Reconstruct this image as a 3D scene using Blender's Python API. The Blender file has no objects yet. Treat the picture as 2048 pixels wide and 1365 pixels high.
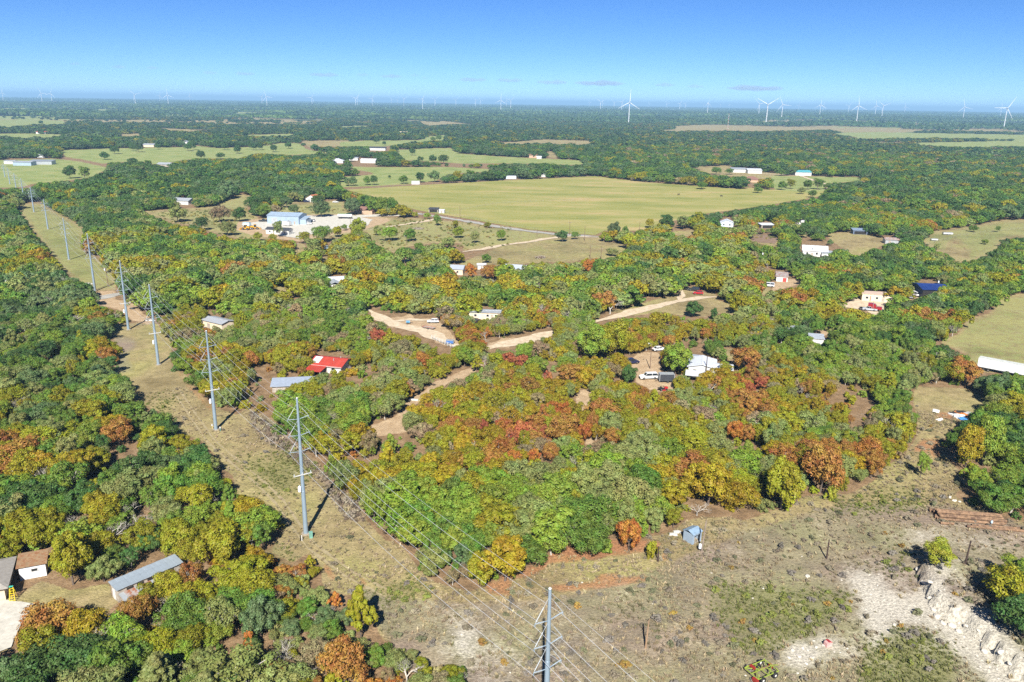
import bpy, bmesh, math, random
import numpy as np
from mathutils import Vector, Matrix

random.seed(7)
RNG = np.random.default_rng(11)
SC = bpy.context.scene
COL = SC.collection

# ------------------------------------------------------------------ camera
H = 80.0                       # drone height in metres
FPX = 1593.0                   # focal length in pixels of the 2048 px photograph (28 mm)
ROLL = math.atan2(31, 2048)
PITCH = math.atan((682.5 - 205) / FPX)
FW = np.array([0, math.cos(PITCH), -math.sin(PITCH)])
_u0 = np.array([0, math.sin(PITCH), math.cos(PITCH)]); _r0 = np.array([1., 0, 0])
RT = _r0 * math.cos(ROLL) + _u0 * math.sin(ROLL)
UP = -_r0 * math.sin(ROLL) + _u0 * math.cos(ROLL)
cd = bpy.data.cameras.new('camera'); cam = bpy.data.objects.new('camera', cd); COL.objects.link(cam)
cd.lens = 28.0; cd.sensor_width = 36.0; cd.clip_start = 1.0; cd.clip_end = 200000.0
cam.matrix_world = Matrix(((RT[0], UP[0], -FW[0], 0), (RT[1], UP[1], -FW[1], 0), (RT[2], UP[2], -FW[2], H), (0, 0, 0, 1)))
SC.camera = cam

# ------------------------------------------------------------------ sky, sun, exposure
SUN_EL, SUN_AZ = math.radians(40), math.radians(182)     # the sun stands behind the drone (azimuth clockwise from +Y)
w = bpy.data.worlds.new('World'); SC.world = w; w.use_nodes = True
nt = w.node_tree; nt.nodes.clear()
sky = nt.nodes.new('ShaderNodeTexSky'); sky.sky_type = 'NISHITA'; sky.sun_disc = False
sky.sun_elevation = SUN_EL; sky.sun_rotation = SUN_AZ
sky.altitude = 300; sky.air_density = 0.5; sky.dust_density = 0.0; sky.ozone_density = 8.0
hs = nt.nodes.new('ShaderNodeHueSaturation'); hs.inputs['Saturation'].default_value = 1.1; hs.inputs['Hue'].default_value = 0.503
bg = nt.nodes.new('ShaderNodeBackground'); bg.inputs['Strength'].default_value = 0.062
out = nt.nodes.new('ShaderNodeOutputWorld')
nt.links.new(sky.outputs[0], hs.inputs['Color']); nt.links.new(hs.outputs[0], bg.inputs[0]); nt.links.new(bg.outputs[0], out.inputs[0])
sl = bpy.data.lights.new('sun', 'SUN'); sl.energy = 5.0; sl.angle = math.radians(0.53); sl.color = (1.0, 0.95, 0.87)
sun = bpy.data.objects.new('sun', sl); COL.objects.link(sun)
_sd = Vector((math.sin(SUN_AZ) * math.cos(SUN_EL), math.cos(SUN_AZ) * math.cos(SUN_EL), math.sin(SUN_EL)))
sun.rotation_euler = _sd.to_track_quat('Z', 'Y').to_euler(); sun.location = (0, -60, 200)
SC.view_settings.view_transform = 'Standard'; SC.view_settings.look = 'None'
SC.view_settings.exposure = 1.05; SC.view_settings.gamma = 1.0
SC.cycles.max_bounces = 6; SC.cycles.diffuse_bounces = 1; SC.cycles.volume_bounces = 0; SC.cycles.transparent_max_bounces = 8
SC.cycles.use_denoising = False
SC.cycles.sample_clamp_indirect = 4.0

# ------------------------------------------------------------------ pixel <-> ground
def smooth(a, b, x):
    t = np.clip((x - a) / (b - a), 0, 1); return t * t * (3 - 2 * t)

def P(px, py, z=0.0):
    """ground point (or point at height z) seen at a pixel of the 2048 px photograph"""
    d = FW * FPX + RT * (px - 1024) + UP * (682.5 - py)
    t = (z - H) / d[2]
    return np.array([0, 0, H]) + d * t

def proj(q):
    v = np.atleast_2d(q) - np.array([0, 0, H])
    dep = v @ FW
    dep = np.where(dep < 1, 1, dep)
    return 1024 + FPX * (v @ RT) / dep, 682.5 - FPX * (v @ UP) / dep, dep

# the rocky cut bank: ground to its right stands higher
BANK = [P(*p)[:2] for p in ((1790, 1105), (1834, 1138), (1846, 1168), (1864, 1206), (1885, 1221), (1923, 1245), (1971, 1292), (1995, 1316), (2048, 1360), (2120, 1420))]
def _hash(i, j, s):
    n = (i * 374761393 + j * 668265263 + s * 974711) & 0x7fffffff
    n = ((n ^ (n >> 13)) * 1274126177) & 0x7fffffff
    return ((n ^ (n >> 16)) & 0xffff) / 65535.0
def vnoise(x, y, scale, seed=0):
    x = np.asarray(x, float) / scale; y = np.asarray(y, float) / scale
    i = np.floor(x).astype(np.int64); j = np.floor(y).astype(np.int64)
    fx = x - i; fy = y - j; fx = fx * fx * (3 - 2 * fx); fy = fy * fy * (3 - 2 * fy)
    a = _hash(i, j, seed); b = _hash(i + 1, j, seed); c = _hash(i, j + 1, seed); d = _hash(i + 1, j + 1, seed)
    return (a * (1 - fx) + b * fx) * (1 - fy) + (c * (1 - fx) + d * fx) * fy

def ground_z(x, y):
    x = np.asarray(x, float); y = np.asarray(y, float)
    best = np.full(x.shape, 1e9); side = np.zeros(x.shape)
    L = len(BANK)
    for k in range(L - 1):
        a = BANK[k]; b = BANK[k + 1]; ab = b - a; l2 = ab @ ab
        t = np.clip(((x - a[0]) * ab[0] + (y - a[1]) * ab[1]) / l2, 0, 1)
        dx = x - (a[0] + t * ab[0]); dy = y - (a[1] + t * ab[1]); d = np.hypot(dx, dy)
        s = np.sign(ab[0] * dy - ab[1] * dx)
        fade = smooth(0, 1.2, (k + t) / 1.0)
        m = d < best
        best = np.where(m, d, best); side = np.where(m, s * fade, side)
    wob = (vnoise(x, y, 1.1, 3) - .5) * 1.3
    right = np.clip(side, 0, 1) * smooth(-.1, .9, best + wob) * (1 - smooth(4, 16, best)) * 1.7
    left = -np.clip(-side, 0, 1) * (1 - smooth(0, 7, best)) * 0.5
    near = (best < 20)
    r = np.hypot(x, y)
    far = 10 * smooth(3600, 7500, r)
    und = 0.22 * (vnoise(x, y, 9, 5) - .5) * (1 - smooth(150, 260, r)) 
    return np.where(near, right + left, 0) + far + und
def gz(x, y): return float(ground_z(np.array([x]), np.array([y]))[0])
def G(px, py):
    q = P(px, py)
    for _ in range(3):
        q = P(px, py, gz(q[0], q[1]))
    return Vector((q[0], q[1], gz(q[0], q[1])))
def mpp(py): return float(np.linalg.norm(P(1034, py) - P(1024, py)) / 10)

# ------------------------------------------------------------------ polygons traced from the photograph
def crop(ox, oy, s, pts): return [(ox + x / s, oy + y / s) for x, y in pts]
A_ = lambda *p: crop(0, 150, 2.926, p)
B_ = lambda *p: crop(680, 150, 2.926, p)
C_ = lambda *p: crop(1348, 150, 2.926, p)
D_ = lambda *p: crop(500, 380, 3.938, p)
E_ = lambda *p: crop(1000, 400, 3.938, p)
F_ = lambda *p: crop(1500, 400, 3.737, p)
K_ = lambda *p: crop(500, 640, 3.938, p)
L_ = lambda *p: crop(1000, 640, 3.938, p)
M_ = lambda *p: crop(0, 440, 3.938, p)
Q_ = lambda *p: crop(0, 1040, 3.938, p)
S_ = lambda *p: crop(480, 960, 3.37, p)
T_ = lambda *p: crop(1000, 960, 3.37, p)
U_ = lambda *p: crop(1508, 960, 3.37, p)

CORR_TOP = [(30, 410), (78, 405), (150, 445), (168, 455), (165, 495), (190, 515), (228, 545), (232, 582), (190, 582), (150, 560), (128, 541), (112, 520), (92, 497), (70, 465), (45, 435)]
CROSSING = [(190, 584), (232, 580), (230, 600), (280, 603), (283, 625), (305, 640), (300, 652), (262, 640), (240, 620), (195, 610)]
CORR = [(221, 650), (312, 645), (340, 684), (345, 709), (340, 727), (353, 742), (372, 750), (392, 780), (425, 815), (455, 822), (470, 832), (500, 815), (538, 845), (563, 878), (612, 905), (615, 928), (642, 934), (662, 957), (672, 977), (711, 995), (726, 1027), (741, 1051), (771, 1081), (803, 1092), (842, 1143), (866, 1164), (943, 1184), (1000, 1158), (1024, 1158), (1059, 1137), (1119, 1106), (1193, 1124), (1237, 1102), (1288, 1102), (1296, 1075), (1347, 1063), (1365, 1045), (1400, 1036), (1463, 1036), (1490, 1042), (1516, 1033), (1547, 1021), (1579, 1021), (1603, 995), (1641, 990), (1700, 990), (1757, 958), (1768, 936), (1810, 910), (1832, 877), (1837, 856), (1829, 811), (1824, 790), (1834, 773), (1928, 778), (1971, 792), (1976, 811), (1944, 825), (1939, 841), (1907, 851), (1888, 875), (1885, 908), (1907, 932), (1928, 956), (1933, 972), (1903, 993), (1932, 1006), (1983, 1021), (1998, 1042), (2060, 1045), (2060, 1126), (2012, 1126), (1975, 1150), (1983, 1180), (1995, 1212), (2006, 1271), (2036, 1304), (2060, 1320), (2060, 1380), (960, 1380), (943, 1343), (889, 1304), (851, 1286), (765, 1280), (756, 1257), (747, 1227), (717, 1191), (676, 1188), (646, 1174), (640, 1126), (616, 1105), (587, 1126), (539, 1102), (557, 1079), (572, 1049), (539, 1019), (508, 1004), (465, 984), (470, 956), (447, 938), (437, 918), (406, 882), (360, 867), (343, 841), (312, 819), (277, 808), (264, 776), (254, 755), (226, 745), (236, 732), (244, 707), (228, 676)]
HAY = [(690, 380), (800, 373), (1000, 362), (1190, 353), (1290, 365), (1480, 379), (1500, 376), (1620, 386), (1655, 381), (1640, 393), (1530, 412), (1400, 430), (1320, 448), (1280, 462), (1210, 462), (1190, 471), (1060, 460), (920, 436), (830, 420), (800, 410), (780, 400), (740, 393)]
FIELD_GREEN = [A_((0, 263), (130, 262), (380, 268), (380, 295), (200, 295), (60, 310), (0, 310)),
    A_((350, 440), (560, 435), (640, 430), (1000, 425), (1150, 415), (1280, 430), (1500, 420), (1640, 400), (1750, 400), (1800, 440), (1980, 460), (1700, 470), (1500, 460), (1400, 490), (1150, 490), (900, 525), (860, 510), (700, 510), (600, 520), (450, 490), (380, 480)),
    A_((0, 500), (300, 490), (450, 505), (640, 545), (530, 600), (460, 610), (300, 630), (180, 640), (120, 660), (0, 660)),
    B_((0, 395), (130, 385), (300, 385), (480, 380), (520, 360), (620, 350), (620, 390), (420, 400), (250, 420), (0, 420)),
    B_((320, 440), (550, 430), (650, 430), (700, 460), (960, 480), (1200, 490), (1400, 500), (1450, 520), (1380, 530), (1200, 520), (1050, 520), (700, 520), (600, 510), (380, 500), (350, 470)),
    C_((560, 590), (800, 595), (1110, 600), (1100, 620), (880, 640), (890, 690), (800, 700), (600, 695)),
    C_((1060, 385), (1340, 400), (1540, 395), (2048, 385), (2048, 425), (1640, 430), (1400, 410), (1200, 405)),
    A_((0, 345), (180, 343), (370, 350), (360, 370), (120, 376), (0, 364)), C_((900, 342), (1150, 335), (2048, 350), (2048, 380), (1500, 374), (1100, 380)), A_((1380, 352), (1700, 345), (1760, 360), (1500, 368)), B_((0, 300), (180, 296), (200, 306), (0, 312)),
    B_((0, 535), (200, 540), (650, 540), (1040, 560), (950, 560), (650, 580), (560, 620), (400, 640), (0, 660), (0, 600), (220, 580))]
FIELD_TAN = [CORR_TOP,
    B_((470, 270), (720, 285), (760, 295), (600, 295), (520, 303), (470, 290)),
    B_((800, 385), (1000, 395), (1200, 378), (1480, 388), (1480, 412), (1300, 412), (1200, 405), (1000, 412)),
    B_((1200, 450), (1260, 450), (1280, 490), (1220, 480)),
    A_((880, 308), (1080, 318), (1230, 323), (1230, 337), (1000, 332)), A_((690, 348), (830, 343), (830, 362), (700, 370)),
    A_((1750, 388), (2048, 383), (2048, 417), (1800, 422)),
    C_((80, 540), (340, 530), (340, 560), (500, 570), (700, 580), (560, 600), (470, 640), (420, 600), (230, 585)),
    C_((0, 300), (320, 285), (600, 262), (1000, 280), (1400, 282), (1560, 290), (2048, 300), (2048, 338), (1500, 328), (1100, 352), (900, 326), (500, 335), (0, 330)),
    C_((1580, 253), (1780, 258), (1700, 272), (1590, 267)),
    A_((230, 183), (620, 190), (620, 196), (230, 190)), A_((1250, 212), (2048, 220), (2048, 228), (1250, 220)),
    A_((820, 800), (960, 790), (1150, 780), (1250, 770), (1400, 700), (1500, 710), (1440, 780), (1520, 850), (1600, 800), (1900, 830), (2048, 780), (2048, 960), (1400, 960), (1300, 940), (1120, 880), (1000, 865)),
    D_((250, 100), (560, 90), (740, 90), (740, 200), (620, 215), (400, 190), (180, 200)),
    D_((650, 250), (1000, 215), (1430, 230), (1990, 290), (2060, 300), (2060, 440), (1680, 480), (1650, 420), (1450, 420), (1230, 450), (1130, 500), (940, 400), (930, 330), (700, 320)),
    E_((0, 200), (380, 260), (820, 290), (820, 320), (560, 300), (300, 320), (0, 370)),
    E_((0, 370), (300, 330), (560, 310), (800, 330), (1000, 350), (960, 440), (830, 470), (700, 460), (560, 490), (380, 490), (240, 500), (60, 510), (-330, 580), (-320, 500)),
    F_((0, 250), (240, 280), (200, 360), (130, 340), (0, 300)), F_((330, 250), (450, 250), (460, 280), (340, 280)),
    F_((1290, 290), (1360, 240), (1640, 200), (1900, 150), (2060, 150), (2060, 290), (1980, 280), (1870, 300), (1860, 360), (1800, 400), (1640, 470), (1610, 460), (1630, 370), (1540, 300), (1480, 330), (1480, 390), (1400, 390), (1300, 320)),
    F_((1410, 1070), (1560, 1000), (1620, 900), (1790, 850), (1880, 740), (1960, 710), (2060, 700), (2060, 1290), (1680, 1290), (1640, 1220), (1610, 1150), (1480, 1090)),
    E_((780, 870), (960, 860), (1200, 795), (1400, 740), (1420, 690), (1530, 720), (1700, 740), (1720, 800), (1900, 840), (1880, 920), (1740, 890), (1600, 920), (1440, 910), (1250, 880), (1050, 915), (960, 890), (800, 880)),
    Q_((150, 600), (250, 520), (330, 480), (560, 560), (860, 500), (880, 600), (940, 640), (820, 740), (700, 680), (500, 690), (280, 680), (260, 720), (110, 860), (80, 1020), (-20, 1060), (-20, 620)),
    L_((1760, 230), (1930, 230), (1800, 330)), F_((560, 255), (780, 235), (1000, 290), (1030, 325), (900, 380), (830, 420), (770, 420), (720, 380), (640, 330)), E_((1330, 250), (1560, 235), (1540, 290), (1350, 270)), F_((1440, 380), (1500, 330), (1560, 330), (1640, 420), (1560, 480)), F_((90, 640), (160, 620), (150, 700), (90, 720)), D_((20, 780), (200, 760), (400, 800), (420, 850), (250, 820)), D_((360, 420), (440, 430), (420, 520), (350, 510)), D_((500, 540), (660, 520), (600, 580), (510, 570)), A_((1480, 254), (1900, 260), (1900, 270), (1480, 264)), B_((0, 220), (130, 223), (130, 233), (0, 232)), B_((1880, 322), (2048, 316), (2048, 332), (1900, 336)), A_((480, 182), (620, 184), (620, 192), (480, 190)), B_((580, 268), (780, 288), (780, 298), (580, 280)), B_((380, 262), (470, 264), (470, 276), (380, 272)), B_((520, 215), (760, 222), (760, 230), (520, 224))]
DIRT = [CROSSING,
    K_((890, 860), (950, 830), (1050, 800), (1180, 740), (1210, 660), (1290, 600), (1380, 560), (1420, 500), (1510, 470), (1600, 430), (1850, 330), (1840, 380), (1640, 480), (1510, 530), (1390, 590), (1300, 680), (1220, 760), (1215, 830), (1260, 880), (1150, 900), (1120, 900), (960, 930)),
    K_((1430, 830), (1530, 780), (1530, 850), (1380, 880)),
    D_((910, 930), (1000, 980), (1080, 1010), (1200, 1000), (1280, 960), (1290, 1020), (1400, 1010), (1500, 1030), (1560, 1100), (1620, 1170), (1650, 1210), (1600, 1240), (1450, 1200), (1430, 1130), (1350, 1080), (1230, 1070), (1110, 1090), (1060, 1040), (990, 1000)),
    D_((1850, 1215), (2048, 1170), (2060, 1240), (1900, 1250)),
    E_((0, 1090), (130, 1085), (120, 1130), (0, 1145)), E_((300, 1045), (400, 1035), (400, 1070), (320, 1085)),
    L_((980, 350), (1060, 290), (1100, 250), (1260, 260), (1270, 400), (1240, 420), (1370, 420), (1370, 565), (1210, 565), (1080, 500), (1040, 390)),
    L_((600, 560), (700, 540), (740, 560), (690, 700), (600, 740)), L_((670, 900), (740, 900), (740, 980), (680, 990)),
    [(478, 440), (545, 438), (612, 430), (690, 428), (745, 432), (790, 440), (745, 455), (720, 462), (620, 478), (600, 484), (500, 470), (470, 460)],
    F_((150, 690), (200, 600), (290, 590), (390, 600), (390, 630)), F_((680, 800), (760, 750), (820, 680), (1070, 710), (1060, 760), (1010, 780), (1000, 850), (920, 870), (870, 830)),
    F_((540, 950), (600, 960), (560, 1030), (510, 1010)), F_((190, 1035), (300, 1025), (290, 1060), (200, 1070)), F_((1090, 740), (1220, 700), (1300, 725), (1200, 745)),
    D_((1180, 545), (1290, 535), (1270, 570), (1180, 575))]
SEEN = [  # buildings and other things the photograph shows, kept clear of crowns standing in front of them
    Q_((155, 245), (395, 245), (395, 470), (245, 530), (155, 430)), Q_((855, 470), (1150, 355), (1300, 300), (1400, 315), (1390, 365), (1270, 460), (1090, 570), (990, 620), (870, 600)), Q_((-20, 415), (95, 470), (65, 640), (150, 620), (150, 520), (90, 520), (-20, 640)),
    D_((1785, 925), (1955, 930), (1955, 1005), (1800, 1010)), K_((1440, 170), (1640, 180), (1600, 260), (1450, 230)),
    L_((1490, 215), (1615, 215), (1645, 305), (1750, 315), (1745, 365), (1625, 425), (1525, 485), (1475, 475), (1490, 430), (1560, 390), (1550, 330)),
    F_((375, 315), (560, 315), (630, 370), (625, 400), (540, 425), (375, 400)), F_((1000, 270), (1120, 270), (1115, 330), (1005, 315)), F_((768, 218), (865, 220), (862, 255), (768, 248)),
    F_((190, 530), (300, 530), (295, 610), (190, 610)), F_((1255, 600), (1445, 600), (1390, 695), (1300, 725), (1205, 725), (1215, 690), (1255, 660)), F_((435, 1015), (550, 1020), (545, 1085), (500, 1085)),
    F_((1690, 1170), (2060, 1200), (2060, 1290), (1840, 1290), (1690, 1260)), F_((60, 165), (180, 165), (175, 215), (60, 215)), F_((330, 150), (420, 155), (410, 190), (330, 185)), F_((850, 770), (970, 770), (960, 860), (860, 850)),
    C_((265, 835), (350, 835), (350, 892), (265, 892)), C_((380, 885), (430, 885), (430, 905), (380, 905)), C_((345, 545), (505, 550), (500, 580), (345, 575)), C_((420, 585), (490, 585), (480, 635), (440, 640)), C_((715, 563), (790, 563), (790, 592), (715, 592)),
    D_((605, 685), (690, 665), (775, 645), (765, 700), (690, 720), (700, 795), (645, 795)), D_((1565, 595), (1655, 595), (1645, 655), (1570, 645)), D_((1800, 585), (1855, 585), (1850, 625), (1800, 625)),
    K_((495, 280), (540, 250), (790, 285), (775, 315), (660, 375), (645, 395), (520, 420), (495, 390)), K_((165, 495), (380, 440), (380, 485), (200, 520)), K_((470, 420), (535, 430), (520, 455), (470, 455)),
    M_((1595, 800), (1640, 760), (1725, 765), (1835, 830), (1780, 850), (1700, 830), (1690, 860), (1610, 860)), E_((55, 510), (150, 510), (220, 550), (65, 565)), E_((1410, 600), (1450, 600), (1450, 650), (1410, 650)),
    D_((820, 120), (1000, 150), (1000, 215), (700, 225), (690, 190), (840, 180)), D_((450, 55), (530, 55), (530, 105), (450, 105)), D_((1415, 140), (1545, 140), (1545, 195), (1415, 190)), B_((415, 620), (470, 620), (470, 645), (415, 645)), B_((970, 595), (1035, 595), (1035, 618), (970, 618)), B_((1165, 585), (1205, 585), (1205, 603), (1165, 603)),
    A_((30, 490), (310, 490), (310, 532), (30, 532)), A_((1935, 495), (2015, 495), (2015, 525), (1935, 525)), B_((60, 487), (220, 487), (220, 520), (60, 520)), B_((170, 425), (300, 425), (300, 448), (170, 448)), A_((945, 515), (1005, 515), (1005, 540), (945, 540)), A_((1030, 725), (1115, 725), (1115, 755), (1030, 755)),
    A_((230, 468), (270, 468), (270, 490), (230, 490)), A_((850, 405), (910, 405), (910, 425), (850, 425)), A_((1070, 393), (1105, 393), (1105, 412), (1070, 412)),
    E_((1640, 430), (1705, 430), (1700, 475), (1640, 470)), E_((1345, 215), (1405, 215), (1405, 255), (1345, 250)), E_((1430, 680), (1580, 690), (1580, 750), (1430, 720)), D_((570, 430), (630, 430), (625, 475), (575, 475)), L_((1195, 215), (1290, 215), (1290, 255), (1195, 255)), L_((1160, 195), (1200, 195), (1195, 320), (1160, 310)), D_((1755, 1015), (1810, 1015), (1810, 1055), (1755, 1055)),
]
def fill_mask(polys, W=2048, Hh=1366):
    m = np.zeros((Hh, W), bool)
    for poly in polys:
        p = np.array(poly, float)
        x0, x1 = int(max(0, p[:, 0].min() - 1)), int(min(W, p[:, 0].max() + 2)); y0, y1 = int(max(0, p[:, 1].min() - 1)), int(min(Hh, p[:, 1].max() + 2))
        if x1 <= x0 or y1 <= y0: continue
        yy, xx = np.mgrid[y0:y1, x0:x1].astype(float)
        ins = np.zeros(xx.shape, bool)
        for k in range(len(p)):
            ax, ay = p[k]; bx, by = p[(k + 1) % len(p)]
            if ay == by: continue
            c = (ay > yy) != (by > yy)
            ins ^= c & (xx < (bx - ax) * (yy - ay) / (by - ay) + ax)
        m[y0:y1, x0:x1] |= ins
    return m
def blur(m, r):
    m = m.astype(np.float32)
    for ax in (0, 1):
        for _ in range(2):
            c = np.cumsum(np.pad(m, [(r + 1, r) if a == ax else (0, 0) for a in (0, 1)], mode='edge'), axis=ax)
            n = m.shape[ax]
            m = (np.take(c, np.arange(n) + 2 * r + 1, ax) - np.take(c, np.arange(n), ax)) / (2 * r + 1)
    return m
def sample(m, px, py):
    i = np.clip(np.round(px).astype(int), 0, m.shape[1] - 1); j = np.clip(np.round(py).astype(int), 0, m.shape[0] - 1)
    ok = (px >= -80) & (px <= m.shape[1] + 80) & (py >= 0) & (py <= m.shape[0] + 60)
    return np.where(ok, m[j, i], 0)

# ------------------------------------------------------------------ materials
def nodes_of(name):
    m = bpy.data.materials.new(name); m.use_nodes = True
    t = m.node_tree; b = t.nodes['Principled BSDF']
    return m, t, b
def ramp(t, fac, stops):
    r = t.nodes.new('ShaderNodeValToRGB'); e = r.color_ramp.elements
    while len(e) < len(stops): e.new(0.5)
    for k, (p, c) in enumerate(stops): e[k].position = p; e[k].color = (*c, 1)
    t.links.new(fac, r.inputs[0]); return r.outputs[0]
def noise(t, scale, detail=3, rough=.55, co=None):
    if co is None:
        c = t.nodes.new('ShaderNodeTexCoord'); co = c.outputs['Object']
    n = t.nodes.new('ShaderNodeTexNoise'); n.inputs['Scale'].default_value = scale; n.inputs['Detail'].default_value = detail; n.inputs['Roughness'].default_value = rough
    t.links.new(co, n.inputs['Vector']); return n.outputs[0]
def mixc(t, fac, a, b, mode='MIX'):
    m = t.nodes.new('ShaderNodeMix'); m.data_type = 'RGBA'; m.blend_type = mode
    for s, v in ((m.inputs[0], fac), (m.inputs[6], a), (m.inputs[7], b)):
        if isinstance(v, (int, float)): s.default_value = v
        elif isinstance(v, tuple): s.default_value = (*v, 1)
        else: t.links.new(v, s)
    return m.outputs[2]
def math_(t, op, a, b=None, clamp=False):
    m = t.nodes.new('ShaderNodeMath'); m.operation = op; m.use_clamp = clamp
    for s, v in zip(m.inputs, (a, b)):
        if v is None: continue
        if isinstance(v, (int, float)): s.default_value = v
        else: t.links.new(v, s)
    return m.outputs[0]
MATS = {}
def mat(name, col, rough=.6, metal=0., var=.25, scale=1.5, spec=.4, stain=None, stain_amt=.45):
    """plain painted / metal / wood surface with uneven tone; stain adds blotches of a second colour"""
    if name in MATS: return MATS[name]
    m, t, b = nodes_of(name)
    n = noise(t, scale, 4)
    lo = tuple(c * (1 - var) for c in col); hi = tuple(min(1, c * (1 + var * .6)) for c in col)
    c = ramp(t, n, [(.3, lo), (.7, hi)])
    if stain:
        n2 = noise(t, scale * .8 + .3, 5, .7)
        f = ramp(t, n2, [(stain_amt, (0, 0, 0)), (stain_amt + .16, (1, 1, 1))])
        c = mixc(t, f, c, stain)
    t.links.new(c, b.inputs['Base Color'])
    b.inputs['Roughness'].default_value = rough; b.inputs['Metallic'].default_value = metal; b.inputs['Specular IOR Level'].default_value = spec
    MATS[name] = m; return m
def glass():
    if 'glass' in MATS: return MATS['glass']
    m, t, b = nodes_of('glass'); b.inputs['Base Color'].default_value = (.02, .025, .03, 1); b.inputs['Roughness'].default_value = .08; b.inputs['Specular IOR Level'].default_value = .8
    MATS['glass'] = m; return m
def foliage_mat():
    m, t, b = nodes_of('foliage')
    a = t.nodes.new('ShaderNodeAttribute'); a.attribute_type = 'INSTANCER'; a.attribute_name = 'tint'
    g = t.nodes.new('ShaderNodeNewGeometry')
    h = t.nodes.new('ShaderNodeHueSaturation')
    r1 = g.outputs['Random Per Island']
    oi = t.nodes.new('ShaderNodeObjectInfo'); tc = t.nodes.new('ShaderNodeTexCoord'); va = t.nodes.new('ShaderNodeVectorMath'); va.operation = 'ADD'
    cb = t.nodes.new('ShaderNodeCombineXYZ'); t.links.new(math_(t, 'MULTIPLY', oi.outputs['Random'], 90.), cb.inputs[0]); t.links.new(tc.outputs['Object'], va.inputs[0]); t.links.new(cb.outputs[0], va.inputs[1])
    slow = noise(t, .5, 3, .6, va.outputs[0])
    t.links.new(math_(t, 'ADD', math_(t, 'ADD', math_(t, 'MULTIPLY', r1, .02), .415), math_(t, 'MULTIPLY', slow, .15)), h.inputs['Hue'])
    rr = math_(t, 'FRACT', math_(t, 'MULTIPLY', r1, 37.7))
    t.links.new(math_(t, 'ADD', math_(t, 'MULTIPLY', rr, .22), math_(t, 'ADD', math_(t, 'MULTIPLY', slow, .8), .50)), h.inputs['Value'])
    t.links.new(a.outputs['Color'], h.inputs['Color'])
    t.links.new(h.outputs[0], b.inputs['Base Color'])
    b.inputs['Roughness'].default_value = .55; b.inputs['Specular IOR Level'].default_value = .25
    tr = t.nodes.new('ShaderNodeBsdfTranslucent'); t.links.new(h.outputs[0], tr.inputs['Color'])
    mx = t.nodes.new('ShaderNodeMixShader'); mx.inputs[0].default_value = .22
    t.links.new(b.outputs[0], mx.inputs[1]); t.links.new(tr.outputs[0], mx.inputs[2])
    t.links.new(mx.outputs[0], t.nodes['Material Output'].inputs['Surface'])
    return m
FOL = foliage_mat()
BARK = mat('bark', (.13, .10, .08), .9, 0, .4, 3)
PALE_BARK = mat('pale_bark', (.46, .43, .38), .9, 0, .3, 3)

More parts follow.
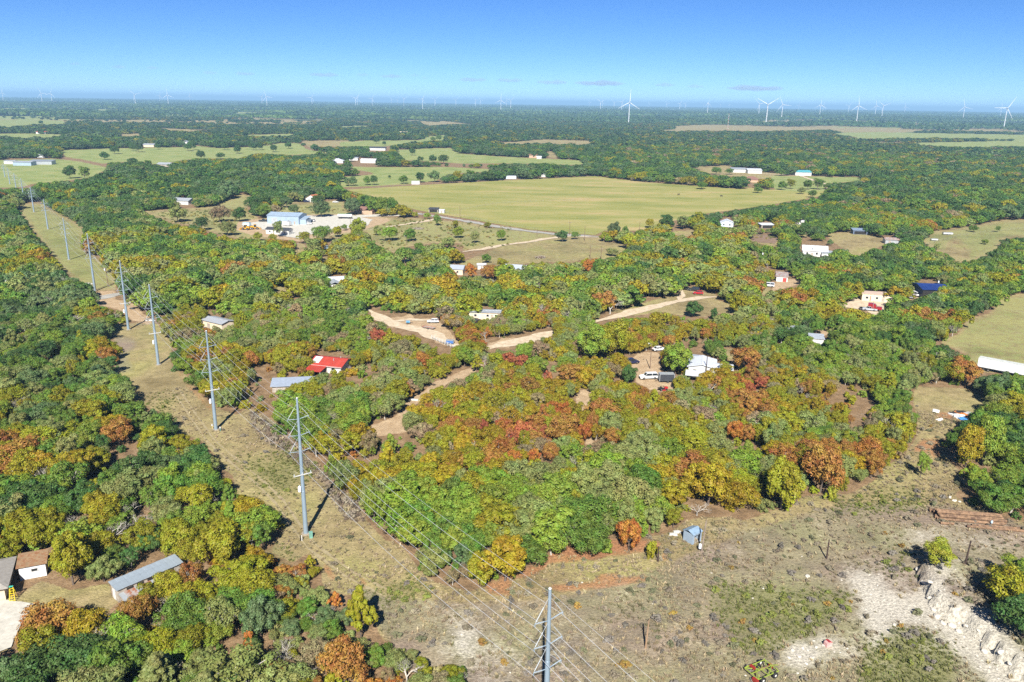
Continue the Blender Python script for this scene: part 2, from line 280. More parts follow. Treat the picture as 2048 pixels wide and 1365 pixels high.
# ------------------------------------------------------------------ mesh helpers
class MB:
    def __init__(s): s.v = []; s.f = []; s.mi = []; s.cur = 0
    def add(s, vs, fs):
        o = len(s.v); s.v += [tuple(v) for v in vs]; s.f += [tuple(i + o for i in f) for f in fs]; s.mi += [s.cur] * len(fs); return s
    def box(s, c, d, rz=0, M=None):
        x, y, z = (k / 2 for k in d)
        vs = [Vector((a * x, b * y, e * z)) for a in (-1, 1) for b in (-1, 1) for e in (-1, 1)]
        R = M if M is not None else Matrix.Rotation(rz, 3, 'Z')
        vs = [R @ v + Vector(c) for v in vs]
        return s.add(vs, [(0, 1, 3, 2), (4, 6, 7, 5), (0, 4, 5, 1), (2, 3, 7, 6), (0, 2, 6, 4), (1, 5, 7, 3)])
    def tube(s, p, q, r0, r1=None, n=6, cap=True):
        r1 = r0 if r1 is None else r1
        p = Vector(p); q = Vector(q); d = (q - p)
        if d.length < 1e-6: return s
        d.normalize(); a = d.orthogonal().normalized(); b = d.cross(a)
        vs = []
        for c, r in ((p, r0), (q, r1)):
            vs += [c + (a * math.cos(2 * math.pi * k / n) + b * math.sin(2 * math.pi * k / n)) * r for k in range(n)]
        fs = [(k, (k + 1) % n, n + (k + 1) % n, n + k) for k in range(n)]
        if cap: fs += [tuple(range(n - 1, -1, -1)), tuple(range(n, 2 * n))]
        return s.add(vs, fs)
    def path(s, pts, r, n=4):
        pts = [Vector(p) for p in pts]; vs = []; fs = []
        for k, p in enumerate(pts):
            d = (pts[min(k + 1, len(pts) - 1)] - pts[max(k - 1, 0)]).normalized(); a = d.cross(Vector((0, 0, 1)))
            a = a.normalized() if a.length > 1e-4 else Vector((1, 0, 0)); b = d.cross(a)
            vs += [p + (a * math.cos(2 * math.pi * j / n) + b * math.sin(2 * math.pi * j / n)) * r for j in range(n)]
        for k in range(len(pts) - 1):
            fs += [(k * n + j, k * n + (j + 1) % n, (k + 1) * n + (j + 1) % n, (k + 1) * n + j) for j in range(n)]
        return s.add(vs, fs)
    def prism(s, prof, y0, y1, M=None):
        """profile in x,z extruded along y"""
        n = len(prof); vs = [Vector((x, y, z)) for y in (y0, y1) for x, z in prof]
        if M is not None: vs = [M @ v for v in vs]
        fs = [(k, (k + 1) % n, n + (k + 1) % n, n + k) for k in range(n)] + [tuple(range(n - 1, -1, -1)), tuple(range(n, 2 * n))]
        return s.add(vs, fs)
    def lathe(s, prof, c=(0, 0, 0), n=12, axis='Z'):
        vs = []; fs = []
        for r, z in prof:
            for k in range(n):
                a = 2 * math.pi * k / n; v = (r * math.cos(a), r * math.sin(a), z)
                if axis == 'Y': v = (v[0], v[2], v[1])
                if axis == 'X': v = (v[2], v[0], v[1])
                vs.append((v[0] + c[0], v[1] + c[1], v[2] + c[2]))
        for i in range(len(prof) - 1):
            fs += [(i * n + k, i * n + (k + 1) % n, (i + 1) * n + (k + 1) % n, (i + 1) * n + k) for k in range(n)]
        fs += [tuple(range(n - 1, -1, -1)), tuple((len(prof) - 1) * n + k for k in range(n))]
        return s.add(vs, fs)
    def mesh(s, name, mats):
        me = bpy.data.meshes.new(name); me.from_pydata(s.v, [], s.f); 
        for m in (mats if isinstance(mats, (list, tuple)) else [mats]): me.materials.append(m)
        if any(s.mi): me.polygons.foreach_set('material_index', s.mi)
        bm = bmesh.new(); bm.from_mesh(me); bmesh.ops.recalc_face_normals(bm, faces=bm.faces); bm.to_mesh(me); bm.free()
        return me
    def build(s, name, mats, parent=None, loc=(0, 0, 0)):
        o = bpy.data.objects.new(name, s.mesh(name, mats)); COL.objects.link(o); o.parent = parent; o.location = loc
        return o
def link(name, me, parent=None, loc=(0, 0, 0), rot=(0, 0, 0), scale=(1, 1, 1)):
    o = bpy.data.objects.new(name, me); COL.objects.link(o); o.parent = parent; o.location = loc; o.rotation_euler = rot; o.scale = scale; return o
def tag(o, label, cat, group=None, kind=None):
    o['label'] = label; o['category'] = cat
    if group: o['group'] = group
    if kind: o['kind'] = kind
    return o
def thing(name, label, cat, loc, rz=0, group=None):
    o = bpy.data.objects.new(name, None); COL.objects.link(o); o.location = loc; o.rotation_euler = (0, 0, rz); o.empty_display_size = .5
    return tag(o, label, cat, group)
def copy_tree(o, parent=None):
    c = o.copy(); COL.objects.link(c); c.parent = parent
    for ch in o.children: copy_tree(ch, c)
    return c

# ------------------------------------------------------------------ ground
def far_clearing(x, y):
    """pastures that break up the far woods (0..1)"""
    r = np.hypot(x, y); n = vnoise(x, y, 900, 151) * .5 + vnoise(x, y, 380, 152) * .35 + vnoise(x + 90, y, 90, 153) * .15
    return smooth(.535, .57, n + .02 * smooth(2500, 5000, r) - .035 * smooth(100, 500, x)) * smooth(1150, 1300, r) * (1 - smooth(11000, 15000, r))
CALICHE = [U_((570, 570), (700, 600), (860, 620), (900, 740), (1050, 780), (1140, 700), (1120, 610), (1280, 600), (1380, 640), (1300, 740), (1250, 760), (1330, 880), (1560, 940), (1640, 1000), (1700, 1100), (1820, 1250), (1880, 1400), (1640, 1400), (1400, 1200), (1340, 1130), (1180, 990), (960, 950), (900, 1060), (830, 1130), (760, 1050), (740, 980), (700, 900), (740, 780), (600, 680)),
    U_((1000, 390), (1100, 350), (1330, 380), (1600, 380), (1720, 440), (1600, 470), (1400, 400), (1200, 440), (1060, 420), (860, 430)),
    U_((180, 1190), (260, 1110), (440, 1060), (500, 1040), (560, 1090), (720, 1180), (700, 1220), (520, 1170), (430, 1200), (360, 1290), (200, 1260)),
    S_((1370, 1000), (1560, 960), (1620, 1000), (1600, 1080), (1620, 1160), (1560, 1240), (1460, 1180), (1470, 1100), (1390, 1060)), S_((1700, 1260), (1820, 1200), (1820, 1300), (1720, 1300)), S_((1480, 1280), (1600, 1340), (1700, 1400), (1560, 1400)),
    T_((420, 735), (640, 715), (820, 680), (830, 692), (640, 728), (480, 745)), T_((940, 790), (990, 785), (1075, 815), (1000, 808)), T_((530, 1015), (590, 1005), (640, 1060), (560, 1035)), T_((605, 1080), (630, 1075), (635, 1100), (610, 1105)), T_((1180, 1240), (1230, 1228), (1295, 1245), (1240, 1262), (1190, 1262)), T_((0, 1230), (70, 1220), (40, 1260), (0, 1265)), T_((250, 1170), (285, 1170), (280, 1205), (255, 1200)), T_((455, 1220), (475, 1220), (475, 1245), (458, 1242)),
    T_((1600, 350), (1660, 360), (1640, 380), (1590, 375)), T_((1100, 640), (1150, 638), (1150, 655), (1100, 652)), T_((1600, 1280), (1640, 1290), (1660, 1340), (1620, 1330)), T_((1710, 1220), (1800, 1190), (1820, 1200), (1730, 1235)), U_((335, 640), (390, 640), (390, 665), (340, 662)), U_((460, 695), (560, 700), (560, 712), (470, 710)), U_((415, 310), (490, 285), (490, 305), (430, 320)), U_((70, 315), (190, 305), (190, 320), (75, 325)), U_((780, 130), (830, 150), (820, 165), (790, 155)),
    U_((880, 1300), (960, 1290), (940, 1340), (900, 1340)), T_((1360, 1340), (1470, 1345), (1440, 1380), (1370, 1380))]
RED = [T_((300, 730), (350, 705), (480, 695), (640, 675), (660, 630), (790, 630), (830, 655), (1000, 640), (1030, 680), (850, 710), (640, 745), (420, 765)), T_((1080, 490), (1140, 490), (1130, 560), (1080, 560)), T_((970, 570), (1020, 565), (1020, 590), (970, 590)), S_((550, 555), (585, 560), (670, 680), (620, 695), (565, 620)), S_((800, 645), (845, 650), (870, 730), (815, 745)), S_((1640, 680), (1830, 670), (1830, 800), (1660, 770)), T_((0, 640), (160, 600), (340, 520), (420, 480), (400, 540), (200, 660), (0, 690)),
    crop(1500, 640, 3.737, [(1290, 880), (1420, 880), (1450, 1000), (1400, 1060), (1300, 980), (1240, 1010), (1180, 990), (1260, 920)]), crop(1500, 640, 3.737, [(1370, 680), (1500, 690), (1640, 720), (1550, 760), (1400, 740)]), crop(1500, 640, 3.737, [(1690, 545), (1715, 550), (1730, 640), (1705, 600)]), M_((760, 650), (1090, 660), (1090, 740), (1200, 790), (1050, 800), (1000, 700)), [(345, 740), (362, 745), (428, 818), (424, 830)], K_((1700, 1040), (1800, 1040), (1760, 1180), (1620, 1140)), T_((380, 400), (1090, 400), (1090, 470), (500, 560), (300, 560))] + DIRT[1:3] + DIRT[7:10]
GREENISH = [CORR_TOP, FIELD_TAN[16], FIELD_TAN[19], FIELD_TAN[11], T_((1560, 720), (1820, 740), (1900, 1000), (1900, 1200), (1640, 1180), (1460, 960), (1380, 780), (1440, 700)), U_((-20, 700), (300, 730), (700, 760), (640, 900), (480, 960), (380, 1060), (200, 1100), (-20, 1180)), U_((880, 430), (1080, 480), (1060, 640), (880, 640)), U_((930, 990), (1200, 1010), (1350, 1150), (1350, 1380), (700, 1380), (740, 1150)), U_((500, 150), (1100, 40), (1230, 200), (560, 240)),
    M_((900, 860), (1180, 800), (1280, 900), (1320, 960), (1100, 1010), (960, 960)), [(450, 900), (500, 950), (560, 1000), (600, 985), (640, 935), (600, 905), (560, 890), (540, 920)], [(275, 800), (330, 790), (370, 800), (340, 830), (300, 820)], [(310, 755), (345, 755), (350, 768), (310, 768)], S_((0, 0), (100, 30), (190, 110), (60, 80)), S_((60, 520), (260, 420), (400, 560), (540, 640), (300, 600), (100, 640)), S_((740, 780), (900, 700), (1150, 640), (1320, 700), (1300, 780), (1100, 800), (900, 860))]
BRUSH = [[(500, 815), (560, 850), (612, 905), (662, 957), (711, 995), (741, 1051), (690, 1040), (640, 960), (600, 930), (540, 890), (500, 850)], M_((880, 900), (1080, 930), (1080, 1020), (960, 1060), (1090, 1180), (900, 1220))]
LAWN = [FIELD_TAN[k] for k in (0, 11, 12, 13, 14, 15, 18, 19, 20)]

FIELD_LOW = [[(690, 1160), (780, 1190), (900, 1205), (1100, 1200), (1300, 1140), (1480, 1065), (1600, 1030), (1700, 1005), (1900, 1010), (2060, 1050), (2060, 1380), (850, 1380), (760, 1260)]]
CHALKY = [U_((560, 560), (1000, 570), (1150, 610), (1300, 590), (1460, 640), (1560, 880), (1720, 1040), (1900, 1280), (1900, 1420), (1500, 1420), (1300, 1160), (1000, 1010), (860, 1170), (700, 1010), (640, 800)), U_((820, 370), (1100, 330), (1780, 390), (1780, 490), (1200, 470), (860, 450)), U_((120, 1220), (260, 1080), (560, 1020), (780, 1200), (600, 1240), (300, 1340), (120, 1300)), S_((1250, 960), (1600, 900), (1820, 1180), (1900, 1420), (1450, 1420), (1420, 1200)), T_((-200, 1150), (120, 1180), (500, 1000), (680, 1050), (520, 1270), (100, 1330), (-200, 1300)), T_((1300, 330), (1700, 330), (1800, 420), (1400, 480))]
def build_ground():
    tz = np.radians(np.concatenate([np.linspace(-180, -60, 13)[:-1], np.linspace(-60, -40, 21)[:-1], np.linspace(-40, 40, 381), np.linspace(40, 60, 21)[1:], np.linspace(60, 180, 13)[1:]]))
    rr = [0.5, 20, 40]
    r = 56.0
    while r < 90000:
        rr.append(r); r *= 1.0085 if r < 330 else (1.013 if r < 1200 else (1.03 if r < 6000 else 1.12))
    rr = np.array(rr)
    T, R = np.meshgrid(tz, rr); X = (R * np.sin(T)).ravel(); Y = (R * np.cos(T)).ravel(); Z = ground_z(X, Y)
    na, nr = len(tz), len(rr)
    i = np.arange(nr - 1)[:, None] * na + np.arange(na - 1)[None, :]
    F = np.stack([i, i + 1, i + 1 + na, i + na], -1).reshape(-1, 4)
    me = bpy.data.meshes.new('ground'); nv = len(X)
    me.vertices.add(nv); me.vertices.foreach_set('co', np.stack([X, Y, Z], -1).ravel().astype(np.float32))
    me.loops.add(F.size); me.loops.foreach_set('vertex_index', F.ravel().astype(np.int32))
    me.polygons.add(len(F)); me.polygons.foreach_set('loop_start', (np.arange(len(F)) * 4).astype(np.int32))
    me.update(calc_edges=True); me.validate()
    me.polygons.foreach_set('use_smooth', np.ones(len(F), bool))
    px, py, dep = proj(np.stack([X, Y, Z * 0], -1)); front = (Y > 20)
    def m(polys, r): return sample(blur(fill_mask(polys), r), px, py) * front
    dry = np.maximum(m([CORR], 6), m(FIELD_TAN, 3)); dirt = m(DIRT, 3); clr = far_clearing(X, Y); gsel = vnoise(X, Y, 800, 154) > .5
    for nm, (a, b, c, d) in {'ga': (np.maximum(m(CALICHE, 22), .42 * m(CHALKY, 26)), m(RED, 6), m(GREENISH, 30), dirt), 'gb': (np.maximum(dry, clr * ~gsel), np.maximum(np.maximum(m(FIELD_GREEN, 2), .50 * m(LAWN, 4)), clr * gsel), m(BRUSH + FIELD_LOW, 10), smooth(1300, 3200, np.hypot(X, Y)))}.items():
        at = me.attributes.new(nm, 'FLOAT_COLOR', 'POINT'); at.data.foreach_set('color', np.stack([a, b, c, d], -1).ravel().astype(np.float32))
    mt, t, bs = nodes_of('ground')
    def attr(nm):
        a = t.nodes.new('ShaderNodeAttribute'); a.attribute_name = nm
        s = t.nodes.new('ShaderNodeSeparateColor'); t.links.new(a.outputs['Color'], s.inputs[0]); return list(s.outputs) + [a.outputs['Alpha']]
    cal, red, grn, dirt_ = attr('ga'); dry_, fgr, brs, far_ = attr('gb')
    n20 = noise(t, .045, 4); n3 = noise(t, .35, 5, .65); n05 = noise(t, 2.2, 4, .7); nbig = noise(t, .004, 4, .6)
    nmix = math_(t, 'ADD', math_(t, 'MULTIPLY', noise(t, .12, 6, .7), .6), math_(t, 'MULTIPLY', noise(t, .8, 5, .75), .4))
    def edge(mask, lo=.42, hi=.62, amp=.9, n=None):
        n = n or n3
        s = math_(t, 'ADD', mask, math_(t, 'MULTIPLY', math_(t, 'SUBTRACT', n, .5), amp))
        mr = t.nodes.new('ShaderNodeMapRange'); mr.interpolation_type = 'SMOOTHSTEP'; t.links.new(s, mr.inputs[0]); mr.inputs[1].default_value = lo; mr.inputs[2].default_value = hi; return mr.outputs[0]
    c = ramp(t, n3, [(.3, (.13, .088, .05)), (.5, (.22, .145, .08)), (.72, (.31, .215, .125))])          # leaf litter
    farc = ramp(t, nbig, [(.35, (.03, .05, .018)), (.5, (.045, .07, .022)), (.62, (.075, .085, .03)), (.72, (.17, .14, .07))])
    c = mixc(t, far_, c, farc)
    dryc = ramp(t, n3, [(.25, (.17, .145, .08)), (.42, (.255, .215, .115)), (.55, (.31, .26, .14)), (.75, (.39, .325, .19))])
    tone = ramp(t, n20, [(.35, (.72, .68, .62)), (.5, (1, .97, .9)), (.65, (.98, 1.06, .78))])
    dryc = mixc(t, 1.0, dryc, tone, 'MULTIPLY')
    fine = ramp(t, n05, [(.3, (.6, .58, .55)), (.5, (1, 1, 1)), (.7, (1.35, 1.3, 1.2))])
    c = mixc(t, edge(dry_, .35, .6, .5), c, dryc)
    brc = mixc(t, 1., ramp(t, nmix, [(.3, (.14, .118, .092)), (.44, (.215, .182, .135)), (.56, (.29, .245, .175)), (.68, (.40, .345, .25))]), ramp(t, n20, [(.4, (.95, .88, .9)), (.6, (.95, 1.05, .8))]), 'MULTIPLY')
    c = mixc(t, edge(brs, .3, .85, 1.0, nmix), c, brc)
    gc = ramp(t, n3, [(.3, (.12, .13, .045)), (.55, (.17, .18, .06)), (.75, (.24, .23, .09))])
    c = mixc(t, math_(t, 'MULTIPLY', edge(grn, .3, .85, 1.8, nmix), .6), c, gc)
    fg = ramp(t, n20, [(.3, (.17, .215, .065)), (.5, (.23, .27, .09)), (.72, (.30, .29, .12))])
    c = mixc(t, edge(fgr, .36, .66, .55), c, fg)
    c = mixc(t, math_(t, 'MULTIPLY', edge(red, .35, .9, 1.6, nmix), .75), c, ramp(t, n05, [(.3, (.23, .105, .05)), (.7, (.42, .20, .10))]))
    c = mixc(t, edge(dirt_, .4, .65, .5), c, ramp(t, n3, [(.3, (.31, .215, .125)), (.7, (.48, .365, .235))]))
    c = mixc(t, math_(t, 'MULTIPLY', edge(cal, .08, .88, 2.3, nmix), .93), c, ramp(t, n05, [(.25, (.34, .31, .25)), (.5, (.47, .44, .37)), (.75, (.58, .55, .48))]))
    c = mixc(t, .8, c, fine, 'MULTIPLY')
    t.links.new(c, bs.inputs['Base Color']); bs.inputs['Roughness'].default_value = .95; bs.inputs['Specular IOR Level'].default_value = .1
    bp = t.nodes.new('ShaderNodeBump'); bp.inputs['Strength'].default_value = .6; bp.inputs['Distance'].default_value = .5
    t.links.new(n05, bp.inputs['Height']); t.links.new(bp.outputs[0], bs.inputs['Normal'])
    me.materials.append(mt)
    o = link('ground', me); tag(o, 'dry brown and olive ground stretching out to the horizon', 'ground', kind='structure')
build_ground()

def sheet(name, pts_world, z, m, label, cat, step=4.0, jit=.5):
    """flat patch of ground with a ragged outline"""
    out = []
    n = len(pts_world)
    for k in range(n):
        a = Vector(pts_world[k][:2]); b = Vector(pts_world[(k + 1) % n][:2]); L = max(1, int((b - a).length / step))
        nrm = Vector((-(b - a).y, (b - a).x)); nrm = nrm.normalized() if nrm.length else nrm
        for i in range(L):
            p = a.lerp(b, i / L) + nrm * random.uniform(-jit, jit); out.append(p)
    bm = bmesh.new(); vs = [bm.verts.new((p.x, p.y, gz(p.x, p.y) * 0 + z)) for p in out]
    bm.faces.new(vs); bmesh.ops.triangulate(bm, faces=bm.faces[:])
    bmesh.ops.recalc_face_normals(bm, faces=bm.faces)
    if sum(f.normal.z for f in bm.faces) < 0: bmesh.ops.reverse_faces(bm, faces=bm.faces[:])
    me = bpy.data.meshes.new(name); bm.to_mesh(me); bm.free(); me.materials.append(m)
    return tag(link(name, me), label, cat, kind='structure')
def strip(name, pxs, width, z, m, label, cat='road'):
    """a road: centre line through pixels, width in metres"""
    c = [Vector(P(*p)[:2]) for p in pxs]; pts = []
    for k in range(len(c) - 1):
        a, b = c[k], c[k + 1]; n = max(1, int((b - a).length / 3)); pts += [a.lerp(b, i / n) for i in range(n)]
    pts.append(c[-1]); L = []; Rr = []
    for k, p in enumerate(pts):
        d = (pts[min(k + 3, len(pts) - 1)] - pts[max(k - 3, 0)]).normalized(); nn = Vector((-d.y, d.x)); ww = width / 2 * (1 + .45 * (vnoise(p.x, p.y, 7, 9) - .5) * 2) * (.35 + .65 * min(1, k / 5, (len(pts) - 1 - k) / 5))
        j = lambda: random.uniform(-.5, .5)
        L.append(p + nn * (ww + j())); Rr.append(p - nn * (ww + j()))
    me = bpy.data.meshes.new(name); n = len(pts)
    me.from_pydata([(p.x, p.y, z) for p in L + Rr], [], [(n + k, n + k + 1, k + 1, k) for k in range(n - 1)]); me.materials.append(m)
    return tag(link(name, me), label, cat, kind='structure')
def soil(name, lo, mid, hi, sc=.3):
    m, t, b = nodes_of(name); n = noise(t, sc, 5, .65); n2 = noise(t, 2.5, 3, .7)
    c = ramp(t, n, [(.3, lo), (.5, mid), (.7, hi)]); c = mixc(t, .6, c, ramp(t, n2, [(.3, (.75, .75, .75)), (.7, (1.2, 1.2, 1.2))]), 'MULTIPLY')
    t.links.new(c, b.inputs['Base Color']); b.inputs['Roughness'].default_value = .95; b.inputs['Specular IOR Level'].default_value = .1; return m
GRAVEL = soil('pale_gravel', (.38, .29, .19), (.50, .41, .29), (.60, .51, .38), .5)
CONC = soil('concrete_slab', (.40, .38, .33), (.48, .46, .40), (.56, .54, .47), .5)
ASPH = soil('grey_asphalt', (.26, .25, .23), (.32, .31, .28), (.40, .38, .34))
def hay_mat():
    m, t, b = nodes_of('hay_field'); tc = t.nodes.new('ShaderNodeTexCoord'); mp = t.nodes.new('ShaderNodeMapping'); mp.inputs['Scale'].default_value = (1, 3.2, 1); mp.inputs['Rotation'].default_value = (0, 0, .12); t.links.new(tc.outputs['Object'], mp.inputs[0]); n1 = noise(t, .011, 5, .65, mp.outputs[0]); n2 = noise(t, .07, 6, .7, mp.outputs[0]); n3 = noise(t, .9, 3, .6)
    # long faint mowing streaks
    c = ramp(t, n1, [(.3, (.17, .19, .05)), (.43, (.235, .24, .07)), (.55, (.29, .27, .095)), (.7, (.38, .29, .14))])
    c = mixc(t, .85, c, ramp(t, n2, [(.25, (.72, .78, .6)), (.5, (1, 1, 1)), (.75, (1.25, 1.12, 1.05))]), 'MULTIPLY')
    c = mixc(t, .5, c, ramp(t, n3, [(.3, (.8, .8, .8)), (.7, (1.2, 1.2, 1.2))]), 'MULTIPLY')
    t.links.new(c, b.inputs['Base Color']); b.inputs['Roughness'].default_value = .95; b.inputs['Specular IOR Level'].default_value = .1; return m
sheet('hay_field', [P(*p) for p in HAY], .10, hay_mat(), 'wide mown hay field bordered by hedge trees', 'field', 10, .8)
strip('gravel_road', [(720, 462), (745, 459), (800, 451), (855, 442), (885, 436)], 5.0, .16, GRAVEL, 'pale gravel lane from the workshop yard to the hay field corner')
strip('paved_lane', [(790, 421), (830, 427), (870, 433), (900, 438), (950, 446), (1000, 455), (1050, 462), (1110, 469), (1200, 474)], 6.0, .20, ASPH, 'grey lane running along the near edge of the hay field')
strip('gravel_road', [(925, 504), (965, 499), (1005, 491), (1060, 484), (1092, 478), (1140, 473), (1205, 476)], 4.5, .16, GRAVEL, 'pale gravel lane along the top of the mown paddock with the brush pile')
strip('gravel_road', [(1170, 649), (1240, 632), (1275, 622), (1320, 611), (1360, 602), (1400, 596), (1435, 594)], 5.0, .12, GRAVEL, 'pale gravel lane curving past the red car under the oaks')
strip('gravel_road', [(1355, 603), (1365, 590), (1362, 580)], 3.2, .15, GRAVEL, 'short gravel drive to the dark cars under the oaks')
strip('dirt_road', [(735, 618), (760, 636), (790, 650), (850, 662), (880, 678), (905, 690), (975, 697), (1005, 690), (1060, 680), (1095, 668), (1170, 649)], 5.5, .09, GRAVEL, 'pale dirt road winding between the oaks past the white pipe fence')
strip('dirt_road', [(770, 645), (820, 640), (870, 642)], 4.5, .13, GRAVEL, 'pale dirt spur where the white hatchback is parked')
strip('paved_lane', [(120, 612), (190, 598), (232, 590), (300, 580)], 5.5, .09, ASPH, 'grey lane crossing under the power lines')
strip('gravel_road', [(1500, 672), (1545, 655), (1580, 648)], 3.5, .09, GRAVEL, 'gravel patch beside the grey tin outbuilding')
strip('dirt_track', [(1690, 455), (1650, 462), (1590, 470)], 4, .09, GRAVEL, 'dirt track beside the ploughed garden plot')
strip('gravel_road', [(1655, 385), (1660, 375), (1648, 368), (1600, 352), (1480, 345)], 5, .16, GRAVEL, 'winding gravel drive to the teal roofed barn')
strip('dirt_track', [(470, 555), (490, 553), (520, 557)], 4, .09, GRAVEL, 'bit of pale drive showing between the oaks by the tin barn')
sheet('work_yard', [P(*p) for p in [(482, 449), (530, 442), (612, 432), (700, 430), (745, 440), (735, 452), (690, 458), (640, 462), (600, 478), (560, 472), (530, 460), (495, 458)]], .12, CONC, 'pale gravel yard around the metal workshop', 'yard', 6, .5)
sheet('concrete_yard', [P(*p) for p in F_((690, 800), (770, 740), (860, 720), (1040, 765), (1010, 790), (1000, 850), (930, 865), (870, 830))], .10, GRAVEL, 'pale hardstanding in front of the cream flat roofed building', 'yard', 4, .25)
sheet('house_drive', [P(*p) for p in D_((830, 200), (1010, 195), (1250, 195), (1260, 205), (1010, 212), (860, 218))], .13, CONC, 'pale drive in front of the brick ranch house', 'drive', 6, .3)
sheet('concrete_drive', [P(*p) for p in Q_((-60, 650), (60, 640), (270, 665), (235, 720), (150, 860), (90, 1010), (-60, 1070))], .16, CONC, 'cracked concrete drive beside the yellow ladder', 'drive', 1.2, .12)
sheet('garden_plot', [P(*p) for p in [(1478, 468), (1562, 472), (1550, 488), (1478, 482)]], .1, soil('tilled_soil', (.16, .11, .08), (.21, .145, .10), (.26, .18, .13)), 'bare brown tilled garden plot among the houses', 'plot', 4, .3)

RUT = soil('worn_rut', (.23, .185, .105), (.30, .25, .145), (.35, .29, .175), .8)
def ground_strip(name, pxs, width, m, label, off=0.):
    c = [Vector(P(*p)[:2]) for p in pxs]; pts = []
    for k in range(len(c) - 1):
        a, b = c[k], c[k + 1]; n = max(1, int((b - a).length / 1.0)); pts += [a.lerp(b, i / n) for i in range(n)]
    pts.append(c[-1]); vs = []; n = len(pts)
    for k, p in enumerate(pts):
        d = (pts[min(k + 4, n - 1)] - pts[max(k - 4, 0)]).normalized(); nn = Vector((-d.y, d.x)); ww = width / 2 * (.35 + 1.2 * vnoise(p.x, p.y, 2.3, 9) ** 1.3)
        for sgn in (-1, 1):
            q = p + nn * (off + sgn * (ww + random.uniform(-.06, .06))); vs.append((q.x, q.y, gz(q.x, q.y) + .05))
    me = bpy.data.meshes.new(name); me.from_pydata(vs, [], [(2 * k, 2 * k + 1, 2 * k + 3, 2 * k + 2) for k in range(n - 1)]); me.materials.append(m)
    return tag(link(name, me), label, 'track', kind='structure')
for off in (-.85, .85): ground_strip('wheel_rut', [(352, 780), (385, 830), (420, 880), (470, 925), (520, 965), (560, 1005), (590, 1050), (625, 1095), (700, 1150), (790, 1195)], .55, RUT, 'worn wheel rut running down the power line strip', off)

# ------------------------------------------------------------------ trees
def rot_frames(n, spin):
    up = np.where(np.abs(n[:, 2:3]) < .9, np.array([[0, 0, 1.]]), np.array([[1., 0, 0]]))
    a = np.cross(n, up); a /= np.linalg.norm(a, axis=1, keepdims=True); b = np.cross(n, a)
    c, s = np.cos(spin)[:, None], np.sin(spin)[:, None]
    return a * c + b * s, -a * s + b * c
def leaf_quads(pos, nrm, size, rng):
    n = len(pos); a, b = rot_frames(nrm, rng.uniform(0, 6.28, n)); s = (size * rng.uniform(.65, 1.35, n))[:, None]; e = rng.uniform(.55, 1.0, (n, 1))
    k = nrm * s * .25
    v = np.stack([pos - a * s, pos - b * s * e + k, pos + a * s, pos + b * s * e + k], 1).reshape(-1, 3)
    f = np.arange(4 * n).reshape(-1, 4)
    return v, f
def rand_dirs(n, rng):
    d = rng.normal(size=(n, 3)); return d / np.linalg.norm(d, axis=1, keepdims=True)
def crown_geo(seed, R, z0, z1, nl, leaves, size, lobe=(.17, .36), cone=0., sparse=0.):
    """lobed crown: leaf-clump faces spread over many unequal lobes inside an uneven dome"""
    rng = np.random.default_rng(seed); zc = z0 + (z1 - z0) * .40; hz = (z1 - z0) * .5
    C = []
    sx, sy = rng.uniform(.8, 1.15, 2); ph = rng.uniform(0, 6.28, 3)
    for k in range(nl):
        u = -0.6 + 1.6 * (k + .5) / nl; th = k * 2.39996 + rng.uniform(-.6, .6)
        env = 1 + .22 * math.sin(2 * th + ph[0]) + .16 * math.sin(3 * th + ph[1]) + .10 * math.sin(5 * th + ph[2])
        rad = math.sqrt(max(0, 1 - u * u * .9)) * rng.uniform(.45, .95) * env * (1 - cone * max(0, u + .3) * .8)
        C.append((R * rad * sx * math.cos(th), R * rad * sy * math.sin(th), zc + hz * u * rng.uniform(.6, 1.0), R * rng.uniform(*lobe) * (1 - cone * .4)))
    C = np.array(C)
    w_ = C[:, 3] ** 2; cnt = np.maximum(4, (leaves * 1.5 * w_ / w_.sum())).astype(int)
    ci = np.repeat(np.arange(nl), cnt); d = rand_dirs(len(ci), rng); d[:, 2] = np.abs(d[:, 2]) * np.where(rng.random(len(ci)) < .8, 1, -1)
    bump = 1 + .25 * np.sin(d[:, 0] * 7 + ci * 1.7) * np.sin(d[:, 1] * 6 + ci) * np.cos(d[:, 2] * 5 + ci * .7)
    r = C[ci, 3] * rng.uniform(.7, 1.12, len(ci)) * bump
    pos = C[ci, :3] + d * r[:, None] * np.array([1, 1, .82])
    keep = np.ones(len(pos), bool)
    for j in range(nl):
        dd = np.linalg.norm((pos - C[j, :3]) / np.array([1, 1, .82]), axis=1)
        keep &= ~((dd < C[j, 3] * .7) & (ci != j))
    if sparse: keep &= rng.random(len(pos)) > sparse
    keep &= pos[:, 2] > z0 * .5
    pos, d = pos[keep], d[keep]
    rxy = np.percentile(np.hypot(pos[:, 0], pos[:, 1]), 96); k = R / rxy; kz = z1 / np.percentile(pos[:, 2], 99.5)
    pos = pos * np.array([k, k, kz]); C = C * np.array([k, k, kz, k])
    nr = d + rng.normal(size=d.shape) * .38 + np.array([0, 0, .2]); nr /= np.linalg.norm(nr, axis=1, keepdims=True)
    return *leaf_quads(pos, nr, size, rng), C
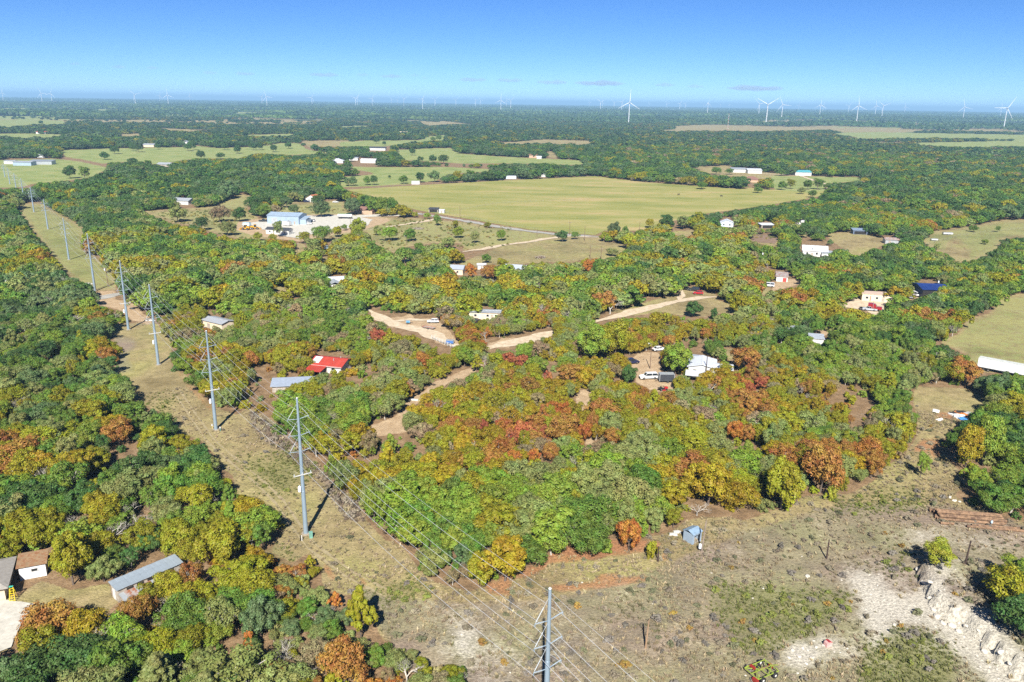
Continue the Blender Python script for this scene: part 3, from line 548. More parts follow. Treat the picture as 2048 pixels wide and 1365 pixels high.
def trunk_mb(C, z0, r, rng, n=5, limbs=7):
    mb = MB(); lean = Vector((rng.uniform(-.3, .3), rng.uniform(-.3, .3), z0))
    mb.tube((0, 0, -.3), lean * .5, r, r * .75, n + 1); mb.tube(lean * .5, lean, r * .75, r * .6, n + 1)
    idx = rng.permutation(len(C))[:limbs]
    for i in idx:
        c = Vector(C[i, :3]); m = lean.lerp(c, .5) + Vector((rng.uniform(-.3, .3), rng.uniform(-.3, .3), rng.uniform(0, .4)))
        mb.tube(lean * .95, m, r * .5, r * .3, n, False); mb.tube(m, c, r * .3, r * .12, n, False)
        for _ in range(2):
            e = c + Vector(rand_dirs(1, rng)[0]) * C[i, 3] * .9; mb.tube(m.lerp(c, .6), e, r * .16, r * .05, 3, False)
    return mb
def np_mesh(name, v, f, mats, extra=None):
    me = bpy.data.meshes.new(name); V = v; Fq = f; nq = len(f); mi = np.zeros(nq, np.int32)
    if extra is not None and extra.v:
        ev = np.array([tuple(x) for x in extra.v]); o = len(V); V = np.concatenate([V, ev])
        me.vertices.add(len(V)); me.vertices.foreach_set('co', V.ravel().astype(np.float32))
        loops = list(Fq.ravel()); starts = list(range(0, nq * 4, 4))
        for ff in extra.f: starts.append(len(loops)); loops += [i + o for i in ff]
        mi = np.concatenate([mi, np.ones(len(extra.f), np.int32)])
        me.loops.add(len(loops)); me.loops.foreach_set('vertex_index', np.array(loops, np.int32)); me.polygons.add(len(starts)); me.polygons.foreach_set('loop_start', np.array(starts, np.int32))
    else:
        me.vertices.add(len(V)); me.vertices.foreach_set('co', V.ravel().astype(np.float32)); me.loops.add(Fq.size); me.loops.foreach_set('vertex_index', Fq.ravel().astype(np.int32)); me.polygons.add(nq); me.polygons.foreach_set('loop_start', (np.arange(nq) * 4).astype(np.int32))
    me.update(calc_edges=True)
    for m in mats: me.materials.append(m)
    me.polygons.foreach_set('material_index', mi)
    return me
def twig_mb(seed, h, spread, r, depth=5, bare_gap=.0):
    """bare branching: recursive tapering limbs"""
    rng = np.random.default_rng(seed); mb = MB(); tips = []
    def go(p, d, L, r, k):
        q = p + d * L; mb.tube(p, q, r, r * .68, 5 if k < 2 else 3, False)
        if k >= depth: tips.append(q); return
        for _ in range(3 if k in (0, 1) else 2):
            nd = (d + Vector(rand_dirs(1, rng)[0]) * spread); nd.z = max(nd.z, -.1) + .12; nd.normalize()
            go(p.lerp(q, rng.uniform(.75, 1)), nd, L * rng.uniform(.62, .84), r * .62, k + 1)
    go(Vector((0, 0, -.2)), Vector((0, 0, 1)), h * .27, r, 0)
    return mb, np.array([tuple(t) for t in tips])
NEAR = []          # (crown mesh, trunk mesh, joined mesh): radius about 3.6 m, height about 7 m
for k in range(9):
    R = (3.6, 3.4, 3.9, 3.2, 3.7, 3.5, 2.9, 3.6, 3.5)[k]; z1 = (7.0, 7.4, 6.6, 7.6, 7.0, 6.4, 7.6, 7.0, 7.2)[k]
    v, f, C = crown_geo(100 + k, R, .7 if k == 6 else (1.9, 1.5, 2.1, 1.6, 1.8, 1.4, 0, 2.0, 2.1)[k], z1, (40, 46, 56, 34, 60, 42, 40, 38, 44)[k], 6500, .145, (.13, .36), cone=.75 if k == 6 else 0, sparse=(0, 0, .1, .3, 0, .2, 0, .6, .5)[k])
    bk = PALE_BARK if k > 6 else BARK; tm = trunk_mb(C, 1.9, .2, np.random.default_rng(k), 5, 18 if k > 6 else 9)
    NEAR.append((np_mesh('crown', v, f, [FOL]), tm.mesh('trunk', bk), np_mesh('tree', v, f, [FOL, bk], tm)))
ROUND = [0, 1, 2, 3, 4, 5, 7, 0, 1, 2, 4, 8]
BUSH = []
for k in range(4):
    v, f, C = crown_geo(200 + k, 1.5, -.5, 2.3, 16, 1000, .13, (.22, .45))
    tm = trunk_mb(C, .5, .06, np.random.default_rng(k), 3, 5); BUSH.append((np_mesh('foliage', v, f, [FOL]), tm.mesh('stem', BARK), np_mesh('bush', v, f, [FOL, BARK], tm)))
BARE = []
for k in range(4):
    mb, tips = twig_mb(300 + k, 7.0, .75, .17, 6)
    rng = np.random.default_rng(k); pos = np.repeat(tips, 2, 0)[: 900] + rng.normal(size=(min(900, 2 * len(tips)), 3)) * .3
    v, f = leaf_quads(pos, rand_dirs(len(pos), rng), .075, rng); BARE.append((np_mesh('crown', v, f, [FOL]), mb.mesh('trunk', PALE_BARK), np_mesh('bare_tree', v, f, [FOL, PALE_BARK], mb)))
MID = []; FARM = []
for k in range(6):
    v, f, C = crown_geo(400 + k, 3.7, 1.2, 6.8, 30, 1300, .30, cone=.5 if k == 5 else 0); MID.append(np_mesh('tree', v, f, [FOL, BARK], trunk_mb(C, 1.7, .2, np.random.default_rng(k), 3, 3)))
for k in range(4):
    v, f, C = crown_geo(500 + k, 3.9, .6, 6.4, 9, 150, .85, (.4, .6)); FARM.append(np_mesh('tree', v, f, [FOL, BARK], trunk_mb(C, 1.2, .22, np.random.default_rng(k), 3, 1)))
def clump_geo(seed):
    """a stretch of far-off wood, some 60 m across, as many small crowns"""
    rng = np.random.default_rng(seed); V = []; Fs = []; o = 0
    for _ in range(26):
        c = rng.normal(size=2) * np.array([26, 18]); s = rng.uniform(.9, 1.6)
        d = rand_dirs(26, rng); d[:, 2] = np.abs(d[:, 2]); pos = d * np.array([4.2, 4.2, 3.2]) * s + np.array([c[0], c[1], 2.6 * s])
        v, f = leaf_quads(pos, d, 2.1 * s, rng); V.append(v); Fs.append(f + o); o += len(v)
    return np.concatenate(V), np.concatenate(Fs)
CLUMP = [np_mesh('wood_stretch', *clump_geo(600 + k), [FOL]) for k in range(3)]

PAL = {'dark': (.062, .122, .027), 'mid': (.112, .185, .026), 'bright': (.175, .245, .027), 'grey': (.200, .232, .068), 'blue': (.105, .160, .058), 'olive': (.230, .225, .014), 'gold': (.275, .210, .013),
       'tan': (.250, .200, .100), 'rust': (.295, .150, .034), 'orange': (.36, .148, .030), 'red': (.30, .095, .042), 'lime': (.245, .27, .025)}
WORD = {'dark': 'dark green', 'mid': 'green', 'bright': 'bright green', 'grey': 'grey green', 'blue': 'blue green', 'olive': 'olive yellow', 'gold': 'golden', 'tan': 'tan brown', 'rust': 'rusty', 'orange': 'orange', 'red': 'red', 'lime': 'lime green'}
REG = {'left': [('blue', .12), ('dark', .17), ('grey', .22), ('mid', .22), ('bright', .10), ('olive', .18), ('gold', .04), ('rust', .012)],
       'central': [('mid', .07), ('bright', .13), ('grey', .22), ('tan', .07), ('olive', .27), ('gold', .12), ('rust', .06), ('orange', .016), ('red', .004)],
       'scrub': [('blue', .12), ('mid', .18), ('grey', .34), ('tan', .12), ('olive', .14), ('rust', .05), ('orange', .02)],
       'right': [('blue', .08), ('dark', .14), ('mid', .30), ('bright', .24), ('grey', .08), ('olive', .11), ('gold', .03), ('rust', .02)],
       'front': [('mid', .13), ('bright', .27), ('grey', .26), ('olive', .19), ('gold', .10), ('rust', .05)],
       'upleft': [('blue', .16), ('dark', .36), ('mid', .24), ('grey', .17), ('olive', .05), ('gold', .012), ('rust', .006)],
       'town': [('dark', .07), ('mid', .18), ('bright', .20), ('grey', .28), ('olive', .21), ('gold', .05), ('rust', .018)],
       'far': [('blue', .2), ('dark', .48), ('mid', .22), ('olive', .1)],
       'farright': [('blue', .1), ('dark', .34), ('mid', .38), ('olive', .14), ('tan', .04)]}
def line_x(y):       # x of the power line at distance y
    return -39 - .711 * (y - 136)
def region(x, y, px, py):
    r = np.full(x.shape, 'central', dtype='<U9')
    r[(py < 640) & (px < 1500)] = 'town'
    r[x < line_x(y) + 8] = 'left'
    r[(py < 480) & (px < 640)] = 'upleft'
    r[(px > 1560) & (py < 700)] = 'right'; r[(px > 1870)] = 'right'
    r[(py > 940) & (px > 760) & (px < 1870)] = 'front'
    r[(py > 1120) & (px > 540) & (px < 970)] = 'scrub'
    r[(py < 400)] = 'far'; r[(py < 450) & (px > 1250)] = 'farright'
    return r
def pick_colours(reg, x, y, rng):
    v = .62 * vnoise(x, y, 13, 21) + .34 * vnoise(x, y, 60, 22) + .34 * rng.random(len(x))
    out = np.empty(len(x), dtype='<U6')
    for rn, tab in REG.items():
        m = np.where(reg == rn)[0]
        if not len(m): continue
        rank = np.argsort(np.argsort(v[m])) / max(1, len(m)); cum = np.cumsum([w for _, w in tab]); cum /= cum[-1]
        out[m] = np.array([n for n, _ in tab])[np.minimum(np.searchsorted(cum, rank), len(tab) - 1)]
    return out
def tint_of(names, rng):
    t = np.array([PAL[n] for n in names]); n = len(t)
    t = t * rng.uniform(.82, 1.2, (n, 1)) * rng.uniform(.93, 1.07, (n, 3)); return t

ROADS = [[(728, 610), (760, 620), (800, 632), (880, 630), (885, 668), (918, 690), (908, 704), (860, 692), (840, 676), (790, 667), (765, 650), (735, 630)], [(970, 682), (1010, 676), (1100, 658), (1108, 674), (1040, 692), (990, 704), (970, 702)], [(1240, 622), (1330, 596), (1440, 584), (1442, 606), (1340, 620), (1250, 640), (1195, 652), (1165, 656), (1200, 636)], [(920, 496), (1010, 484), (1100, 472), (1105, 482), (1010, 498), (930, 510)]]
OPEN = fill_mask(ROADS + [CORR, CORR_TOP, HAY] + FIELD_GREEN + FIELD_TAN + DIRT + SEEN)
# tan brushland far off keeps a few trees; the pasture strips too
def free_of_open(x, y, h, r, far=False):
    """no trunk on open ground and no crown over what the photograph shows clear"""
    z = np.zeros_like(x); ok = np.ones(len(x), bool)
    ang = np.arctan2(x, y); cx, cy = np.cos(ang), -np.sin(ang)          # across the line of sight
    pts = [(0, 0.0), (0, .92 * h), (-.62 * r, .55 * h), (.62 * r, .55 * h), (0, .45 * h)] if not far else [(0, 0.), (0, .5 * h)]
    for off, zz in pts:
        a, b, dep = proj(np.stack([x + cx * off, y + cy * off, z + zz], -1)); ok &= sample(OPEN, a, b) < .5
    return ok

def jitter_grid(r0, r1, s, ang):
    xs = np.arange(-r1 * math.sin(ang), r1 * math.sin(ang), s); ys = np.arange(0, r1, s * .9)
    X, Y = np.meshgrid(xs, ys); X = X + (np.arange(len(ys)) % 2)[:, None] * s * .5
    X = X.ravel() + RNG.uniform(-.42, .42, X.size) * s; Y = Y.ravel() + RNG.uniform(-.42, .42, Y.size) * s
    r = np.hypot(X, Y); m = (r > r0) & (r <= r1) & (np.abs(np.arctan2(X, Y)) < ang)
    return X[m], Y[m]

def scatter(name, meshes, pos, rotz, scl, idx, tint, label, cat):
    """one object of kind stuff: points that carry alike meshes"""
    coll = bpy.data.collections.new(name + '_forms')
    for k, me in enumerate(meshes): coll.objects.link(bpy.data.objects.new(f'{name}_form_{k:02d}', me))
    me = bpy.data.meshes.new(name); n = len(pos)
    me.vertices.add(n); me.vertices.foreach_set('co', np.asarray(pos, np.float32).ravel())
    def at(nm, ty, key, arr): a = me.attributes.new(nm, ty, 'POINT'); a.data.foreach_set(key, np.ascontiguousarray(arr).ravel())
    at('rotz', 'FLOAT', 'value', np.asarray(rotz, np.float32)); at('scl', 'FLOAT_VECTOR', 'vector', np.asarray(scl, np.float32)); at('idx', 'INT', 'value', np.asarray(idx, np.int32))
    at('tint', 'FLOAT_COLOR', 'color', np.concatenate([tint, np.ones((n, 1))], 1).astype(np.float32))
    ng = bpy.data.node_groups.new(name, 'GeometryNodeTree'); ng.interface.new_socket('Geometry', in_out='INPUT', socket_type='NodeSocketGeometry'); ng.interface.new_socket('Geometry', in_out='OUTPUT', socket_type='NodeSocketGeometry')
    N = ng.nodes.new; L = ng.links.new
    gi = N('NodeGroupInput'); go = N('NodeGroupOutput'); ip = N('GeometryNodeInstanceOnPoints'); ci = N('GeometryNodeCollectionInfo')
    ci.inputs[0].default_value = coll; ci.inputs['Separate Children'].default_value = True; ci.inputs['Reset Children'].default_value = True
    def na(nm, ty): a = N('GeometryNodeInputNamedAttribute'); a.data_type = ty; a.inputs[0].default_value = nm; return a.outputs[0]
    cx = N('ShaderNodeCombineXYZ'); L(na('rotz', 'FLOAT'), cx.inputs[2])
    er = N('FunctionNodeEulerToRotation'); L(cx.outputs[0], er.inputs[0])
    L(gi.outputs[0], ip.inputs['Points']); L(ci.outputs[0], ip.inputs['Instance']); ip.inputs['Pick Instance'].default_value = True
    L(na('idx', 'INT'), ip.inputs['Instance Index']); L(er.outputs[0], ip.inputs['Rotation']); L(na('scl', 'FLOAT_VECTOR'), ip.inputs['Scale']); L(ip.outputs[0], go.inputs[0])
    o = link(name, me); md = o.modifiers.new('scatter', 'NODES'); md.node_group = ng
    return tag(o, label, cat, kind='stuff')

LANDMARK = [('by the red roofed house', (660, 735), 22), ('by the grey portable tin shed', (1383, 1080), 12), ('by the long tin coop', (280, 1165), 14), ('by the white shed with rusty roof', (70, 1150), 10), ('beside the cracked concrete drive', (60, 1260), 13),
    ('by the white metal roofed house', (1405, 755), 22), ('beside the white semi trailer', (2000, 750), 20), ('by the rusty trash pile', (1920, 845), 16), ('by the rusty pipe stack', (1950, 1050), 16), ('along the brown mown track', (850, 830), 18),
    ('beside the pale dirt road', (880, 690), 24), ('by the cream flat roofed building', (1750, 610), 22), ('by the dark blue roofed barn', (1850, 600), 20), ('by the cream walled tin barn', (435, 660), 18), ('by the white pipe fence', (890, 700), 14), ('by the cream mobile home', (975, 640), 18), ('above the rocky cut bank', (2010, 1250), 20)]
LM_XY = [(w, P(*p)[:2], r) for w, p, r in LANDMARK]
def place_words(x, y, reg, px, py):
    for w_, q, r in LM_XY:
        if math.hypot(x - q[0], y - q[1]) < r: return w_
    d = abs(x - line_x(y)) * .81
    if d < 16: return 'edging the power line strip'
    if reg == 'front' and py > 1030: return 'on the front edge of the autumn woods'
    return {'left': 'in the green woods by the strip', 'front': 'in the front rows of autumn woods', 'central': 'in the midst of the autumn woods', 'scrub': 'on the scrubby slope', 'right': 'in the green woods by rough pasture', 'town': 'among the houses and dirt roads'}.get(reg, 'in the far woods')
def tree_object(x, y, h, r, cname, tint, form, reg, px, py, name='oak_tree', word='oak', label=None, group=None, near=None):
    cm, tm, _ = form
    z = gz(x, y)
    size = ('tall' if h > 7.2 else ('low' if h < 4.6 else 'middling')) + (' broad' if r / h > .66 else (' narrow' if r / h < .5 else '')) + (' thin' if form in NEAR[7:] else '')
    o = thing(name, label or f'{size} {WORD[cname]} {word} {place_words(x, y, reg, px, py)}{near or ""}', 'tree' if 'bush' not in name else 'bush', (x, y, z), random.uniform(0, 6.28), group or ('trees ' + place_words(x, y, reg, px, py)))
    wl = o['label'].split()
    while len(wl) > 16: wl.pop(0)
    o['label'] = ' '.join(wl)
    s = (r / 3.6, r / 3.6, h / 7.0) if 'bush' not in name else (r / 1.5, r / 1.5, h / 2.3)
    c = link('crown' if 'bush' not in name else 'foliage', cm, o, scale=s); c['tint'] = [float(v) for v in tint]
    t_ = link('trunk' if 'bush' not in name else 'stem', tm, o, scale=s); t_['tint'] = [float(v) for v in tint]
    return o

# trees standing singly, traced: (pixel x of trunk, pixel y of its base, crown width px, height px, colour)
SINGLE = []
def singles(f, rows, group):
    for x, y, wd, ht, c in rows:
        (a, b), = f((x, y)); s = {A_: 2.926, B_: 2.926, C_: 2.926, D_: 3.938, E_: 3.938, F_: 3.737, K_: 3.938, L_: 3.938, S_: 3.37, T_: 3.37, U_: 3.37, M_: 3.938, Q_: 3.938}[f]
        SINGLE.append((a, b, wd / s, ht / s, c, group))
singles(A_, [(613, 497, 50, 36, 'dark'), (671, 464, 48, 38, 'dark'), (810, 453, 45, 40, 'dark'), (925, 436, 35, 26, 'dark'), (775, 446, 30, 32, 'dark'), (1100, 446, 50, 46, 'dark'), (1132, 441, 34, 40, 'dark'), (1313, 441, 55, 46, 'dark'), (1392, 461, 50, 42, 'dark'), (1177, 496, 62, 46, 'dark'), (1290, 493, 45, 34, 'dark'), (1484, 441, 50, 46, 'dark'), (1600, 453, 42, 40, 'dark'), (780, 532, 62, 42, 'dark'), (240, 291, 36, 25, 'dark'), (412, 607, 82, 65, 'dark'), (498, 614, 62, 62, 'mid'), (335, 446, 30, 32, 'dark'), (870, 540, 50, 32, 'mid'), (1840, 447, 60, 45, 'dark'), (1690, 432, 56, 40, 'dark'), (1520, 440, 40, 40, 'dark')], 'dark oaks dotted over the far green pasture')
singles(A_, [(1545, 838, 82, 66, 'mid'), (1405, 860, 82, 72, 'dark'), (1290, 864, 130, 110, 'tan'), (1040, 864, 150, 100, 'grey'), (1185, 912, 76, 76, 'dark'), (1332, 942, 100, 78, 'grey'), (1490, 802, 100, 86, 'dark'), (1550, 795, 90, 80, 'dark'), (1680, 778, 90, 60, 'blue'), (1722, 812, 56, 48, 'blue'), (1880, 832, 96, 100, 'blue'), (1612, 816, 62, 52, 'tan'), (1985, 742, 104, 104, 'mid'), (1860, 770, 70, 60, 'dark')], 'yard trees around the metal workshop')
singles(B_, [(50, 650, 60, 45, 'blue'), (78, 650, 50, 48, 'blue'), (160, 646, 40, 45, 'mid'), (198, 646, 40, 52, 'dark'), (605, 522, 55, 50, 'dark'), (540, 517, 60, 50, 'dark'), (470, 510, 42, 32, 'dark'), (422, 472, 36, 40, 'dark'), (260, 412, 26, 22, 'dark'), (213, 402, 30, 26, 'dark'), (290, 606, 16, 16, 'dark'), (545, 390, 32, 22, 'mid'), (580, 387, 42, 30, 'mid'), (372, 638, 55, 42, 'mid'), (470, 632, 72, 52, 'dark'), (553, 629, 72, 66, 'blue'), (685, 623, 76, 52, 'olive'), (766, 621, 70, 54, 'mid'), (845, 616, 60, 46, 'dark'), (897, 613, 60, 52, 'mid')], 'oaks lined up along the far edge of the hay field')
singles(C_, [(160, 670, 66, 42, 'mid'), (490, 692, 60, 40, 'mid'), (545, 672, 56, 46, 'bright'), (745, 699, 52, 38, 'grey'), (630, 674, 62, 48, 'mid'), (680, 668, 60, 52, 'olive'), (780, 672, 70, 56, 'mid'), (840, 672, 80, 58, 'mid'), (325, 584, 50, 36, 'mid'), (245, 584, 60, 42, 'mid'), (810, 720, 54, 44, 'mid'), (920, 600, 60, 44, 'bright'), (1000, 600, 60, 44, 'mid'), (1340, 318, 22, 14, 'dark'), (665, 296, 26, 12, 'dark'), (1900, 308, 20, 12, 'dark')], 'oaks around the barns beyond the hay field')
singles(D_, [(565, 216, 122, 104, 'blue'), (805, 198, 142, 150, 'blue'), (950, 192, 112, 112, 'mid'), (1040, 197, 112, 122, 'mid'), (1115, 192, 92, 142, 'mid'), (745, 322, 52, 48, 'mid'), (850, 384, 130, 142, 'lime'), (1250, 202, 32, 32, 'mid'), (110, 222, 112, 92, 'mid'), (350, 192, 82, 72, 'blue'), (700, 95, 140, 110, 'dark')], 'trees beside the brick ranch house')
singles(D_, [(1470, 284, 76, 76, 'mid'), (1640, 382, 92, 82, 'lime'), (1770, 422, 70, 104, 'grey'), (1980, 404, 72, 84, 'bright'), (1620, 304, 60, 60, 'olive'), (1100, 404, 132, 112, 'bright'), (1260, 408, 102, 92, 'mid'), (1000, 362, 62, 72, 'grey'), (570, 414, 172, 124, 'mid'), (690, 374, 92, 82, 'olive'), (430, 424, 92, 92, 'olive'), (500, 524, 152, 124, 'grey'), (860, 494, 132, 94, 'bright'), (1860, 578, 82, 76, 'mid'), (1980, 624, 112, 72, 'olive'), (180, 412, 60, 60, 'lime'), (60, 404, 70, 62, 'lime'), (230, 374, 84, 112, 'grey'), (1330, 480, 100, 60, 'mid'), (1560, 470, 150, 90, 'grey'), (1870, 300, 60, 40, 'olive')], 'scattered trees on the yellow brush ground below the hay field')
singles(E_, [(900, 314, 112, 134, 'blue'), (985, 314, 56, 112, 'mid'), (1175, 224, 84, 74, 'olive'), (1310, 244, 144, 116, 'dark'), (490, 332, 104, 88, 'dark'), (590, 314, 62, 62, 'mid'), (880, 444, 104, 62, 'grey'), (1515, 924, 152, 118, 'dark'), (1680, 948, 76, 84, 'dark'), (1440, 235, 110, 100, 'grey'), (1560, 215, 110, 110, 'olive'), (1060, 450, 110, 90, 'blue')], 'trees around the mown paddock')
singles(F_, [(1850, 242, 40, 48, 'mid'), (1670, 242, 72, 52, 'mid'), (1755, 334, 62, 42, 'bright'), (1915, 354, 92, 66, 'dark'), (2015, 364, 102, 84, 'dark'), (1390, 390, 60, 60, 'grey')], 'trees on the rough pasture by the blue barn')
singles(lambda *p: crop(1500, 640, 3.737, p), [], '') if False else None
NOTABLE = [  # crowns that stand out near by: trunk px, base py, width px, height px, colour, label
    (690, 1372, 96, 92, 'rust', 'round rust brown oak on the lower edge of the shrubby slope'), (722, 1280, 72, 100, 'olive', 'pointed olive and gold bush at the edge of the dry field'), (672, 1218, 38, 32, 'orange', 'small orange bush beside the pointed olive bush'),
    (1258, 1102, 58, 66, 'orange', 'orange brown oak on the front edge of the woods'), (1302, 1116, 30, 34, 'olive', 'small olive bush between the orange oak and the stump'), (1010, 1162, 110, 84, 'gold', 'wide golden oak on the corner of the woods by the power lines'), (960, 1168, 70, 60, 'olive', 'olive yellow bush at the woods corner beside the wide golden oak'),
    (1870, 1132, 74, 44, 'lime', 'lime green thicket beside the dark post on the rocky ground'), (1663, 1000, 30, 28, 'lime', 'small bright yellow bush below the golden oak edge'), (1841, 955, 30, 44, 'bright', 'lone young green tree in the clearing beside the trash pile woods'),
    (1415, 1010, 92, 90, 'gold', 'broad golden olive oak above the grey portable shed'), (1562, 1018, 96, 96, 'olive', 'broad olive oak beside the small yellow bush'), (1640, 985, 90, 90, 'rust', 'rusty orange oak by the clearing corner'),
    (1490, 745, 70, 50, 'rust', 'rusty orange oak behind the white metal roofed house'), (1350, 752, 72, 66, 'bright', 'leafy green shade tree over the white metal roofed house'), (1257, 768, 38, 34, 'dark', 'dark green bush in the yard beside the white station wagon'), (1188, 722, 66, 62, 'bright', 'large light green oak by the dark blue car'), (1230, 718, 66, 70, 'olive', 'large yellow olive oak by the dark blue car'),
    (1045, 740, 34, 30, 'red', 'red oak in the thick of the autumn woods'), (1017, 732, 30, 28, 'red', 'smaller red oak next to the mown track head'), (1096, 765, 20, 22, 'red', 'small red sapling below the red oaks'), (755, 690, 36, 30, 'red', 'red crowned oak behind the red roofed house'), (1522, 782, 34, 26, 'red', 'red oak beyond the white metal roofed house'), (1068, 928, 26, 32, 'orange', 'slender orange oak in the autumn woods'), (1100, 924, 38, 36, 'rust', 'rusty oak beside the slender orange oak'), (1228, 890, 42, 32, 'rust', 'rusty oak by the bare clearing in the autumn woods'), (1470, 885, 36, 46, 'orange', 'orange oak with a bare neighbour'), (1494, 890, 34, 44, 'rust', 'rusty oak next to the orange oak with a bare neighbour'), (1176, 548, 32, 24, 'orange', 'salmon orange oak between the paddock and the gravel lane'), (1920, 770, 70, 52, 'rust', 'rusty orange oak below the white semi trailer'), (147, 1170, 84, 96, 'olive', 'olive yellow tree between the white shed and the tin coop'), (445, 1130, 100, 84, 'olive', 'dense olive oak above the tin coop'), (240, 892, 58, 50, 'rust', 'rusty golden oak inside the green woods'), (445, 1255, 34, 28, 'orange', 'small orange bush below the dense olive oak'), (500, 1300, 36, 40, 'orange', 'orange bush by the shrubby slope'), (940, 560, 30, 26, 'orange', 'orange oak behind the cream mobile home'), (980, 560, 40, 26, 'rust', 'rusty oak near the orange oak behind the mobile home'),
    (1930, 940, 60, 90, 'gold', 'golden oak on the edge of the green woods by the clearing'), (1965, 930, 70, 100, 'bright', 'bright green oak by the golden oak near the clearing'), (1905, 770, 40, 44, 'olive', 'olive bush below the semi trailer')]

def plant_trees():
    rng = RNG; X = []; Y = []; Hh = []; Rr = []
    x, y = jitter_grid(62, 700, 3.8, math.radians(41)); x2, y2 = jitter_grid(62, 420, 2.7, math.radians(38))
    a, b, dep = proj(np.stack([x, y, x * 0], -1)); a2, b2, _ = proj(np.stack([x2, y2, x2 * 0], -1)); fine = lambda q: (q == 'central') | (q == 'scrub'); m1 = ~fine(region(x, y, a, b)) | (np.hypot(x, y) > 420); m2 = fine(region(x2, y2, a2, b2))
    X, Y = np.concatenate([x[m1], x2[m2]]), np.concatenate([y[m1], y2[m2]])
    n = len(X); u = vnoise(X, Y, 30, 31)
    h = rng.uniform(3.6, 8.0, n) * (.85 + .35 * u); r = h * rng.uniform(.44, .74, n)
    a, b, dep = proj(np.stack([X, Y, X * 0], -1)); reg = region(X, Y, a, b)
    cen = (reg == 'central') | (reg == 'front'); sz = np.select([reg == 'central', reg == 'front', reg == 'scrub', reg == 'town'], [.66, .86, .5, 1.06], .88) * np.where((reg == 'central') & (rng.random(n) < .18), 1.3, 1)
    h = h * sz; r = r * sz * np.where(reg == 'central', .86, .95)
    keep = free_of_open(X, Y, h, r)
    # thin spots in the autumn woods where the red-brown floor shows
    gap = vnoise(X, Y, 11, 41) * .7 + vnoise(X, Y, 33, 42) * .5
    keep &= ~((reg == 'central') & (gap > .78)) & ~((reg == 'left') & (gap > .92)) & ~((reg == 'town') & (gap > .82))
    # keep clear of the trees that are placed by hand
    hand = [(P(s[0], s[1])[0], P(s[0], s[1])[1], s[2] * mpp(s[1]) * .42) for s in SINGLE + NOTABLE]
    for hx, hy, hr in hand: keep &= np.hypot(X - hx, Y - hy) > hr + r * .35
    hl = [(s[0], s[1], s[2], s[3]) for s in NOTABLE]       # and do not stand in front of them
    ta, tb, _ = proj(np.stack([X, Y, h * .8], -1))
    for px, py, wd, ht in hl: keep &= ~((np.abs(ta - px) < wd * .42 + r / np.maximum(.08, dep / FPX) * .5) & (tb < py - ht * .12) & (b > py) & (tb > py - ht))
    X, Y, h, r, a, b, dep, reg = (v[keep] for v in (X, Y, h, r, a, b, dep, reg))
    cn = pick_colours(reg, X, Y, rng); tint = tint_of(cn, rng)
    n = len(X)
    barep = np.select([reg == 'central', reg == 'left', reg == 'scrub', reg == 'front'], [.07, .07, .10, .025], .025)
    bare = (rng.random(n) < barep) & (b > 470)
    tint[bare] = np.array([.20, .17, .12]) * rng.uniform(.8, 1.2, (bare.sum(), 1))
    inview = (a > -20) & (a < 2068) & (b < 1400) & (b > 0)
    size = np.where(inview, r / dep, 0)
    order = np.argsort(-size * np.where(bare, .999, 1)); ind = np.zeros(n, bool)
    ko = kb = 0
    for i in order:
        if not inview[i]: break
        if bare[i] and kb < 36: ind[i] = True; kb += 1
        elif not bare[i] and ko < 262: ind[i] = True; ko += 1
        if kb >= 36 and ko >= 262: break
    def next_to(i):
        d2 = (X - X[i]) ** 2 + (Y - Y[i]) ** 2; d2[(cn == cn[i]) | bare] = 1e9; j = int(np.argmin(d2))
        return f' by a{"n" if WORD[cn[j]][0] == "o" else ""} {WORD[cn[j]]} one' if d2[j] < 120 else ''
    for i in np.where(ind)[0]:
        if bare[i]:
            pl = place_words(X[i], Y[i], reg[i], a[i], b[i])
            tree_object(X[i], Y[i], h[i] * 1.05, r[i] * 1.15, cn[i], tint[i], random.choice(BARE), reg[i], a[i], b[i], 'bare_tree', label=f'{"tall" if h[i] > 6 else "low"} bare grey oak {pl}{next_to(i)}', group=f'bare oaks {pl}')
        else: tree_object(X[i], Y[i], h[i], r[i], cn[i], tint[i], NEAR[ROUND[rng.integers(0, 12)]], reg[i], a[i], b[i], near=next_to(i))
    rest = ~ind; nr = rest.sum()
    z = ground_z(X, Y)
    near = dep < 300
    for sel, forms, nm, lab in ((rest & near & ~bare, [q[2] for q in NEAR], 'woodland', 'dense mixed green and autumn oak woods over the near slopes'), (rest & ~near & ~bare, MID, 'woodland', 'oak woods around the houses and dirt roads'), (rest & bare, [q[2] for q in BARE], 'bare_woodland', 'bare grey trees scattered through the oak woods')):
        m = np.where(sel)[0]; k = len(m)
        s = np.stack([r[m] / 3.6, r[m] / 3.6, h[m] / 7.0], -1)
        scatter(nm, forms, np.stack([X[m], Y[m], z[m]], -1), rng.uniform(0, 6.28, k), s, rng.integers(0, len(forms), k), tint[m], lab, 'woods')
    # saplings and brush under and between the trees
    x, y = jitter_grid(62, 330, 4.2, math.radians(40)); hb = rng.uniform(.7, 2.7, len(x)); k = free_of_open(x, y, hb, hb * .5) & (rng.random(len(x)) < .7); x, y, hb = x[k], y[k], hb[k]; k = len(x)
    a, b, dep = proj(np.stack([x, y, x * 0], -1)); c = pick_colours(region(x, y, a, b), x, y, rng)
    scatter('undergrowth', [q[2] for q in BUSH], np.stack([x, y, ground_z(x, y)], -1), rng.uniform(0, 6.28, k), np.stack([hb / 2.3 * 1.1] * 2 + [hb / 2.3], -1), rng.integers(0, 4, k), tint_of(c, rng), 'low brush and saplings under the oak woods', 'brush')
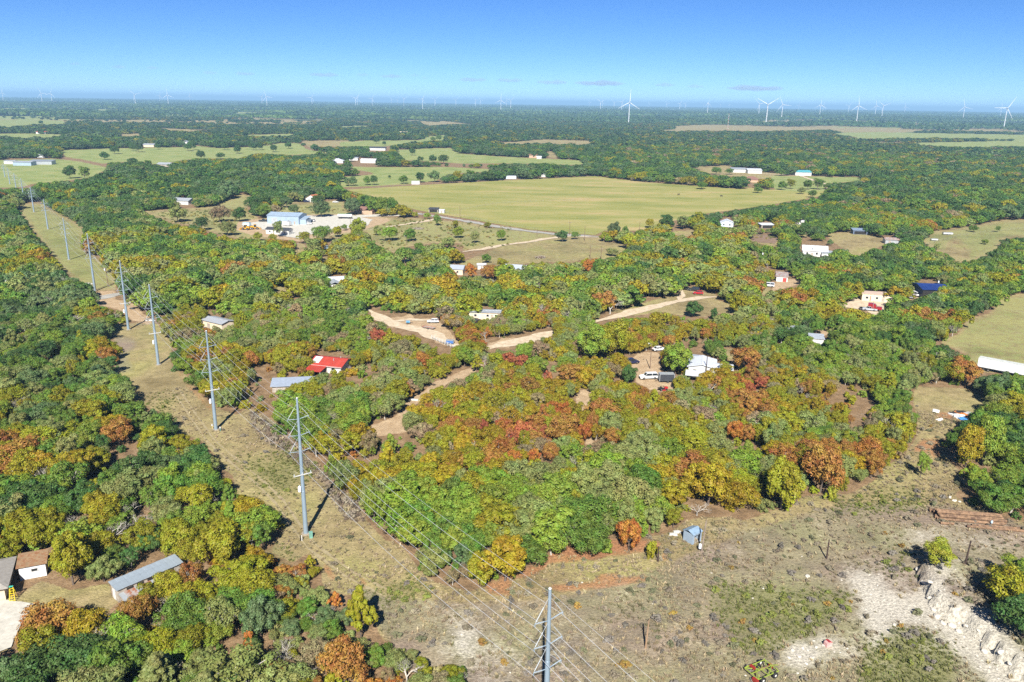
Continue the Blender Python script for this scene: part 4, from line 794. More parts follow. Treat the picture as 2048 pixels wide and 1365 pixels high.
    # middle distance and far woods
    for r0, r1, s, forms, nm, lab in ((700, 1500, 7.4, MID + FARM[:0], 'woodland', 'dark oak woods between the pastures'), (1500, 3600, 11.5, FARM, 'woodland', 'far dark woods running toward the wind farm')):
        x, y = jitter_grid(r0, r1, s, math.radians(38)); n = len(x)
        h = rng.uniform(5, 8.5, n) * (1 if r0 < 1000 else .92); h = h * rng.choice([.75, 1., 1.25], n); r = h * rng.uniform(.62, .86, n) * (1 if r0 < 1000 else 1.2)
        k = free_of_open(x, y, h, r, r0 > 1000)
        k &= (far_clearing(x, y) < .5) | (rng.random(n) < .04)
        x, y, h, r = x[k], y[k], h[k], r[k]; n = len(x)
        for s_ in (SINGLE): pass
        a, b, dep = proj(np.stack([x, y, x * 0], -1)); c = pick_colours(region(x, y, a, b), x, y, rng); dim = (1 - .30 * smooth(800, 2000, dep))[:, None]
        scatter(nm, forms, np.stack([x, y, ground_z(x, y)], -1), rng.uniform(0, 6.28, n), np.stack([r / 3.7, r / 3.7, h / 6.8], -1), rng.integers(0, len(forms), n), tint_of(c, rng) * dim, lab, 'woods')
    x, y = jitter_grid(3600, 16000, 95, math.radians(37)); k = (vnoise(x, y, 700, 61) * .5 + vnoise(x, y, 230, 62) * .5 < .64) & (far_clearing(x, y) < .5); x, y = x[k], y[k]; n = len(x)
    sc_ = rng.uniform(.9, 1.5, (n, 1)) * np.array([[1.3, 1.2, 1.0]]) * (1 + np.hypot(x, y)[:, None] / 16000)
    a, b, dep = proj(np.stack([x, y, x * 0], -1))
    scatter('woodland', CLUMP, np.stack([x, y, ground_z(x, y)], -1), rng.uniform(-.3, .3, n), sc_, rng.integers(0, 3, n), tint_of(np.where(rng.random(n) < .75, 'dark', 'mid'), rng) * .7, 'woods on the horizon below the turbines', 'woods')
    for q in SINGLE:
        px, py, wd, ht, cname, grp = q; g = G(px, py); m = mpp(py); col = tint_of([cname], rng)[0]
        a, b, dep = proj(np.array([g]))
        hh, rr_ = max(2.2, min(12, ht * m * 1.05)), max(1.1, min(6.5, wd * m * .5))
        big = hh > 3
        tree_object(g.x, g.y, hh, rr_, cname, col, NEAR[rng.integers(0, 6)], 'town', px, py, 'field_oak', label=f'{"tall" if hh > 8.5 else ("middling" if hh > 5.5 else ("low" if big else "small"))}{" spreading" if rr_ > .62 * hh else ""} {WORD[cname]} tree among the {grp}'.replace('scattered trees on the yellow brush ground below the hay field', 'trees on the yellow brush ground').replace('dark oaks dotted over', 'oaks on').replace('oaks lined up along', 'oaks along'), group=grp)
    for px, py, wd, ht, cname, lab in NOTABLE:
        g = G(px, py); m = mpp(py); col = np.array(PAL[cname]) * 1.1; bush = 'bush' in lab or 'thicket' in lab or 'sapling' in lab
        hh, rr_ = ht * m * 1.12, wd * m * .5
        form = (NEAR[6] if 'pointed' in lab else (random.choice(BUSH) if bush and hh < 4.0 else NEAR[rng.integers(0, 6)]))
        nm = 'bush' if bush and form in BUSH else 'landmark_oak'
        tree_object(g.x, g.y, hh, rr_, cname, col, form, 'front', px, py, nm, label=lab, group='bushes that stand out by colour' if nm == 'bush' else 'oaks that stand out by colour')
plant_trees()

# ------------------------------------------------------------------ building helpers
WHITE = mat('white_paint', (.56, .56, .54), .55, 0, .16, .8, stain=(.40, .38, .34), stain_amt=.56)
CREAM = mat('cream_siding', (.62, .52, .38), .6, 0, .15, .8)
TIN = mat('grey_tin', (.42, .45, .47), .45, .35, .2, .8)
BLUETIN = mat('blue_grey_metal', (.33, .42, .52), .45, .2, .12, .5)
RUSTTIN = mat('rusty_tin', (.40, .38, .36), .6, .2, .3, .9, stain=(.30, .11, .05), stain_amt=.46)
RUST = mat('rust_brown', (.22, .135, .078), .85, 0, .5, 1.6, stain=(.075, .042, .03), stain_amt=.5)
REDROOF = mat('red_metal_roof', (.42, .055, .035), .5, .1, .18, .5, stain=(.33, .06, .045), stain_amt=.55)
BROWNROOF = mat('brown_shingle', (.20, .105, .08), .9, 0, .3, 2)
DARKROOF = mat('dark_shingle', (.045, .05, .06), .8, 0, .3, 2)
WHITEROOF = mat('white_metal_roof', (.62, .65, .68), .45, .15, .10, .5, stain=(.48, .48, .47), stain_amt=.6)
NAVY = mat('navy_metal_roof', (.02, .045, .19), .4, .2, .2, .5)
TEAL = mat('teal_metal_roof', (.10, .38, .42), .45, .1, .15, .5)
ORROOF = mat('orange_tile_roof', (.42, .15, .07), .8, 0, .2, 2)
BRICK = mat('tan_brick', (.45, .30, .20), .85, 0, .25, 3)
BLACK = mat('black_rubber', (.015, .015, .016), .7, 0, .2, 3)
SHADEPAINT = mat('opening_shade', (.02, .018, .016), .9, 0, .2, 2)  # dark paint for the shade inside bays, vents and truck beds
GALV = mat('galvanised_steel', (.27, .35, .42), .42, .3, .10, .5)
ALU = mat('aluminium_wire', (.62, .64, .66), .45, .4, .1, 1)
POLYM = mat('grey_insulator', (.40, .44, .46), .5, 0, .1, 2)
WOOD = mat('weathered_wood', (.16, .105, .07), .9, 0, .4, 2)
GWOOD = mat('grey_board', (.36, .32, .27), .9, 0, .35, 2, stain=(.16, .11, .07), stain_amt=.55)
STEEL = mat('steel_rim', (.55, .55, .55), .35, .6, .1, 2)
def swap(v): return Vector((v[1], v[0], v[2]))
def prism_x(mb, prof_yz, x0, x1):
    n = len(prof_yz); vs = [Vector((x, y, z)) for x in (x0, x1) for y, z in prof_yz]
    mb.add(vs, [(k, (k + 1) % n, n + (k + 1) % n, n + k) for k in range(n)] + [tuple(range(n - 1, -1, -1)), tuple(range(n, 2 * n))])
def side_frame(side, w, d):
    return {'f': (Vector((0, -d / 2, 0)), Vector((1, 0, 0)), Vector((0, -1, 0))), 'b': (Vector((0, d / 2, 0)), Vector((-1, 0, 0)), Vector((0, 1, 0))), 'l': (Vector((-w / 2, 0, 0)), Vector((0, -1, 0)), Vector((-1, 0, 0))), 'r': (Vector((w / 2, 0, 0)), Vector((0, 1, 0)), Vector((1, 0, 0)))}[side]
def oriented_box(mb, c, t, nrm, wd, ht, th):
    M = Matrix((t, nrm, Vector((0, 0, 1)))).transposed(); mb.box(c, (wd, th, ht), M=M)
def add_openings(root, w, d, wins, doors, frame=None, doorm=None):
    for s, x, z, ww, hh in wins:
        o, t, n = side_frame(s, w, d); c = o + t * x + Vector((0, 0, z)) + n * .03
        f = MB(); 
        for dx, dz, a, b in ((-ww / 2, 0, .1, hh + .2), (ww / 2, 0, .1, hh + .2), (0, -hh / 2, ww - .1, .1), (0, hh / 2, ww - .1, .1)): oriented_box(f, c + t * dx + Vector((0, 0, dz)) + n * .01, t, n, a, b, .1)
        fo = f.build('window', frame or WHITE, root); p = MB(); oriented_box(p, c, t, n, ww - .1, hh - .1, .05); p.build('pane', glass(), fo)
    for s, x, ww, hh in doors:
        o, t, n = side_frame(s, w, d); c = o + t * x + Vector((0, 0, hh / 2 + .05)) + n * .04
        m = MB(); oriented_box(m, c, t, n, ww, hh, .08); do = m.build('door', doorm or GWOOD, root); h = MB(); oriented_box(h, c + t * ww * .38 + n * .07, t, n, .12, .12, .08); h.build('handle', STEEL, do)
def house(name, label, cat, px, py, w, d, h, rot=0, wall=WHITE, roof=TIN, pitch=.3, kind='gable', over=.4, wins=(), doors=(), extra=None, group=None, doorm=None, ridge=True):
    g = G(px, py); rz = math.radians(rot); root = thing(name, label, cat, (g.x, g.y, g.z), rz, group)
    b = MB(); r = MB(); cap = None; th = .12
    if kind == 'gable':
        top = h + d / 2 * pitch; prism_x(b, [(-d / 2, -.3), (d / 2, -.3), (d / 2, h), (0, top), (-d / 2, h)], -w / 2, w / 2)
        for s in (-1, 1): prism_x(r, [(s * (d / 2 + over), h - over * pitch + .03), (0, top + .03), (0, top + .03 + th), (s * (d / 2 + over), h - over * pitch + .03 + th)], -w / 2 - over, w / 2 + over)
        cap = MB(); cap.box((0, 0, top + th + .06), (w + 2 * over + .04, .35, .08))
    elif kind == 'gable_y':
        top = h + w / 2 * pitch; b.prism([(-w / 2, -.3), (w / 2, -.3), (w / 2, h), (0, top), (-w / 2, h)], -d / 2, d / 2)
        for s in (-1, 1): r.prism([(s * (w / 2 + over), h - over * pitch + .03), (0, top + .03), (0, top + .03 + th), (s * (w / 2 + over), h - over * pitch + .03 + th)], -d / 2 - over, d / 2 + over)
        cap = MB(); cap.box((0, 0, top + th + .06), (.35, d + 2 * over + .04, .08))
    elif kind == 'hip':
        b.box((0, 0, h / 2 - .15), (w, d, h + .3)); k = d / 2; top = h + k * pitch; W, D = w / 2 + over, d / 2 + over; e = h - over * pitch + .05
        r.add([(-W, -D, e), (W, -D, e), (W, D, e), (-W, D, e), (-W + D, 0, top), (W - D, 0, top), (-W, -D, e - th), (W, -D, e - th), (W, D, e - th), (-W, D, e - th)], [(0, 1, 5, 4), (1, 2, 5), (2, 3, 4, 5), (3, 0, 4), (6, 7, 1, 0), (7, 8, 2, 1), (8, 9, 3, 2), (9, 6, 0, 3), (9, 8, 7, 6)])
    elif kind == 'shed':
        rise = d * pitch; prism_x(b, [(-d / 2, -.3), (d / 2, -.3), (d / 2, h + rise), (-d / 2, h)], -w / 2, w / 2)
        prism_x(r, [(-d / 2 - over, h - over * pitch + .03), (d / 2 + over, h + rise + over * pitch + .03), (d / 2 + over, h + rise + over * pitch + .03 + th), (-d / 2 - over, h - over * pitch + .03 + th)], -w / 2 - over, w / 2 + over)
    else:
        b.box((0, 0, h / 2 - .15), (w, d, h + .3)); r.box((0, 0, h + .14), (w + .3, d + .3, .2)); r.box((0, -d / 2 - .1, h + .26), (w + .34, .2, .12))
    b.build('wall', wall, root); ro = r.build('roof', roof, root)
    if cap and ridge: cap.build('ridge_cap', roof, ro)
    add_openings(root, w, d, wins, doors, doorm=doorm)
    if extra: extra(root)
    return root
def lean_to(root, x, y, w, d, h, roofm, pitch=.2, posts=True, walled=None):
    """porch or carport roof on posts, sloping down toward -y"""
    r = MB(); prism_x(r, [(y - d / 2, h), (y + d / 2, h + d * pitch), (y + d / 2, h + d * pitch + .1), (y - d / 2, h + .1)], x - w / 2, x + w / 2); r.build('porch_roof', roofm, root)
    if walled:
        b = MB(); b.box((x, y, h / 2 - .1), (w - .3, d - .3, h - .1)); b.build('porch_wall', walled, root)
    elif posts:
        for sx in (-1, 1): p = MB(); p.tube((x + sx * (w / 2 - .15), y - d / 2 + .15, -.2), (x + sx * (w / 2 - .15), y - d / 2 + .15, h + .05), .07, n=6); p.build('porch_post', WHITE, root)

def workshop_extra(root):
    lean_to(root, 13.2, -1, 4.5, 9, 3.4, BLUETIN, .12, walled=BLUETIN)
    for x in np.arange(-10.5, 11, 1.5):
        for s in (-1, 1):
            r = MB(); r.tube((x, s * 7.25, 5.62), (x, s * .3, 7.0), .05, n=4); r.build('roof_seam', BLUETIN, root)
    m = MB(); m.box((-6, -7.05, 2.1), (4.2, .1, 4.2)); m.build('roller_door', TIN, root)
house('metal_workshop', 'large blue grey metal workshop in the pale yard', 'workshop', 575, 446, 22, 14, 5.5, -8, BLUETIN, BLUETIN, .2, extra=workshop_extra, wins=[('f', 4, 2.2, 1.2, 1), ('l', 0, 2.5, 1.2, 1)], doors=[('f', 8, 1.1, 2.2)])
house('manufactured_home', 'narrow white home with dark shingle roof beside the workshop yard', 'house', 559, 468, 15.5, 5.2, 2.9, -14, WHITE, DARKROOF, .35, wins=[('f', -5, 1.6, 1.1, 1), ('f', 0, 1.6, 1.1, 1), ('f', 5, 1.6, 1.1, 1), ('r', 0, 1.6, 1, 1)], doors=[('f', -2.5, 1, 2)])
def ranch_extra(root):
    c = MB(); c.box((-6.5, -1, 4.4), (1.1, .9, 3.2)); c.build('chimney', BRICK, root)
    b = MB(); b.box((4.5, -6.2, 1.35), (6.5, 4.2, 2.7)); b.build('wing_wall', BRICK, root)
    r = MB(); r.prism([(.85, 2.65), (4.5, 4.2), (8.15, 2.65), (8.15, 2.78), (4.5, 4.35), (.85, 2.78)], -8.7, -3.6); r.build('wing_roof', BROWNROOF, root)
house('ranch_house', 'tan brick ranch house with reddish brown roof by the hay field', 'house', 732, 426, 16, 9, 2.8, -10, BRICK, BROWNROOF, .42, 'hip', .6, wins=[('f', -5, 1.5, 1.4, 1.1), ('f', -2, 1.5, 1.4, 1.1)], doors=[('f', 0, 1, 2.1)], extra=ranch_extra)
house('farm_house', 'white gabled house with orange tile roof among dark oaks', 'house', 628, 404, 11, 7, 3, -25, WHITE, ORROOF, .5, 'gable_y', wins=[('f', -2, 1.6, 1, 1.2), ('f', 2, 1.6, 1, 1.2)], doors=[('f', 0, 1, 2)])
def bay_shade(root_w, depth, h):
    def f(root): m = MB(); m.box((0, -depth / 2 - .02, h * .45), (root_w * .85, .06, h * .8)); m.build('bay_shade_panel', SHADEPAINT, root)  # dark panel on the closed wall, painted shade of an open bay
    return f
house('open_shed', 'black roofed open shed at the corner of the hay field', 'shed', 868, 424.5, 7, 5, 2.4, -6, GWOOD, DARKROOF, .12, 'shed', .4, extra=bay_shade(7, 5, 2.4))
house('storage_box', 'small white storage box beside the black open shed', 'shed', 884, 426.5, 4, 3.4, 2.3, -6, WHITE, WHITEROOF, .2, 'gable', .2, doors=[('f', 0, 1.4, 1.9)])
def lhouse_extra(root):
    b = MB(); b.box((-3.8, -5.5, 1.4), (5.2, 6, 2.8)); b.build('wing_wall', WHITE, root)
    r = MB(); r.prism([(-6.8, 2.7), (-3.8, 3.9), (-.8, 2.7), (-.8, 2.83), (-3.8, 4.05), (-6.8, 2.83)], -9, -.5); r.build('wing_roof', TIN, root)
house('cottage', 'pale grey roofed L shaped house half hidden in the oaks', 'house', 684, 573, 13, 8, 2.8, 18, WHITE, mat('pale_grey_roof', (.52, .56, .60), .5, .2, .1), .4, extra=lhouse_extra, wins=[('f', 3, 1.5, 1.2, 1), ('r', 0, 1.5, 1, 1)])
house('tin_barn', 'tin roofed barn with a cream end wall beside the power line strip', 'barn', 438, 657, 10.5, 5.5, 3.0, -32, CREAM, mat('pale_tin_roof', (.40, .44, .48), .5, .2, .2, stain=(.33, .32, .31)), .22, wins=[('l', 0, 1.8, .8, .8)], doors=[('f', -2, 1.4, 2.1)])
def red_extra(root):
    lean_to(root, -2.2, -6.6, 5.5, 4.2, 1.75, REDROOF, .1)
    m = MB(); m.box((0, -4.62, 2.28), (10.9, .12, .3)); m.build('fascia', WHITE, root)
    s = MB(); s.box((-3.8, -1.9, 3.26), (2.4, 3.4, .06), M=Matrix.Rotation(.28, 3, 'X')); s.build('roof_patch', WHITEROOF, root)
    v = MB(); v.tube((1.5, -1.5, 3.0), (1.5, -1.5, 4.0), .12); v.build('roof_vent', TIN, root)
    v = MB(); v.tube((3, .3, 3.3), (3, .3, 4.2), .12); v.build('roof_vent', TIN, root)
house('red_roofed_house', 'white house with bright red metal roof in the oaks', 'house', 664, 738, 10, 8.2, 2.4, -14, WHITE, REDROOF, .28, over=.6, extra=red_extra, wins=[('f', -3, 1.6, 1, 1), ('f', 2.5, 1.6, 1.2, 1)], doors=[('f', 0, 1, 2)])
house('long_shed', 'long low shed with plain grey tin roof below the red roofed house', 'shed', 590, 778, 12, 5, 1.9, 10, GWOOD, mat('blue_grey_tin', (.40, .46, .54), .45, .3, .15), .1, 'shed', .5)
house('mobile_home', 'cream mobile home with two dark windows beside the dirt road', 'mobile home', 970, 637, 12, 4.4, 2.9, -3, CREAM, TIN, .12, wins=[('f', 1.2, 1.7, 1.0, .9), ('f', 4.4, 1.7, 1.0, .9), ('f', -3.5, 1.7, 1, .9)], doors=[('f', 2.8, .9, 2)])
def white_extra(root):
    b = MB(); b.box((6.4, -1.5, 1.35), (5.4, 5.6, 2.7)); b.build('wing_wall', WHITE, root)
    r = MB(); prism_x(r, [(-4.7, 2.7), (-1.5, 3.35), (1.7, 2.7), (1.7, 2.83), (-1.5, 3.5), (-4.7, 2.83)], 3.3, 9.4); r.build('wing_roof', WHITEROOF, root)
    lean_to(root, -1.5, -9.2, 6.4, 4.6, 2.2, WHITEROOF, .06)
    d = MB(); d.box((-1, -5.8, .25), (6, 2.6, .3)); d.build('deck', CREAM, root)
    b = MB(); b.box((-2.5, 7.2, 1.2), (6, 4, 2.4)); b.build('rear_wall', WHITE, root); r = MB(); r.box((-2.5, 7.2, 2.5), (6.6, 4.6, .16)); r.build('rear_roof', TIN, root)
house('white_roofed_house', 'sprawling white house with bright white metal roofs in the clearing', 'house', 1403, 744, 8, 9, 2.9, -14, WHITE, WHITEROOF, .22, 'gable_y', .5, extra=white_extra, wins=[('f', -2, 1.6, 1.1, 1), ('r', 0, 1.5, 1, 1)])
house('grey_cottage', 'small house with slate grey roof north of the mobile home', 'house', 910, 547, 9, 7, 2.8, -8, CREAM, mat('slate_blue_roof', (.34, .38, .44), .6, .1, .15), .35, wins=[('f', 2, 1.5, 1, 1), ('f', -2, 1.5, 1, 1)])
house('garden_shed', 'tiny white roofed shed beside the grey cottage', 'shed', 963, 538, 4, 3.4, 2.2, 5, WHITE, WHITEROOF, .25, doors=[('f', 0, .9, 1.8)])
house('tin_house', 'house with pale blue tin roof at the foot of the mown paddock', 'house', 1036, 546, 12, 7.5, 2.7, -14, WHITE, mat('pale_blue_tin', (.48, .54, .62), .45, .25, .12), .3, wins=[('f', -3, 1.5, 1.1, 1), ('f', 3, 1.5, 1.1, 1)])
def metal_extra(root):
    lean_to(root, 6.8, -3.5, 7, 6, 2.3, TIN, .14, walled=WHITE)
    m = MB(); m.box((-1.5, -3.1, 4.05), (.7, .7, .5)); m.build('skylight', glass(), root)
house('white_metal_house', 'white house with steep white metal roof and grey side wing', 'house', 1628, 511, 13, 8.5, 3.2, -16, WHITE, WHITEROOF, .5, extra=metal_extra, wins=[('f', -4, 1.7, 1.1, 1.2), ('f', 1, 1.7, 1.1, 1.2), ('l', 0, 1.7, 1, 1.2)], doors=[('f', -1.5, 1, 2)])
house('small_house', 'small pale blue house at the edge of the hay field woods', 'house', 1453, 453, 8.5, 6.5, 3, -12, mat('pale_blue_siding', (.50, .60, .68), .6), WHITEROOF, .4, 'gable_y', wins=[('f', -2, 1.6, 1, 1.2), ('f', 2, 1.6, 1, 1.2)])
house('carport', 'low carport with white roof above the tilled garden plot', 'carport', 1532, 456, 9, 6, 2.3, 6, GWOOD, WHITEROOF, .08, 'shed', .4, extra=bay_shade(9, 6, 2.3))
house('caravan', 'white caravan roof poking out of the trees beyond the garden plot', 'caravan', 1600, 449, 6.5, 2.5, 2.6, -10, WHITE, WHITEROOF, .05, 'flat', .1, wins=[('f', 0, 1.6, 1.2, .7)])
house('open_barn', 'slate blue open sided barn at the wood edge', 'barn', 1718, 468, 9, 6, 2.6, -8, mat('slate_blue_wall', (.12, .16, .24), .6), mat('slate_blue_tin', (.25, .32, .42), .45, .2), .1, 'shed', .4, extra=bay_shade(9, 6, 2.4))
house('rusty_shed', 'rust patched tin shed beside the rough pasture', 'shed', 1783, 487, 9, 6.5, 2.6, -10, TIN, RUSTTIN, .25, doors=[('f', -2, 1.3, 1.9)])
def redshed_extra(root): m = MB(); m.box((1.4, -2.56, 1.1), (1.9, .08, 1.9)); m.build('red_door', mat('red_paint', (.5, .05, .04), .5), root)
house('lean_shed', 'grey tin shed with a white and red front on the dirt clearing', 'shed', 1563, 561, 5.2, 7, 2.4, -16, WHITE, RUSTTIN, .12, 'shed', .3, extra=lambda root: (lambda m: (m.box((1.2, -3.56, 1.0), (1.6, .08, 1.8)), m.build('red_door', mat('red_paint', (.5, .05, .04), .5), root)))(MB()))
def flat_extra(root):
    m = MB(); m.box((4.2, -1.2, 3.3), (4.6, 4.2, .16)); m.build('dark_roof_patch', mat('tar_patch', (.09, .075, .06), .9), root)
    for x in (-3.6, 5.8): m = MB(); m.box((x, -3.12, 1.2), (.35, .14, 2.2)); m.build('pillar', mat('brick_red', (.35, .13, .08), .8), root)
house('flat_roofed_building', 'long cream flat roofed building facing the pale hardstanding', 'building', 1755, 601, 14, 6.2, 3, -13, mat('cream_stucco', (.66, .55, .38), .8, 0, .1), mat('pink_tan_roof', (.50, .38, .30), .8), .1, 'flat', extra=flat_extra, wins=[('f', -5, 1.6, 1.2, 1), ('f', -1, 1.6, 1, 1), ('f', 4.2, 1.6, 1.2, 1)], doors=[('f', 1.6, 1, 2.2)])
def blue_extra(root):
    m = MB(); m.box((-1, -6.55, 1.9), (9, .12, 3.6)); m.build('bay_shade_panel', SHADEPAINT, root)  # barn front is closed; this dark panel paints the shade within
house('blue_barn', 'large barn with dark navy blue roof and open front of painted shade', 'barn', 1858, 592, 11, 13, 4.2, -6, mat('navy_wall', (.03, .04, .1), .6), NAVY, .16, 'gable', .5, extra=blue_extra)
house('tool_shed', 'small grey roofed white tool shed at the wood edge', 'shed', 1631, 688, 4.6, 4, 2.4, -14, WHITE, mat('mid_grey_tin', (.42, .46, .50), .45, .25), .14, 'shed', .35, doors=[('r', 0, 1, 1.9)])
house('outbuilding', 'weathered grey tin outbuilding half behind a spreading oak', 'shed', 1588, 676, 5, 7, 3, -14, TIN, TIN, .2, 'gable_y', .2, wins=[('f', 0, 1.6, .9, .9)])
# portable shed with an open front
def portable():
    g = G(1384, 1081); root = thing('portable_shed', 'small blue grey metal shed with an open front beside a leaning pole', 'shed', g, math.radians(38))
    w, d, h = 2.5, 2.3, 2.1; m = BLUETIN
    for nm, c, dm in (('back_wall', (0, d / 2, h / 2), (w, .06, h)), ('side_wall', (-w / 2, 0, h / 2), (.06, d - .07, h)), ('side_wall', (w / 2, 0, h / 2), (.06, d - .07, h))): b = MB(); b.box(c, dm); b.build(nm, m, root)
    for c, dm in (((-w / 2 + .22, -d / 2, h / 2), (.36, .06, h)), ((w / 2 - .22, -d / 2, h / 2), (.36, .06, h)), ((0, -d / 2, h - .2), (w - .82, .055, .4))): b = MB(); b.box(c, dm); b.build('front_panel', m, root)
    b = MB(); b.box((0, 0, .04), (w - .1, d - .1, .08)); b.build('floor_panel', GWOOD, root)
    b = MB(); b.box((.1, d / 2 - .5, .75), (1.7, .5, 1.1)); b.build('pale_crate', mat('pale_pink_board', (.6, .45, .4), .8), root)
    r = MB()
    for s in (-1, 1): prism_x(r, [(s * (d / 2 + .18), h - .03), (0, h + .5), (0, h + .56), (s * (d / 2 + .18), h + .03)], -w / 2 - .15, w / 2 + .15)
    r.build('roof', mat('blue_metal_roof', (.28, .40, .52), .4, .25), root)
portable()
# the coop: long tin building built from its traced roof corners
def coop():
    a = P(220, 1163, 2.9); b = P(331, 1117, 2.9); dcorner = P(251, 1169, 2.5)
    ax = Vector((b - a)[:2]); L = ax.length + 1.5; rz = math.atan2(ax.y, ax.x)
    wd = abs(Vector((dcorner - a)[:2]).dot(Vector((-ax.y, ax.x)).normalized())) + .5
    mid = Vector(a[:2]) + ax.normalized() * L / 2 - Vector((-ax.y, ax.x)).normalized() * wd / 2
    root = thing('chicken_coop', 'long narrow coop with grey tin roof and a lower lean-to of rusty sheets', 'coop', (mid.x, mid.y, 0), rz)
    wall = MB(); prism_x(wall, [(-wd / 2, -.3), (wd / 2, -.3), (wd / 2, 2.75), (-wd / 2, 2.45)], -L / 2, L / 2); wall.build('wall', GWOOD, root)
    n = int(L / 1.05); sw = (L + .5) / n
    me = None
    for k in range(n):      # tin sheets, each lapped a little over its neighbour
        x = -L / 2 - .25 + sw * (k + .5); r = MB(); prism_x(r, [(-wd / 2 - .3, 2.44), (wd / 2 + .25, 2.81), (wd / 2 + .25, 2.84), (-wd / 2 - .3, 2.47)], -sw / 2 - .02, sw / 2 + .02)
        if me is None: me = r.mesh('roof_sheet', mat('coop_tin', (.36, .42, .46), .42, .35, .15))
        link('roof_sheet', me, root, (x, 0, .03 * (k % 2)))
    for k in range(5): m = MB(); m.box((-L / 2 + 2 + k * (L - 4) / 4, -wd / 2 - .04, 1.75), (1.1, .06, .6)); m.build('wall_vent', SHADEPAINT, root)
    m = MB(); m.box((-L / 2 - .04, .1, 1.0), (.06, .95, 1.9)); m.build('door', mat('pale_board', (.6, .58, .55), .8), root)
    mes = None; n2 = int(L * .8 / .85)
    for k in range(n2):     # rusty lean-to sheets
        x = -L / 2 + .5 + .87 * k; r = MB(); prism_x(r, [(-wd / 2 - 2.3, 1.25), (-wd / 2 - .02, 1.62), (-wd / 2 - .02, 1.65), (-wd / 2 - 2.3, 1.28)], -.45, .45)
        o = r.build('lean_to_sheet', RUSTTIN if k % 3 else TIN, root, (x, 0, .03 * (k % 2) + random.uniform(-.02, .03)))
    m = MB(); m.box((-L / 2 + n2 * .43, -wd / 2 - 2.1, .58), (n2 * .85, .08, 1.2)); m.build('lean_to_wall', GWOOD, root)
    return root
coop()
house('board_shed', 'small white board shed with rusty roof by the cracked drive', 'shed', 70, 1146, 4.0, 3.4, 2.5, 24, mat('white_board', (.62, .64, .66), .7, 0, .2, 1.5), mat('rusty_sheet_roof', (.27, .18, .10), .8, 0, .3, 1.2, stain=(.2, .09, .04)), .14, 'shed', .35, wins=[('f', .3, 1.55, 1.0, .6)], doors=[('l', 0, .8, 1.9)])
house('house_corner', 'corner of a grey roofed house beside the yellow ladder', 'house', -70, 1188, 13, 9, 2.7, 24, CREAM, mat('grey_shingle', (.30, .28, .25), .9, 0, .2, 2), .35, 'hip', .7, wins=[('r', -2, 1.5, 1.2, 1)])
# far houses and barns: (name, label, category, px, py, w, d, h, rot, wall, roof, pitch, kind)
for a in (('barn', 'white fronted barn with open bays beyond the hay field trees', 'barn', 1476, 345, 18, 9, 4, -4, WHITE, TIN, .15, 'shed'), ('barn', 'long white barn beside the open bay barn', 'barn', 1508, 347, 17, 9, 4, -4, WHITE, WHITEROOF, .15, 'shed'), ('far_house', 'brown roofed house among the oaks beyond the hay field', 'house', 1502, 364, 17, 12, 3, -8, BRICK, BROWNROOF, .5, 'hip'), ('barn', 'teal roofed white barn beyond the hay field', 'barn', 1604, 351, 19, 11, 4, -4, WHITE, TEAL, .15, 'shed'),
    ('farm_shed', 'long blue grey farm shed on the far pasture edge', 'shed', 50, 331, 21, 12, 4, 2, BLUETIN, TIN, .15, 'gable'), ('farm_shed', 'dark open farm shed beside the long blue grey shed', 'shed', 86, 329, 26, 10, 4, 2, TIN, mat('dim_tin', (.3, .33, .36), .5, .3), .1, 'shed'), ('farm_shed', 'white tank shed at the end of the farm shed row', 'shed', 22, 328, 12, 8, 3.5, 2, WHITE, TIN, .15, 'gable'), ('far_house', 'small white house behind the farm shed row', 'house', 85, 316, 10, 8, 3.2, 0, WHITE, TIN, .3, 'gable'),
    ('far_house', 'white round roofed house on the tan pasture', 'house', 675, 326, 17, 13, 3, 0, WHITE, WHITEROOF, .4, 'hip'), ('far_house', 'white farmhouse with pale roofs in the hedge trees', 'house', 738, 326, 20, 12, 3.4, -4, WHITE, WHITEROOF, .3, 'gable'), ('farm_shed', 'small white farm shed next to the farmhouse with pale roofs', 'shed', 708, 321, 12, 8, 3.4, 0, WHITE, TIN, .2, 'gable'), ('far_house', 'dark roofed house with white walls on the green strip', 'house', 755, 301, 28, 12, 4, 0, WHITE, DARKROOF, .3, 'gable'),
    ('far_house', 'low house with silver roof under the far oaks', 'house', 300, 294, 18, 12, 3.4, 0, CREAM, TIN, .3, 'gable'), ('far_house', 'white gabled house under the far oaks by the pasture track', 'house', 371, 289, 12, 10, 4, 0, WHITE, TIN, .4, 'gable_y'), ('far_house', 'weathered house showing in the dark woods', 'house', 332, 334, 17, 10, 3.2, -10, GWOOD, TIN, .35, 'gable'), ('far_house', 'silver roofed house in the oaks above the workshop', 'house', 367, 408, 15, 10, 3, -12, WHITE, TIN, .3, 'gable'),
    ('travel_trailer', 'white travel trailer parked on the hay field edge', 'trailer', 831, 369, 8, 3, 3, 10, WHITE, WHITEROOF, .05, 'flat'), ('stock_trailer', 'pale blue stock trailer at the hay field hedge', 'trailer', 1022, 358, 11, 3.2, 3.2, 4, mat('pale_blue_metal', (.5, .6, .66), .5), TIN, .05, 'flat'), ('hay_shed', 'little white shed at the hay field hedge', 'shed', 1086, 354, 8, 5, 3, 0, WHITE, WHITEROOF, .2, 'gable'), ('barn', 'red brown barn in the far oak belt', 'barn', 1070, 316, 18, 10, 4, 0, BRICK, RUST, .3, 'gable'), ('far_house', 'white shed beside the red brown barn', 'shed', 1078, 318, 7, 6, 3, 0, WHITE, WHITEROOF, .3, 'gable')):
    house(*a[:13], over=.5)
